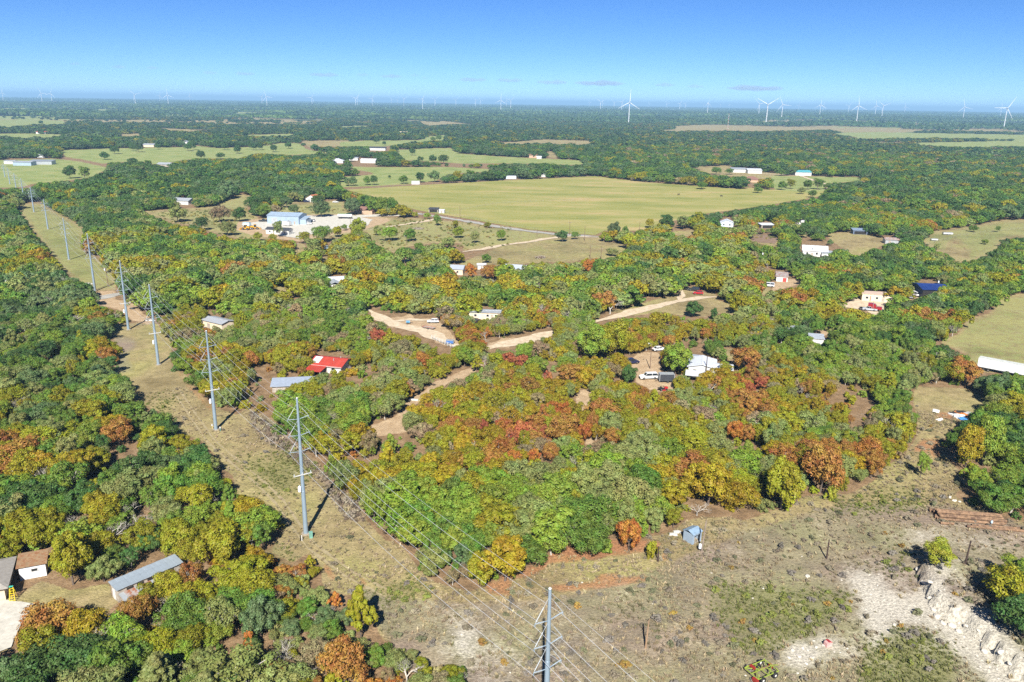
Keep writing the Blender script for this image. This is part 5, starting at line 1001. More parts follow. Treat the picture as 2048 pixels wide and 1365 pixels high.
# tiny far roofs out on the plain
for k, (px, py, w_, c, lab) in enumerate(((652, 222, 40, WHITE, 'white roof on the far plain left of the turbines'), (745, 224, 46, WHITE, 'pair of white sheds far out on the plain'), (865, 235, 30, WHITE, 'white shed in the far woods'), (803, 268, 60, CREAM, 'long pale chicken house on the far slope'), (730, 266, 70, CREAM, 'second long pale chicken house on the far slope'), (1245, 266, 40, TEAL, 'teal shed below the nearest turbine'), (1104, 225, 36, WHITE, 'white buildings near the plain edge'), (295, 213, 40, WHITE, 'white house on the tan strip of the plain'), (415, 222, 40, WHITE, 'long white roof on the plain'), (530, 224, 34, WHITE, 'white barn by the tan strip'), (330, 215, 30, WHITE, 'small white barn far off on the plain'), (85, 268, 40, REDROOF, 'red roofed barn far off by the green strip'), (165, 273, 26, WHITE, 'white sheds in the far woods by the red roofed barn'), (630, 272, 30, CREAM, 'pale house on the far wood edge'))):
    house('distant_house', lab.replace(' left of', ' before'), 'house', px, py, w_ * .55, 10, 4, 0, WHITE if c is REDROOF else c, c, .25, 'gable', .5)

# ------------------------------------------------------------------ power line of steel poles
POLES = [((612, 1068), 27.8), ((432, 860), 25.9), ((317, 730), 25.5), ((257, 660), 25.0), ((190, 583), 24.7), ((138, 520), 21.1), ((96, 459), 18.5), ((68, 425), 17.9), ((48.5, 402), 17.5), ((33, 382), 15), ((20, 369), 15), ((10, 355), 13.5)]
_p1 = P(1100, 1178, 28.0)
PXY = [(float(_p1[0]), float(_p1[1]), 28.0)] + [(G(*b).x, G(*b).y, h) for b, h in POLES]
LDIR = Vector((PXY[1][0] - PXY[6][0], PXY[1][1] - PXY[6][1], 0)).normalized(); PERP = Vector((-LDIR.y, LDIR.x, 0))
if PERP.x < 0: PERP = -PERP
ATT = {k: [] for k in range(7)}
POLE_WORDS = ['nearest the rocky ground with only its top arms beside the dry field', 'standing alone on the mown strip beside the autumn woods', 'beside the olive bushes and orange track', 'on the narrow grass strip past the tin barn', 'by the red soil near the crossing lane', 'at the lane crossing with a wooden pole behind it', 'on the bare brown part of the grass strip', 'halfway up the green grass strip', 'at the top of the green grass strip', 'where the strip meets the far pasture', 'on the near side of the far pasture', 'in the middle of the far pasture', 'beyond the far pasture']
POLE_WORDS[0] = 'over the dry field of rocks and shrubs'
ang = math.atan2(PERP.y, PERP.x)
for k, (x, y, h) in enumerate(PXY):
    z0 = gz(x, y); f = h / 27.8
    root = thing('transmission_pole', 'tall grey steel power pole ' + POLE_WORDS[k], 'power pole', (x, y, z0), ang, 'steel poles of the power line')
    s = MB(); prof = [(.46 - .28 * t, h * t) for t in (0, .33, .331, .66, .661, 1)]; prof = [(r + (.02 if i in (1, 3) else 0), zz) for i, (r, zz) in enumerate(prof)]
    s.lathe([(.46, -.3)] + prof, n=12); s.build('shaft', GALV, root)
    c = MB(); c.lathe([(.2, h), (.2, h + .06), (.12, h + .14)], n=12); c.build('cap', WHITE, root)
    b = MB(); b.lathe([(.85, -.3), (.85, .18), (.72, .22)], n=14); b.build('footing', mat('earthy_concrete', (.30, .26, .20), .9), root)
    for lv in range(3):
        za = h - (4.1 + 3.25 * lv) * (f if h < 22 else 1)
        for sd in (-1, 1):
            r0 = .2 + .012 * (h - za); tip = Vector((sd * 2.0, 0, za + .3)); top = Vector((sd * r0 * .7, 0, za + 2.9 * (f if h < 22 else 1)))
            a = MB(); a.tube((sd * r0, 0, za), tip, .06, .05, 8); ao = a.build('arm', GALV if lv else GALV, root)
            ins = MB()
            for t in np.linspace(.3, .9, 7): q = Vector((sd * r0, 0, za)).lerp(tip, t); ins.tube(q, q + (tip - Vector((sd * r0, 0, za))).normalized() * .05, .085, n=8)
            ins.build('insulator_disc', POLYM, ao)
            br = MB(); br.tube(top, top.lerp(tip, .35), .02, n=5); br.tube(top.lerp(tip, .35), top.lerp(tip, .92), .05, n=6); br.tube(top.lerp(tip, .92), tip, .02, n=5); br.build('brace', POLYM, root)
            cl = MB(); cl.tube(tip, tip + Vector((0, 0, -.4)), .06, n=6); cl.build('clamp', GALV, root)
            w_ = Vector((x, y, z0)) + PERP * (sd * 2.0) + Vector((0, 0, za - .05)); ATT[lv * 2 + (0 if sd < 0 else 1)].append(w_)
    ATT[6].append(Vector((x, y, z0 + h - .7)) + PERP * .25)
    if 1 <= k <= 4:
        zc = h - 15.2; m = MB(); m.box((0, -.32, zc), (3.5, .13, .15)); ca = m.build('crossarm', WHITE, root)
        for sx in (-1.6, 0, 1.6): m = MB(); m.lathe([(.05, 0), (.11, .1), (.07, .2), (.1, .3), (.03, .38)], (sx, -.32, zc + .1), 6); m.build('pin_insulator', POLYM, ca)
        m = MB(); m.lathe([(.05, 0), (.3, .06), (.3, .95), (.2, 1.08), (.06, 1.3)], (-.72, -.2, zc - 3.4), 10); t_ = m.build('transformer', mat('pale_can', (.68, .72, .74), .5), root)
        m = MB(); m.box((-.42, -.1, zc - 2.9), (.3, .12, .5)); m.build('bracket', GALV, t_)
WIRE_LAB = ['lowest outer', 'upper'] 
for k in range(7):
    pts = []
    att = ATT[k]; first = att[0] + LDIR * 60 + Vector((0, 0, 0)); seq = [first] + att
    for i in range(len(seq) - 1):
        a, b = seq[i], seq[i + 1]; L = (b - a).length; n = 14 if i < 6 else 6
        for j in range(n): t = j / n; pts.append(a.lerp(b, t) + Vector((0, 0, -4 * t * (1 - t) * L * (.022 if k < 6 else .014))))
    pts.append(seq[-1]); m = MB(); m.path(pts, .024 if k < 6 else .016, 4)
    lev = ('top', 'middle', 'bottom')[k // 2] if k < 6 else ''
    o = m.build('power_line_wire', ALU)
    tag(o, 'thin shield wire strung over the tops of the steel poles' if k == 6 else f'{lev} conductor on the {"woods" if k % 2 else "strip"} side of the steel poles', 'wire', 'wires of the power line')
g = G(622, 1076); t_ = thing('pedestal', 'green utility pedestal at the foot of the lone steel pole', 'utility box', g, .4); m = MB(); m.box((0, 0, .55), (.6, .55, 1.2)); m.build('box', mat('utility_green', (.16, .34, .27), .5), t_); m = MB(); m.box((0, 0, 1.2), (.7, .65, .12)); m.build('lid', mat('utility_green', (.16, .34, .27), .5), t_)
for px, c, lab in ((601, BLACK, 'dark marker post in front of the lone steel pole'), (604, WHITE, 'white marker post in front of the lone steel pole')):
    g = G(px, 1082); t_ = thing('marker_post', lab, 'post', g); m = MB(); m.tube((0, 0, -.3), (0, 0, 1.0), .09, n=8); m.build('shaft', c, t_); m = MB(); m.lathe([(.1, 1.0), (.1, 1.1), (.03, 1.16)], n=8); m.build('cap', c, t_)
for px, py, lab in ((441, 863, 'small green utility stub beside the strip pole'), (425, 858, 'yellow gas marker beside the strip pole')):
    g = G(px, py); t_ = thing('utility_stub', lab, 'post', g); m = MB(); m.tube((0, 0, -.3), (0, 0, 1.1), .08, n=6); m.build('shaft', mat('utility_green', (.16, .34, .27), .5) if 'green' in lab else mat('marker_yellow', (.6, .5, .2), .6), t_); m = MB(); m.box((0, 0, 1.0), (.3, .22, .35)); m.build('box', WHITE, t_)
# wooden poles and posts: base px, top py, label, arm?, can?, lean px
def wood_pole(px, py, ty, lab, arm=False, can=False, lean=0., m_=None, r=.16, light=False, group=None):
    g = G(px, py); lo, hi = 0.5, 40.
    for _ in range(40):
        md = (lo + hi) / 2; a, b, _d = proj(np.array([[g.x, g.y, g.z + md]])); lo, hi = (md, hi) if b[0] > ty else (lo, md)
    h = lo; root = thing('utility_pole' if (arm or can or light or h > 6.5) else 'wooden_post', lab, 'pole' if h > 4.5 else 'post', g, 0, group); m_ = m_ or WOOD
    s = MB(); s.tube((0, 0, -.4), (lean, 0, h), r, r * .72, 8); s.build('shaft', m_, root)
    if arm:
        m = MB(); m.box((lean, -.18, h - .5), (2.2, .12, .14)); c = m.build('crossarm', m_, root)
        for sx in (-.9, 0.3, .9): m = MB(); m.lathe([(.05, 0), (.09, .1), (.03, .25)], (lean + sx, -.18, h - .43), 6); m.build('pin_insulator', POLYM, c)
    if can: m = MB(); m.lathe([(.05, 0), (.28, .05), (.28, .85), (.1, 1.0)], (lean * can - .42, -.1, h * can), 9); m.build('transformer', mat('pale_can', (.68, .72, .74), .5), root)
    if light:
        m = MB(); m.tube((lean, 0, h - .2), (lean - .9, -.3, h + .25), .04, n=5); l_ = m.build('lamp_arm', GALV, root); m = MB(); m.lathe([(.05, .1), (.26, 0), (.2, -.2), (.05, -.22)], (lean - .95, -.3, h + .25), 10); m.build('lamp_head', WHITE, l_)
    return root
for a in ((1403, 1104, 1042, 'leaning weathered pole with a meter can beside the blue grey shed', False, .12, .35, mat('grey_pole', (.24, .19, .15), .9)), (1653, 1118, 1080, 'short dark stub of a pole on the dry ground', False, False, 0., mat('charred_wood', (.05, .03, .025), .9)), (1930, 1130, 1082, 'dark weathered post beside the lime green thicket', False, False, .2, mat('charred_wood', (.05, .03, .025), .9)), (1291, 1297, 1242, 'pale brown post standing in the open dry field', False, False, .2, mat('pale_post', (.30, .20, .12), .9)), (1316, 1124, 1094, 'dark stump post beside the orange brown oak', False, False, -.1, mat('charred_wood', (.05, .03, .025), .9)),
    (217, 574, 534, 'wooden pole with a pale can at the lane crossing', False, .8, -.3), (192, 580, 540, 'dark wooden pole right behind the steel pole at the crossing', False, False, -.2), (18, 588, 560, 'pale pole with a lamp in the green woods', False, .78, -.1, mat('grey_pole', (.24, .19, .15), .9)), (1300, 738, 688, 'yard light pole beside the dark blue car', False, False, 0, None, .13, True), (1411, 755, 710, 'dark service pole before the white roofed house', False, False, 0, mat('charred_wood', (.05, .03, .025), .9), .15), (1108, 836, 814, 'pole with a white can rising from the autumn woods', False, .82, 0),
    (1876, 582, 562, 'pole before the navy roofed barn', False, .8, -.1, GALV), (1139, 471, 444, 'wooden pole with crossarm at the hay field lane', True, False), (1169, 482, 452, 'dark wooden pole by the paddock corner', False, False), (1180, 516, 492, 'thin wooden pole at the paddock side', True, False), (1202, 518, 493, 'dark pole beside the thin paddock pole', False, False), (1279, 462, 444, 'pale pole by the hay field trees', False, False), (920, 438, 413, 'wooden pole at the hay field lane bend', False, False), (596, 522, 486, 'thin wooden pole behind the white home', True, False), (572, 528, 511, 'grey pole in the oaks below the workshop', False, False), (583, 526, 510, 'tan pole beside the grey pole below the workshop', False, False), (813, 490, 473, 'lamp pole in the yellow brush ground', False, False, 0, None, .12, True), (1074, 474, 458, 'wooden pole by the gravel lane bushes', False, False), (1450, 520, 498, 'pair pole near the grey bare trees', False, False), (1460, 522, 500, 'second pole near the grey bare trees', False, False), (701, 447, 434, 'lamp pole at the workshop yard entrance', False, False, 0, None, .12, True), (845, 442, 423, 'thin pole at the lane junction', False, False), (1525, 528, 505, 'pole beside the white metal house', False, .8)):
    wood_pole(*a)
# lattice mast near the big turbine
def lattice():
    g = G(1455, 262); h = 55; root = thing('lattice_mast', 'red and white lattice mast beyond the far woods', 'mast', g)
    for s in range(11):
        m = MB(); z0, z1 = s * h / 11, (s + 1) * h / 11; r0, r1 = 2.4 - 1.6 * s / 11, 2.4 - 1.6 * (s + 1) / 11
        c0 = [Vector((r0 * math.cos(a), r0 * math.sin(a), z0)) for a in (0, 2.094, 4.189)]; c1 = [Vector((r1 * math.cos(a), r1 * math.sin(a), z1)) for a in (0, 2.094, 4.189)]
        for i in range(3): m.tube(c0[i], c1[i], .16, n=4); m.tube(c0[i], c1[(i + 1) % 3], .1, n=4); m.tube(c1[i], c1[(i + 1) % 3], .1, n=4)
        m.build('section', mat('mast_red', (.4, .12, .08), .6) if s % 2 == 0 else WHITE, root)
lattice()

# ------------------------------------------------------------------ wind turbines
TB = [A_((66, 148), (60, 95)), A_((288, 160), (280, 97)), A_((345, 155), (342, 100)), A_((824, 170), (818, 108)), A_((966, 160), (963, 118)), A_((1013, 173), (1010, 108)), A_((1140, 168), (1138, 125)), A_((1553, 178), (1550, 130)), A_((1581, 180), (1580, 118)), A_((1841, 182), (1840, 133))]
TB += [B_(*p) for p in (((102, 190), (100, 140)), ((113, 190), (113, 143)), ((198, 190), (200, 140)), ((309, 188), (309, 155)), ((345, 188), (345, 155)), ((380, 193), (378, 143)), ((487, 200), (486, 142)), ((559, 196), (558, 150)), ((679, 196), (678, 155)), ((793, 198), (790, 155)), ((823, 198), (823, 160)), ((939, 207), (940, 142)), ((971, 200), (968, 160)), ((995, 204), (995, 150)), ((1448, 205), (1448, 172)), ((1513, 213), (1515, 162)), ((1524, 208), (1524, 170)), ((1592, 208), (1590, 170)), ((1636, 215), (1637, 160)), ((1680, 293), (1683, 172)), ((1793, 208), (1792, 178)), ((1896, 208), (1896, 175)), ((1971, 210), (1970, 175)), ((2002, 212), (2002, 178)))]
TB += [C_(*p) for p in (((15, 210), (14, 175)), ((47, 212), (48, 180)), ((178, 228), (181, 160)), ((153, 213), (153, 185)), ((250, 213), (250, 183)), ((301, 212), (300, 183)), ((475, 233), (480, 165)), ((522, 322), (530, 203)), ((609, 257), (613, 172)), ((701, 220), (702, 185)), ((828, 237), (837, 172)), ((843, 222), (846, 178)), ((991, 226), (994, 180)), ((1046, 262), (1052, 175)), ((1148, 230), (1149, 168)), ((1189, 243), (1196, 175)), ((1317, 233), (1318, 192)), ((1660, 255), (1667, 180)), ((1873, 234), (1876, 180)), ((1906, 328), (1922, 210)), ((2040, 278), (2045, 195)))]
def turbines():
    TW = mat('turbine_white', (.58, .60, .62), .5, 0, .04, .05)
    t = MB(); t.lathe([(1.9, -2), (1.8, 20), (1.5, 50), (1.2, 85)], n=14); tower = t.mesh('tower', TW)
    n = MB(); n.prism([(-1.8, 84.6), (1.8, 84.6), (1.9, 87.4), (1.2, 88.6), (-1.2, 88.6), (-1.9, 87.4)], -3.5, 7.5); nac = n.mesh('nacelle', TW)
    hb = MB(); hb.lathe([(1.9, 0), (2.0, -1.2), (1.3, -2.8), (.3, -3.4)], (0, 0, 0), 12, 'Y'); hub = hb.mesh('hub', TW)
    b = MB()
    st = [(0, .9, .9, 0), (3, 1.0, .8, 0), (8, 2.6, .6, .5), (18, 2.0, .42, .4), (34, 1.35, .28, .25), (49, .8, .15, .1), (54, .25, .07, 0)]
    vs = []; 
    for z, ch, th, of in st:
        vs += [(-ch * .35 + of * .2, 0, z), (0, -th / 2, z), (ch * .65 + of * .2, 0, z), (0, th / 2, z)]
    fs = [(i * 4 + j, i * 4 + (j + 1) % 4, (i + 1) * 4 + (j + 1) % 4, (i + 1) * 4 + j) for i in range(len(st) - 1) for j in range(4)] + [(3, 2, 1, 0)]
    b.add(vs, fs); blade = b.mesh('blade', TW)
    spec = {1: (None, None), 29: (-12, 0), 41: (15, 60), 53: (20, 10)}
    order = sorted(range(len(TB)), key=lambda i: TB[i][0][0])
    for rank, i in enumerate(order):
        (bx, by), (hx, hy) = TB[i]; hp = by - hy; d = FPX * 86.5 / hp
        ray = FW + RT * ((bx - 1024) / FPX) + UP * 0; ray2 = P(bx, 300) ; dirv = Vector((ray2[0], ray2[1])).normalized()
        depcos = (Vector((dirv.x, dirv.y, 0)).dot(Vector(FW))); dist = d / max(.5, depcos)
        x, y = dirv.x * dist, dirv.y * dist
        big = hp > 38
        lab = {29: 'nearest large white wind turbine with one blade straight up'.replace('nearest large', 'large lone'), 41: 'large white wind turbine beside the lattice mast', 53: 'large white wind turbine with a blade pointing down right'.replace(' down right', ' low')}.get(i) or ('white wind turbine at the wood edge of the ridge' if hp > 26 else ('white wind turbine on the hazy plain' if hp > 17 else 'tiny white wind turbine on the horizon'))
        yaw = random.gauss(.15, .35) if i not in spec else (.1, .1)[0]
        a0 = {29: 2, 41: 58, 53: 150}.get(i, random.uniform(0, 120)); lab += '' if i in (29, 41, 53) else (' with one blade up' if a0 < 20 or a0 > 100 else (' with one blade down' if 42 < a0 < 78 else ' with slanting blades'))
        root = thing('wind_turbine', lab, 'wind turbine', (x, y, gz(x, y)), yaw - math.atan2(x, y) * .6, 'wind farm on the horizon')
        link('tower', tower, root); link('nacelle', nac, root); ho = link('hub', hub, root, (0, -3.5, 86.6))
        for k in range(3): link('blade', blade, root, (0, -4.9, 86.6), (0, math.radians(a0 + 120 * k), 0))
turbines()

# ------------------------------------------------------------------ vehicles
def paint(name, c): return mat('paint_' + name, c, .25, .1, .05, 1, .6)
LAMP = mat('lamp_glass', (.75, .75, .7), .2, 0, .05)
REDLAMP = mat('tail_lamp', (.4, .02, .02), .3, 0, .05)
_wheel = {}
def wheel(root, x, y, r=.34, wd=.24):
    k = (round(r, 2), round(wd, 2))
    if k not in _wheel:
        t = MB(); t.lathe([(r * .62, -wd / 2), (r * .93, -wd / 2), (r, -wd * .3), (r, wd * .3), (r * .93, wd / 2), (r * .62, wd / 2)], n=14, axis='Y')
        q = MB(); q.lathe([(r * .2, -wd * .52), (r * .6, -wd * .42), (r * .6, wd * .42), (r * .2, wd * .52)], n=10, axis='Y'); _wheel[k] = (t.mesh('tyre', BLACK), q.mesh('rim', STEEL))
    o = link('wheel', _wheel[k][0], root, (x, y, r)); link('rim', _wheel[k][1], o)
CARS = {'sedan': (4.7, 1.8, .92, 1.42, (-1.75, -1.15, .35, 1.1)), 'hatch': (4.3, 1.78, .95, 1.5, (-2.0, -1.6, .3, 1.05)), 'suv': (4.9, 1.95, 1.08, 1.78, (-2.3, -2.05, .45, 1.05)), 'wagon': (5.6, 2.0, 1.12, 1.86, (-2.65, -2.4, .75, 1.35)), 'pickup': (5.6, 1.98, 1.08, 1.82, (-.55, -.35, .75, 1.35)), 'van': (5.2, 1.95, 1.15, 1.95, (-2.5, -2.35, 1.1, 1.75))}
def car(kind, col, label, px, py, rot, cat='car', scale=1.0):
    L, W, belt, top, (rb, rt, ft, fb) = CARS[kind]; g = G(px, py); root = thing({'pickup': 'pickup_truck', 'wagon': 'station_wagon', 'van': 'van', 'suv': 'suv'}.get(kind, 'parked_car'), label, cat, (g.x, g.y, g.z + .12), math.radians(rot)); root.scale = (scale,) * 3
    hw = W / 2; b = MB()
    if kind == 'pickup':
        prof = [(-L / 2, .42), (-L / 2, belt - .03), (rb, belt - .03), (rb, belt), (fb, belt), (L / 2 - .25, belt - .12), (L / 2, .8), (L / 2, .38)]
    else: prof = [(-L / 2, .42), (-L / 2 - .02, .75), (-L / 2 + .12, belt - .02), (rb, belt), (fb, belt), (L / 2 - .3, belt - .16), (L / 2, .72), (L / 2, .36)]
    n = len(prof); vs = []
    for sgn in (-1, 1):
        for ins, zf in ((.0, 1), (.09, 1)):
            for x, z in prof: vs.append((x, sgn * (hw - (ins if z > .7 else 0)), z if ins else min(z, .72)))
    # side, shoulder and top: prism with a slightly narrower upper half
    b.prism([(x, min(z, .74)) for x, z in prof], -hw, hw); b.prism(prof, -hw + .07, hw - .07)
    bo = b.build('body', col, root)
    c = MB(); i = .14; base = [(rb, -hw + .1), (fb, -hw + .1), (fb, hw - .1), (rb, hw - .1)]; tp = [(rt, -hw + .1 + i), (ft, -hw + .1 + i), (ft, hw - .1 - i), (rt, hw - .1 - i)]
    c.add([(x, y, belt - .02) for x, y in base] + [(x, y, top - .05) for x, y in tp], [(0, 1, 5, 4), (1, 2, 6, 5), (2, 3, 7, 6), (3, 0, 4, 7), (4, 5, 6, 7)]); c.build('window_glass', glass(), root)
    r = MB(); r.box(((rt + ft) / 2, 0, top - .02), (ft - rt + .04, W - .2 - 2 * i + .06, .07))
    for sy in (-1, 1):
        for (x0, x1) in ((rb, rt), (fb, ft), ((rb + fb) / 2 - .1, (rt + ft) / 2 - .1)): r.tube((x0, sy * (hw - .1), belt - .02), (x1, sy * (hw - .1 - i), top - .03), .05, n=4)
    r.build('roof', col, root)
    if kind == 'pickup': m = MB(); m.box(((-L / 2 + rb) / 2, 0, belt - .02), (rb + L / 2 - .2, W - .36, .04)); m.build('bed_shade_sheet', SHADEPAINT, root)  # dark sheet on the solid body, painted shade of the hollow bed
    rr = .39 if kind in ('suv', 'wagon', 'pickup', 'van') else .33
    for x in (-L * .3, L * .31):
        for y in (-hw + .1, hw - .1): wheel(root, x, y, rr)
    for y in (-.62, .62):
        m = MB(); m.box((L / 2 - .02, y * hw, .72), (.1, .34, .16)); m.build('headlight', LAMP, root)
        m = MB(); m.box((-L / 2 + .0, y * hw * 1.15, .85), (.1, .2, .2)); m.build('tail_light', REDLAMP, root)
    for x, nm in ((L / 2 + .02, 'bumper'), (-L / 2 - .02, 'bumper')): m = MB(); m.box((x, 0, .5), (.14, W - .1, .18)); m.build(nm, mat('dark_trim', (.05, .05, .05), .5), root)
    return root
PW, PB, PR, PS, PD = paint('white', (.75, .76, .77)), paint('navy', (.015, .022, .07)), paint('red', (.45, .025, .03)), paint('silver', (.42, .45, .48)), paint('dark', (.03, .035, .04))
car('wagon', PW, 'white station wagon truck parked in the clearing by the black trailer', 1297, 758, 188, 'truck')
car('suv', PB, 'dark navy blue car parked at the yard edge under the oaks', 1263, 728, 25)
car('sedan', PW, 'white car in the shade behind the yard light pole', 1318, 702, 20)
car('hatch', PW, 'white hatchback parked on the dirt road spur', 866, 646, 183)
car('sedan', PD, 'dark car hidden beside the cream mobile home', 952, 645, 70)
car('sedan', PD, 'dark car under the oaks by the gravel lane', 1370, 580, 150); car('suv', PD, 'dark suv under the oaks beside the dark car', 1388, 582, 170)
car('hatch', PR, 'red car parked beside the gravel lane', 1396, 589, 175)
car('pickup', PS, 'silver pickup beside the red semi truck', 1739, 622, 160, 'truck'); car('suv', PS, 'silver suv between the flat roofed building and the navy barn', 1796, 598, 170); car('van', PW, 'white van by the navy barn opening', 1829, 592, 100, 'van'); car('sedan', PS, 'grey car beside the white van at the navy barn', 1816, 597, 140)
car('sedan', PD, 'dark car at the corner of the hardstanding', 1703, 598, 60)
car('suv', PW, 'white suv behind the metal workshop', 623, 444, 170); car('pickup', PW, 'white pickup at the workshop lean-to', 616, 449, 175, 'truck'); car('pickup', PD, 'dark pickup nose to tail by the workshop door', 526, 444, 5, 'truck'); car('pickup', PD, 'second dark pickup by the workshop door', 540, 443, 5, 'truck')
car('sedan', PW, 'white car parked behind the brick ranch house', 671, 406, 10); car('suv', PB, 'navy car beside the orange roofed house', 613, 405, 20)
car('pickup', PR, 'red pickup beside the small pale blue house', 1487, 458, 5, 'truck'); car('pickup', PW, 'white pickup near the bare grey trees', 1425, 518, 160, 'truck'); car('van', PW, 'white van near the bare grey trees', 1418, 514, 150, 'van')
car('sedan', PW, 'white car at the rough pasture corner', 1950, 528, 20); car('suv', PD, 'dark car before the rough pasture corner', 1942, 531, 15); car('van', PW, 'white camper van nose under the oaks', 1537, 574, 160, 'van'); car('sedan', PS, 'silver car between the oaks by the gravel patch', 1615, 590, 20)
car('pickup', paint('sky', (.35, .5, .62)), 'pale blue pickup in the oaks below the workshop', 653, 499, 60, 'truck'); car('sedan', PW, 'white car among the trees of the green woods', 40, 688, 10); car('sedan', PS, 'car glimpsed in the woods by the lane crossing', 358, 588, 10)
def semi_trailer():
    a = G(1955, 738); ang = math.atan2(*(np.array(P(2048, 756) - P(1955, 738))[:2][::-1])); L = 16.1
    root = thing('semi_trailer', 'long white box semi trailer parked on the rough pasture', 'trailer', (a.x + math.cos(ang) * L / 2, a.y + math.sin(ang) * L / 2, a.z), ang)
    b = MB(); b.box((0, 0, 2.65), (L, 2.6, 2.75)); b.build('box_body', paint('trailer', (.78, .80, .80)), root)
    r = MB(); r.box((0, 0, 4.06), (L + .06, 2.66, .08)); r.build('roof', mat('dusty_roof', (.50, .52, .48), .6), root)
    m = MB(); m.box((0, 0, 1.2), (L, 2.64, .14)); m.build('bottom_rail', TIN, root)
    for x in np.arange(-7.2, 7.5, 1.2): m = MB(); m.box((x, -1.32, 2.65), (.05, .05, 2.6)); m.build('side_post', paint('trailer', (.78, .80, .80)), root)
    for y in (-.65, .65): m = MB(); m.box((-L / 2 - .04, y, 2.6), (.06, 1.24, 2.6)); m.build('rear_door', TIN, root)
    for x in (-6.2, -4.9):
        for y in (-1.0, 1.0): wheel(root, x, y, .5, .5)
    for y in (-.9, .9): m = MB(); m.box((4.5, y, .6), (.16, .16, 1.2)); m.build('landing_leg', BLACK, root)
semi_trailer()
def semi_truck():
    g = G(1746, 622); root = thing('semi_truck', 'dark red semi truck cab parked on the pale hardstanding', 'truck', g, math.radians(-25)); R = paint('maroon', (.28, .02, .025))
    for nm, c, d in (('hood', (2.2, 0, 1.35), (2.0, 1.7, 1.1)), ('sleeper', (-1.2, 0, 1.95), (1.8, 2.3, 2.3))): m = MB(); m.box(c, d); m.build(nm, R, root)
    c = MB(); c.add([(-.3, -1.05, .9), (1.3, -1.05, .9), (1.3, 1.05, .9), (-.3, 1.05, .9), (-.3, -1.0, 2.95), (.75, -1.0, 2.85), (.75, 1.0, 2.85), (-.3, 1.0, 2.95)], [(0, 1, 5, 4), (1, 2, 6, 5), (2, 3, 7, 6), (3, 0, 4, 7), (4, 5, 6, 7), (3, 2, 1, 0)]); c.build('cab', R, root)
    m = MB(); m.box((1.08, 0, 2.35), (.08, 1.8, .7), M=Matrix.Rotation(-.28, 3, 'Y')); m.build('windscreen', glass(), root)
    m = MB(); m.box((3.25, 0, 1.3), (.1, 1.2, .9)); m.build('grille', STEEL, root); m = MB(); m.box((3.35, 0, .6), (.2, 2.3, .35)); m.build('bumper', STEEL, root)
    m = MB(); m.box((-3.6, 0, .9), (3.4, .9, .3)); m.build('frame_rail', BLACK, root)
    for y in (-1.15, 1.15):
        m = MB(); m.tube((-.2, y, 1.0), (-.2, y, 3.9), .09, n=8); m.build('exhaust_stack', STEEL, root); m = MB(); m.box((2.6, y * .85, 1.0), (1.1, .4, .3)); m.build('fender', R, root)
        wheel(root, 2.5, y * .9, .5, .3)
        for x in (-3.3, -4.6): wheel(root, x, y * .8, .5, .5)
semi_truck()
def tanker():
    g = G(690, 438); root = thing('tank_trailer', 'long white tank trailer with a green stripe in the yard', 'trailer', g, math.radians(-2))
    m = MB(); m.lathe([(.4, -5.2), (1.05, -4.9), (1.15, -4.5), (1.15, 4.5), (1.05, 4.9), (.4, 5.2)], (0, 0, 2.2), 14, 'X'); m.build('tank', WHITE, root)
    m = MB(); m.box((0, 0, 3.36), (8.5, .9, .06)); m.build('green_stripe', mat('stripe_green', (.1, .4, .25), .5), root)
    m = MB(); m.box((0, 0, .95), (9.5, 1.0, .25)); m.build('frame_rail', BLACK, root)
    for x in (-3.8, -2.6, 3.6):
        for y in (-.95, .95): wheel(root, x, y, .5, .4)
    m = MB(); m.box((4.9, 0, 1.0), (.9, .3, .25)); m.build('hitch', BLACK, root)
tanker()
def utility_trailer(px, py, rot, label, colr, box=True, L=4.4, W=2.1, Hh=2.1):
    g = G(px, py); root = thing('cargo_trailer' if box else 'flat_trailer', label, 'trailer', g, math.radians(rot))
    if box:
        m = MB(); m.box((0, 0, .55 + Hh / 2), (L, W, Hh)); m.build('box_body', colr, root); m = MB()
        for sx in (-1, 1):
            for sy in (-1, 1): m.box((sx * L / 2, sy * W / 2, .55 + Hh / 2), (.14, .14, Hh + .1))
        m.build('corner_trim', TIN, root); m = MB(); m.box((0, 0, .6 + Hh), (L + .05, W + .05, .08)); m.build('roof', TIN, root)
        m = MB(); m.box((-L / 2 - .04, 0, .5 + Hh / 2), (.06, W - .4, Hh - .2)); m.build('rear_door', colr, root)
    else:
        m = MB(); m.box((0, 0, .6), (L, W, .12)); m.build('deck', GWOOD, root); m = MB()
        for sy in (-1, 1): m.box((0, sy * W / 2, .85), (L, .07, .09)); 
        m.box((L / 2, 0, .85), (.07, W, .09))
        for x in (-L / 2, 0, L / 2):
            for sy in (-1, 1): m.box((x, sy * W / 2, .7), (.07, .07, .4))
        m.build('side_rail', colr, root)
    for y in (-W / 2 - .1, W / 2 + .1): wheel(root, -.3, y, .33, .22)
    m = MB(); m.tube((L / 2, -.6, .5), (L / 2 + 1.2, 0, .5), .05, n=5); m.tube((L / 2, .6, .5), (L / 2 + 1.2, 0, .5), .05, n=5); m.build('drawbar', BLACK, root)
utility_trailer(1332, 764, 182, 'black cargo trailer with pale trim beside the white truck', mat('trailer_black', (.04, .045, .055), .5))
utility_trailer(858, 658, 150, 'rusty red flat trailer on the dirt by the white hatchback', mat('rust_red', (.35, .08, .05), .7), False, 4.6, 2.0)
utility_trailer(900, 689, 175, 'blue dumpster bin at the end of the white pipe fence', mat('bin_blue', (.05, .14, .38), .5), True, 2.6, 1.6, .9)
utility_trailer(816, 648, 10, 'small blue trailer bin at the dirt road bend', mat('bin_sky', (.10, .30, .50), .5), True, 1.4, 1.0, .7)
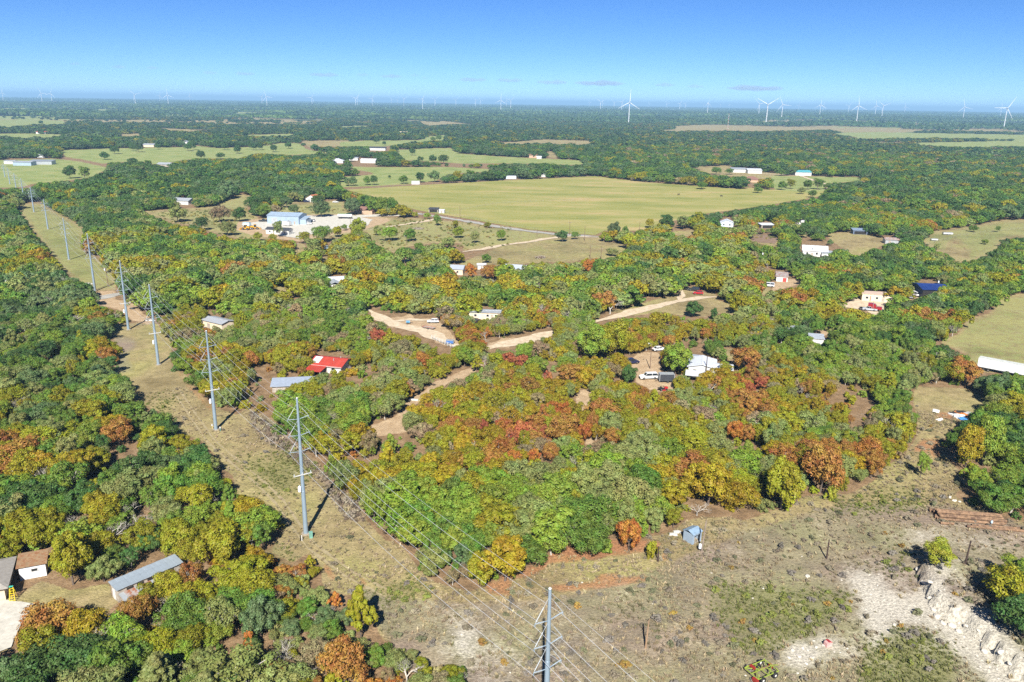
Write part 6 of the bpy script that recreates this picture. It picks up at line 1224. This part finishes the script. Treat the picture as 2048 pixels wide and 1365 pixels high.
utility_trailer(574, 452, 155, 'white box trailer parked at the workshop front', WHITE, True, 5.5, 2.4, 2.4)
utility_trailer(494, 453, 170, 'pale blue tank trailer behind the yellow loader', mat('tank_blue', (.45, .62, .68), .5), True, 4.5, 2.4, 2.0)
utility_trailer(1786, 470, 0, 'white gooseneck trailer on the rough pasture', WHITE, False, 5, 2); utility_trailer(1895, 470, -6, 'long white cattle trailer on the rough pasture', WHITE, True, 6, 2, .9); utility_trailer(1868, 482, -4, 'white boat on its trailer in the rough pasture', WHITE, True, 4, 1.8, .7)
def quad():
    g = G(1326, 781); root = thing('garden_tractor', 'small dark riding mower with red hood by the cargo trailer', 'mower', g, .3); R = paint('red', (.45, .025, .03))
    for nm, c, d, m_ in (('hood', (.9, 0, .75), (1.0, .7, .5), R), ('chassis', (0, 0, .5), (2.2, .8, .2), BLACK), ('seat', (-.5, 0, .85), (.5, .5, .14), BLACK), ('seat_back', (-.75, 0, 1.1), (.12, .5, .5), BLACK), ('mower_deck', (0, 0, .25), (1.2, 1.4, .18), R), ('cargo_rack', (-1.2, 0, .8), (.9, 1.0, .1), BLACK)): m = MB(); m.box(c, d); m.build(nm, m_, root)
    m = MB(); m.tube((.35, 0, .8), (.0, 0, 1.25), .03, n=5); m.lathe([(.2, 0), (.2, .04)], (0, 0, 1.22), 10); m.build('steering_wheel', BLACK, root)
    for x, r in ((-.8, .42), (.95, .28)):
        for y in (-.55, .55): wheel(root, x, y, r, .3)
quad()
def loader(px, py, rot, label):
    g = G(px, py); Yl = paint('machine_yellow', (.60, .32, .02)); root = thing('wheel_loader', label, 'loader', g, math.radians(rot))
    for nm, c, d, m_ in (('engine_hood', (-1.6, 0, 1.7), (2.2, 1.8, 1.1), Yl), ('frame', (0, 0, 1.0), (4.6, 1.2, .6), Yl), ('cab_glass', (.2, 0, 2.3), (1.4, 1.5, 1.5), glass()), ('cab_roof', (.2, 0, 3.1), (1.6, 1.7, .15), Yl)): m = MB(); m.box(c, d); m.build(nm, m_, root)
    for y in (-.6, .6): m = MB(); m.tube((1.0, y, 1.6), (3.2, y, .7), .16, n=6); m.build('lift_arm', Yl, root)
    m = MB(); m.prism([(3.2, .1), (4.3, .1), (4.2, .25), (3.5, .4), (3.4, 1.2), (3.2, 1.2)], -1.3, 1.3); m.build('bucket', Yl, root)
    for x in (-1.5, 1.5):
        for y in (-1.0, 1.0): wheel(root, x, y, .75, .5)
loader(492, 460, 170, 'yellow wheel loader at the end of the workshop yard'); loader(510, 459, 10, 'second yellow loader beside dull scrap in the yard')
def frame_implement():
    g = G(1522, 1349); root = thing('farm_implement', 'lime green tubular farm frame on white wheels among the rocks', 'machine', (g.x, g.y, g.z), math.radians(28)); Y = paint('implement_green', (.26, .33, .045)); R = paint('implement_red', (.30, .03, .02))
    L, W = 4.0, 2.8; z = .85; C = [(-L / 2, -W / 2), (L / 2, -W / 2), (L / 2, W / 2), (-L / 2, W / 2)]
    bars = [(C[k], C[(k + 1) % 4]) for k in range(4)] + [((-L / 2, 0), (L / 2, 0)), ((0, -W / 2), (0, W / 2)), ((-L / 2, W / 2), (0, 0)), ((0, -W / 2), (L / 2, 0)), ((-L / 2, -W / 2), (-L / 4, 0)), ((L / 4, 0), (L / 2, W / 2)), ((-L / 4, 0), (0, W / 2)), ((L / 4, -W / 2), (L / 4, 0))]
    for a, b in bars: m = MB(); m.tube((*a, z), (*b, z), .075, n=6); m.build('frame_bar', Y, root)
    for a in C + [(0, 0)]: m = MB(); m.tube((*a, z), (a[0] * .8, a[1] * .8, z + .5), .06, n=6); m.build('upright', Y, root)
    m = MB(); m.tube((-.3, .1, z + .12), (1.3, .0, z + .12), .11, n=8); m.build('hydraulic_cylinder', RUST, root)
    for c, d in (((-L / 2 - .25, -W / 2 + .3, .6), (.5, .9, .5)), ((-.9, .9, .95), (.45, .9, .25)), ((L / 2 + .1, .2, .6), (.3, .7, .45))): m = MB(); m.box(c, d); m.build('red_bracket', R, root)
    for x, y in ((-1.2, -1.55), (1.2, -1.55), (.2, .75), (1.3, 1.55)):
        k = MB(); k.lathe([(.3, -.14), (.46, -.14), (.5, -.06), (.5, .06), (.46, .14), (.3, .14)], (0, 0, 0), 14, 'Y'); o = k.build('wheel', BLACK, root, (x, y, .5)); q = MB(); q.lathe([(.08, -.17), (.29, -.12), (.29, .12), (.08, .17)], (0, 0, 0), 12, 'Y'); q.build('rim', WHITE, o)
    m = MB(); m.tube((L / 2, 0, z), (L / 2 + 1.2, -.1, .55), .07, n=6); m.build('drawbar', Y, root)
frame_implement()

# ------------------------------------------------------------------ rusty pipe stack, fence, ladder, rubbish, rocks
def pipes():
    a = P(1872, 1040); b = P(2020, 1052); d = Vector((b - a)[:2]).normalized(); nrm = Vector((-d.y, d.x)); n = 0
    base = Vector(a[:2])
    rows = [(k * .62, .3, 13.2 + random.uniform(-1.2, 1.0), random.uniform(-.3, .5)) for k in range(7)] + [(.31 + k * .62, .84, 13.0 + random.uniform(-1.4, .8), random.uniform(-.2, .6)) for k in range(5)] + [(.9 + k * .62, 1.36, 12.4, .3) for k in range(2)] + [(-1.5, .26, 9.0, 6.2), (-2.1, .26, 11, 5.0), (-1.7, .26, 2.6, .2)]
    names = ['lowest', 'middle', 'top']
    for off, z, L, sft in rows:
        p = base + nrm * off + d * sft; q = p + d * L + nrm * random.uniform(-.25, .25); root_z = gz(p.x, p.y)
        m = MB(); r = .28; D3 = (Vector((q.x, q.y, 0)) - Vector((p.x, p.y, 0)))
        vs = []; fs = []; N = 10; ax = D3.normalized(); u = ax.orthogonal().normalized(); v = ax.cross(u)
        for tt, rr_ in ((0, r), (1, r), (1, r * .88), (0, r * .88)):
            vs += [Vector((p.x, p.y, root_z + z)) + D3 * tt + (u * math.cos(2 * math.pi * k / N) + v * math.sin(2 * math.pi * k / N)) * rr_ for k in range(N)]
        fs = [(i * N + k, i * N + (k + 1) % N, ((i + 1) % 4) * N + (k + 1) % N, ((i + 1) % 4) * N + k) for i in range(4) for k in range(N)]
        m.add(vs, fs); o = m.build('rusty_pipe', RUST)
        lay = 'bottom' if z < .4 else ('second' if z < 1 else 'top'); lab = f'long rusty steel pipe in the {lay} layer of the stack' if off >= 0 else ('short rusty pipe offcut in front of the stack' if L < 4 else 'loose rusty pipe lying in front of the stack'); tag(o, lab, 'pipe', 'pipes of the rusty stack')
    g = G(1982, 1052); t_ = thing('water_jug', 'small pale blue jug lying on the pipe stack', 'jug', (g.x, g.y, g.z + .6)); m = MB(); m.lathe([(.12, 0), (.2, .05), (.2, .4), (.08, .52), (.07, .6)], n=10); m.build('bottle', mat('jug_blue', (.45, .6, .75), .4), t_); m = MB(); m.tube((.18, 0, .3), (.26, 0, .42), .03); m.tube((.26, 0, .42), (.1, 0, .52), .03); m.build('handle', WHITE, t_)
pipes()
def pipe_fence():
    A, B = G(863, 678), G(912, 700); d = B - A; n = 9; root = thing('pipe_fence', 'white three rail pipe fence along the dirt road', 'fence', A)
    for k in range(n + 1): m = MB(); m.tube(d * k / n + Vector((0, 0, -.2)), d * k / n + Vector((0, 0, 1.4)), .07, n=6); m.build('post', WHITE, root)
    for z in (.5, .9, 1.3): m = MB(); m.tube(Vector((0, 0, z)), d + Vector((0, 0, z)), .055, n=6); m.build('rail', WHITE, root)
pipe_fence()
def wire_fence(pxs, label, n, hgt=1.3, m_=None):
    pts = [G(*p) for p in pxs]; o0 = pts[0]; root = thing('wire_fence', label, 'fence', o0); seg = []
    for a, b in zip(pts, pts[1:]):
        k = max(1, int((b - a).length / n)); seg += [a.lerp(b, i / k) for i in range(k)]
    seg.append(pts[-1]); me = MB(); me.tube((0, 0, -.2), (0, 0, hgt), .09, n=5); mesh = me.mesh('post', m_ or WOOD)
    for p in seg: link('post', mesh, root, p - o0)
    for z in (.5, 1.1): m = MB(); m.path([p - o0 + Vector((0, 0, z)) for p in seg], .02, 3); m.build('wire', GALV, root)
wire_fence([(800, 411), (870, 423), (960, 441), (1090, 463), (1190, 470)], 'post and wire fence between the lane and the hay field', 9)
wire_fence([(692, 381), (830, 371), (1000, 362), (1190, 353)], 'post and wire fence along the far side of the hay field', 14)
wire_fence([(890, 427), (985, 409), (1060, 404), (1150, 402)], 'faint cross fence running out into the hay field', 10)
wire_fence([(225, 655), (285, 652), (318, 648)], 'short wire fence across the strip by the red soil', 4)
wire_fence([(90, 498), (130, 494), (168, 488)], 'wire fence across the green grass strip', 5)
wire_fence([(1850, 492), (1920, 472), (2048, 458)], 'old wire fence over the rough pasture', 7)
def ladder():
    g = G(27, 1200); root = thing('step_ladder', 'yellow and green step ladder standing by the house corner', 'ladder', g, .3); h = 2.5; Yl = mat('ladder_yellow', (.72, .56, .03), .5)
    for sx in (-.42, .42): m = MB(); m.tube((sx, -.65, 0), (sx * .6, 0, h), .05, n=5); m.build('rail', Yl, root); m = MB(); m.tube((sx, .65, 0), (sx * .6, .05, h), .045, n=5); m.build('rear_leg', Yl, root)
    for k in range(6): t = (k + .7) / 6.6; m = MB(); m.box((0, -.65 * (1 - t), h * t), (.84 * (1 - .4 * t), .12, .04)); m.build('step', Yl, root)
    m = MB(); m.box((0, 0, h + .04), (.62, .3, .1)); m.build('top_cap', mat('ladder_green', (.05, .4, .3), .5), root)
ladder()
def rock_mesh(seed, name='boulder'):
    rng = np.random.default_rng(seed); bm = bmesh.new(); bmesh.ops.create_icosphere(bm, subdivisions=2, radius=1)
    for _ in range(5):
        n = Vector(rand_dirs(1, rng)[0]); d = rng.uniform(.45, .8)
        for v in bm.verts:
            k = v.co.dot(n) - d
            if k > 0: v.co -= n * k
    for v in bm.verts: v.co += Vector(rng.normal(size=3)) * .03; v.co.z *= .7
    me = bpy.data.meshes.new(name); bm.to_mesh(me); bm.free(); me.materials.append(ROCK); return me
ROCK = soil('pale_limestone', (.40, .36, .30), (.55, .51, .44), (.66, .62, .55), 1.2)
ROCKS = [rock_mesh(k) for k in range(6)]
RSPOT = [(*U_((x, y))[0], r) for x, y, r in ((470, 1120, .3), (260, 1150, .35), (330, 1140, .3), (300, 1190, .4), (390, 1200, .35), (350, 1240, .3), (240, 1200, .3), (420, 1130, .28), (1110, 600, .55), (1160, 640, .6), (1190, 690, .5), (1200, 740, .45), (1230, 800, .6), (1250, 850, .6), (1290, 890, .55), (1350, 910, .6), (1400, 950, .5), (1430, 990, .55), (1500, 1060, .5), (1560, 1110, .6), (1600, 1160, .6), (1650, 1210, .7), (1720, 1270, .5), (1320, 120, .45), (1350, 140, .5), (1385, 150, .35), (360, 655, .5), (60, 730, .3))]
for k, (px, py, r) in enumerate(RSPOT):
    g = G(px, py); o = link('limestone_boulder', ROCKS[k % 6], None, (g.x, g.y, g.z + r * .15), (0, 0, random.uniform(0, 6)), (r * random.uniform(.9, 1.4), r, r * random.uniform(.7, 1.1)))
    tag(o, 'pale limestone rock in the rubble heap by the green implement' if k < 8 else ('pale limestone block tumbling from the rocky cut bank' if k < 23 else ('pale rock at the wood edge behind the pipe stack' if k < 26 else 'lone pale rock out on the dry field')), 'rock', 'limestone rocks')
def scrap():
    cols = [mat('scrap_' + n, c, .7) for n, c in (('white', (.7, .7, .68)), ('blue', (.06, .25, .6)), ('black', (.03, .03, .03)), ('brown', (.25, .13, .07)), ('orange', (.55, .2, .05)), ('grey', (.35, .36, .38)))]
    nm = ['white', 'bright blue', 'black', 'brown', 'orange', 'grey']
    X = crop(1500, 640, 3.737, [(1510, 710), (1530, 700), (1550, 715), (1570, 690), (1590, 710), (1560, 730), (1600, 700), (1620, 715), (1540, 725), (1580, 745), (1600, 740), (1640, 705), (1555, 700), (1575, 722), (1390, 685), (1415, 750)])
    for k, (px, py) in enumerate(X):
        g = G(px, py); ci = (0, 2, 3, 2, 4, 5, 2, 3, 0, 1, 1, 5, 4, 0, 0, 0)[k]; m = MB(); sx, sy = random.uniform(.5, 1.3), random.uniform(.4, 1.0)
        gx = [(-1, -1), (0, -1.1), (1, -.9), (-1.1, 0), (0, 0), (1, .1), (-.9, 1), (0, 1), (1.1, 1)]; hh = [random.uniform(.05, .5) for _ in gx]
        vs = [(a * sx, b * sy, h) for (a, b), h in zip(gx, hh)]; vs += [(x, y, -.1) for x, y, _ in vs]
        q = [(0, 1, 4, 3), (1, 2, 5, 4), (3, 4, 7, 6), (4, 5, 8, 7)]; m.add(vs, q + [tuple(i + 9 for i in f[::-1]) for f in q] + [(0, 9, 10, 1), (1, 10, 11, 2), (2, 11, 14, 5), (5, 14, 17, 8), (8, 17, 16, 7), (7, 16, 15, 6), (6, 15, 12, 3), (3, 12, 9, 0)])
        o = m.build('scrap_sheet', cols[ci], None, (g.x, g.y, g.z)); o.rotation_euler = (0, 0, random.uniform(0, 3))
        tag(o, f'crumpled {nm[ci]} sheet of junk {"lying loose before" if k > 13 else "in"} the trash pile', 'junk', 'junk of the trash pile')
    g = G(1655, 1292); t_ = thing('paint_bucket', 'red and white junk crate on the pale rubble', 'crate', g, .4); m = MB(); m.box((0, 0, .4), (1.0, .7, .8)); m.build('crate_box', mat('scrap_pink', (.6, .35, .33), .7), t_); m = MB(); m.box((.2, 0, .85), (.7, .75, .08), M=Matrix.Rotation(.4, 3, 'Y')); m.build('lid', paint('red', (.45, .025, .03)), t_)
    for px, py, lab in ((1347, 1071, 'white plank lying by the wood edge near the shed'), (1355, 1066, 'short white plank leaning by the wood edge near the shed'), (826, 801, 'white sheet of junk on the brown mown track'), (300, 642, 'pale pile of pipes on the red soil by the strip'), (178, 568, 'white boat hull lying by the lane crossing')):
        g = G(px, py); m = MB(); L = .8 if px > 1000 else 2.0; m.prism([(-L, 0), (L, .05), (L * .9, .25), (L * .2, .4), (-L * .95, .3)], -.3, .3); o = m.build('junk_board', WHITE, None, (g.x, g.y, g.z)); o.rotation_euler = (0, 0, random.uniform(-.5, .3)); tag(o, lab, 'board', 'white junk lying about')
scrap()
def brush_pile():
    for px, py, w_, lab in ((1082, 517, 5, 'heap of cut branches on the mown paddock'), (838, 459, 9, 'heap of rubble and branches by the gravel lane')):
        g = G(px, py); root = thing('brush_pile', lab, 'brush pile', g)
        for k in range(26):
            a = random.uniform(0, 6.28); r = random.uniform(0, w_ * .6); c = Vector((r * math.cos(a), r * .5 * math.sin(a), random.uniform(.2, 1.5) * (1 - r / w_))); d = Vector((random.uniform(-1, 1), random.uniform(-1, 1), random.uniform(-.15, .3))).normalized() * random.uniform(1, 2.2)
            m = MB(); m.tube(c - d, c + d, .16, .08, 5); m.build('branch', GWOOD if k % 3 else WOOD, root)
brush_pile()
def cow(px, py, rot, label):
    g = G(px, py); root = thing('cow', label, 'cow', g, rot)
    V = [(0, 0, 1.05), (.55, 0, 1.12), (.95, 0, 1.2), (1.3, 0, 1.35), (1.65, 0, 1.15), (-.55, 0, 1.12), (-.9, 0, 1.12), (.75, .22, .75), (.75, .24, .4), (.75, .24, 0), (.75, -.22, .75), (.75, -.24, .4), (.75, -.24, 0), (-.8, .22, .75), (-.9, .24, .45), (-.85, .24, 0), (-.8, -.22, .75), (-.9, -.24, .45), (-.85, -.24, 0), (-1.1, 0, .6)]
    E = [(0, 1), (1, 2), (2, 3), (3, 4), (0, 5), (5, 6), (1, 7), (7, 8), (8, 9), (1, 10), (10, 11), (11, 12), (5, 13), (13, 14), (14, 15), (5, 16), (16, 17), (17, 18), (6, 19)]
    R = [.42, .42, .3, .2, .13, .4, .28, .15, .09, .08, .15, .09, .08, .17, .09, .08, .17, .09, .08, .04]
    me = bpy.data.meshes.new('body'); me.from_pydata(V, E, []); me.materials.append(mat('cow_hide', (.03, .022, .018), .8)); o = link('body', me, root); md = o.modifiers.new('skin', 'SKIN'); 
    for sv, r in zip(me.skin_vertices[0].data if me.skin_vertices else [], R): sv.radius = (r, r)
    if me.skin_vertices: me.skin_vertices[0].data[0].use_root = True
    s_ = o.modifiers.new('sub', 'SUBSURF'); s_.levels = s_.render_levels = 1
cow(1357, 391, .4, 'dark cow grazing on the hay field'); cow(1443, 394, 2.6, 'second dark cow grazing further along the hay field')

# ------------------------------------------------------------------ dry grass, brush and stones on the open ground
def tuft_mesh(seed, n, h, spread, wdt):
    rng = np.random.default_rng(seed); V = []; F = []
    for k in range(n):
        a = rng.uniform(0, 6.28); b = np.array([math.cos(a), math.sin(a), 0]) * rng.uniform(0, spread); t = np.array([math.cos(a + 1.57), math.sin(a + 1.57), 0]) * wdt; hh = h * rng.uniform(.5, 1.1); tip = b * 2.0 + np.array([rng.uniform(-.1, .1), rng.uniform(-.1, .1), hh])
        o = len(V); m_ = b * 1.35 + np.array([0, 0, hh * .55]); V += [b - t, b + t, m_ + t * .8, m_ - t * .8]; F.append((o, o + 1, o + 2, o + 3)); V += [m_ - t * .8, m_ + t * .8, tip + t * .2, tip - t * .2]; F.append((o + 4, o + 5, o + 6, o + 7))
    return np_mesh('tuft', np.array(V), np.array(F), [FOL])
def open_cover():
    rng = np.random.default_rng(77); T = [tuft_mesh(k, 16, .42, .22, .055) for k in range(4)]
    OM = fill_mask([CORR]); cal = blur(fill_mask(CALICHE), 8); redm = blur(fill_mask(RED), 6); grn = blur(fill_mask(GREENISH), 14); brs = blur(fill_mask(BRUSH), 8)
    x, y = jitter_grid(70, 235, .72, math.radians(39)); a, b, dep = proj(np.stack([x, y, x * 0], -1)); inm = sample(OM, a, b) > .5
    x, y, a, b, dep = (v[inm] for v in (x, y, a, b, dep)); c_, r_, g_, b_ = sample(cal, a, b), sample(redm, a, b), sample(grn, a, b), sample(brs, a, b)
    strip_ = (a < 900) & (b < 1120)
    den = (.20 + .55 * vnoise(x, y, 3.2, 71) * vnoise(x, y, 13, 72) * 2) * (1 - .93 * np.clip(c_ * 1.2, 0, 1)) * (1 - .55 * r_) * np.where(strip_, .45 + 1.2 * b_, 1) + .35 * g_ * (1 - c_)
    k = rng.random(len(x)) < den; x, y, c_, r_, g_, b_ = (v[k] for v in (x, y, c_, r_, g_, b_)); n = len(x)
    u = vnoise(x, y, 7, 73) * .6 + rng.random(n) * .5; base = np.array([[.36, .29, .17]]) * np.ones((n, 1)); base[u > .55] = (.28, .225, .15); base[u > .75] = (.21, .195, .10); base[u < .3] = (.45, .37, .23)
    gm = (g_ + rng.uniform(-.35, .25, n)) > .4; base[gm] = np.array([.17, .185, .055]); base[(b_ > .4) & (rng.random(n) < .6)] = (.2, .155, .115)
    tint = base * rng.uniform(.65, 1.12, (n, 1)); s = rng.uniform(.5, 1.25, n) * (1 + .6 * b_)
    scatter('dry_grass', T, np.stack([x, y, ground_z(x, y) - .02], -1), rng.uniform(0, 6.28, n), np.stack([s * 1.2, s * 1.2, s * rng.uniform(.6, 1.1, n)], -1), rng.integers(0, 4, n), tint, 'tufts of dry brown and olive grass on the open ground', 'grass')
    # low shrubs
    x, y = jitter_grid(70, 240, 2.0, math.radians(39)); a, b, dep = proj(np.stack([x, y, x * 0], -1)); inm = sample(OM, a, b) > .5; c_, g_, b_ = sample(cal, a, b), sample(grn, a, b), sample(brs, a, b)
    strip_ = (a < 900) & (b < 1120); low = (b > 1180) & (a > 760)
    den = np.where(strip_, .02 + .5 * b_, .16) + np.where(low, .3 * vnoise(x, y, 9, 81) ** 2 * 3, 0) + .30 * g_ * np.where(strip_, .25, 1) * vnoise(x, y, 8, 82) * 1.6; den *= (1 - .9 * np.clip(c_ * 1.3, 0, 1))
    k = inm & (rng.random(len(x)) < den); x, y, g_, b_, st = x[k], y[k], g_[k], b_[k], strip_[k]; n = len(x); u = rng.random(n)
    base = np.array([[.25, .215, .15]]) * np.ones((n, 1)); base[u < .45] = (.16, .165, .09); base[u < .22] = (.20, .18, .15); base[(g_ > .35) & (u > .3)] = (.19, .215, .05); base[(b_ > .4)] = (.28, .24, .18); base[(u > .94) & ~st] = (.30, .2, .05)
    s = rng.uniform(.18, .48, n) * np.where(b_ > .4, 1.3, 1)
    scatter('shrubbery', [q[2] for q in BUSH], np.stack([x, y, ground_z(x, y)], -1), rng.uniform(0, 6.28, n), np.stack([s * 1.25, s * 1.25, s * rng.uniform(.6, 1.0, n)], -1), rng.integers(0, 4, n), base * rng.uniform(.75, 1.3, (n, 1)), 'low grey and olive scrub dotted over the open ground', 'scrub')
    # stones
    x, y = jitter_grid(70, 150, .9, math.radians(37)); a, b, dep = proj(np.stack([x, y, x * 0], -1)); c_ = sample(cal, a, b); k = (sample(OM, a, b) > .5) & (rng.random(len(x)) < .004 + .20 * np.clip(c_ * 1.3, 0, 1)); x, y = x[k], y[k]; n = len(x); s = rng.uniform(.05, .2, n) * np.where(rng.random(n) < .06, 2, 1)
    scatter('rubble', ROCKS, np.stack([x, y, ground_z(x, y)], -1), rng.uniform(0, 6.28, n), np.stack([s * 1.3, s, s * .7], -1), rng.integers(0, 6, n), np.ones((n, 3)) * .5, 'loose pale stones strewn over the chalky ground', 'stones')
    # bushes in the yellow brush ground and pastures further off
    BM_ = fill_mask([FIELD_TAN[12 + k] for k in range(0, 3)] + [D_((1130, 400), (1650, 330), (2060, 330), (2060, 440), (1680, 470), (1450, 420), (1230, 450)), FIELD_TAN[13], FIELD_TAN[17], FIELD_TAN[18]]); x, y = jitter_grid(235, 640, 2.6, math.radians(37)); a, b, dep = proj(np.stack([x, y, x * 0], -1)); road = blur(fill_mask(DIRT + SEEN), 2) > .1
    k = (sample(BM_, a, b) > .5) & (sample(road, a, b) < .5) & (rng.random(len(x)) < .55 * vnoise(x, y, 14, 91) ** 1.5); x, y = x[k], y[k]; n = len(x); u = vnoise(x, y, 10, 92) * .5 + rng.random(n) * .5
    base = np.array([[.33, .27, .07]]) * np.ones((n, 1)); base[u > .5] = (.17, .20, .05); base[u < .25] = (.32, .22, .11); s = rng.uniform(.2, .55, n)
    scatter('shrubbery', [q[2] for q in BUSH], np.stack([x, y, ground_z(x, y)], -1), rng.uniform(0, 6.28, n), np.stack([s * 1.4, s * 1.4, s * .7], -1), rng.integers(0, 4, n), base * rng.uniform(.75, 1.3, (n, 1)), 'yellow and olive brush on the rough ground below the hay field', 'scrub')
open_cover()

# ------------------------------------------------------------------ thin clouds low over the horizon
def clouds():
    m = bpy.data.materials.new('cloud_vapour'); m.use_nodes = True; t = m.node_tree; t.nodes.clear(); v = t.nodes.new('ShaderNodeVolumePrincipled'); o = t.nodes.new('ShaderNodeOutputMaterial'); v.inputs['Color'].default_value = (.58, .70, .86, 1); v.inputs['Density'].default_value = 4e-4; t.links.new(v.outputs[0], o.inputs['Volume'])
    D = 60000.0
    for k, (px, py, w_) in enumerate(((150, 128, 22), (237, 134, 28), (305, 136, 24), (420, 146, 30), (490, 148, 40), (648, 150, 58), (725, 150, 24), (782, 153, 46), (830, 151, 18), (850, 156, 14), (945, 160, 56), (1020, 161, 52), (1105, 165, 62), (1200, 167, 100), (1330, 170, 42), (1390, 173, 34), (1510, 177, 110))):
        d = FW * FPX + RT * (px - 1024) + UP * (682.5 - py); d = d / d[1] * D; c = Vector((d[0], d[1], H + d[2])); bm = bmesh.new(); s = D / FPX
        rng = np.random.default_rng(900 + k); nl = 3 + int(w_ / 14)
        bmesh.ops.create_icosphere(bm, subdivisions=4, radius=1)
        for vv in bm.verts:
            p = vv.co; f = 1 + .35 * math.sin(p.x * 5 + k) * (p.z > 0) + .2 * math.sin(p.x * 11 + k * 2)
            vv.co = Vector((p.x * w_ * .5 * s, p.y * w_ * .35 * s, p.z * (2.2 + w_ * .025) * s * max(.25, f)))
        me = bpy.data.meshes.new('cloud'); bm.to_mesh(me); bm.free(); me.materials.append(m); ob = link('cloud', me, None, c); tag(ob, 'thin flat grey cloud streak low above the wind farm', 'cloud', 'cloud streaks over the horizon')
clouds()

# ------------------------------------------------------------------ the air: far things fade to blue
def build_haze():
    mb = MB(); mb.box((0, 40000, 79), (150000, 118000, 162))
    m = bpy.data.materials.new('haze_air'); m.use_nodes = True; t = m.node_tree; t.nodes.clear()
    v = t.nodes.new('ShaderNodeVolumePrincipled'); o = t.nodes.new('ShaderNodeOutputMaterial')
    v.inputs['Color'].default_value = (.40, .70, 1.0, 1); v.inputs['Density'].default_value = 1.0e-4; v.inputs['Anisotropy'].default_value = 0
    t.links.new(v.outputs[0], o.inputs['Volume'])
    tag(mb.build('haze', m), 'thin blue haze hanging over the far plain', 'haze', kind='stuff')
build_haze()
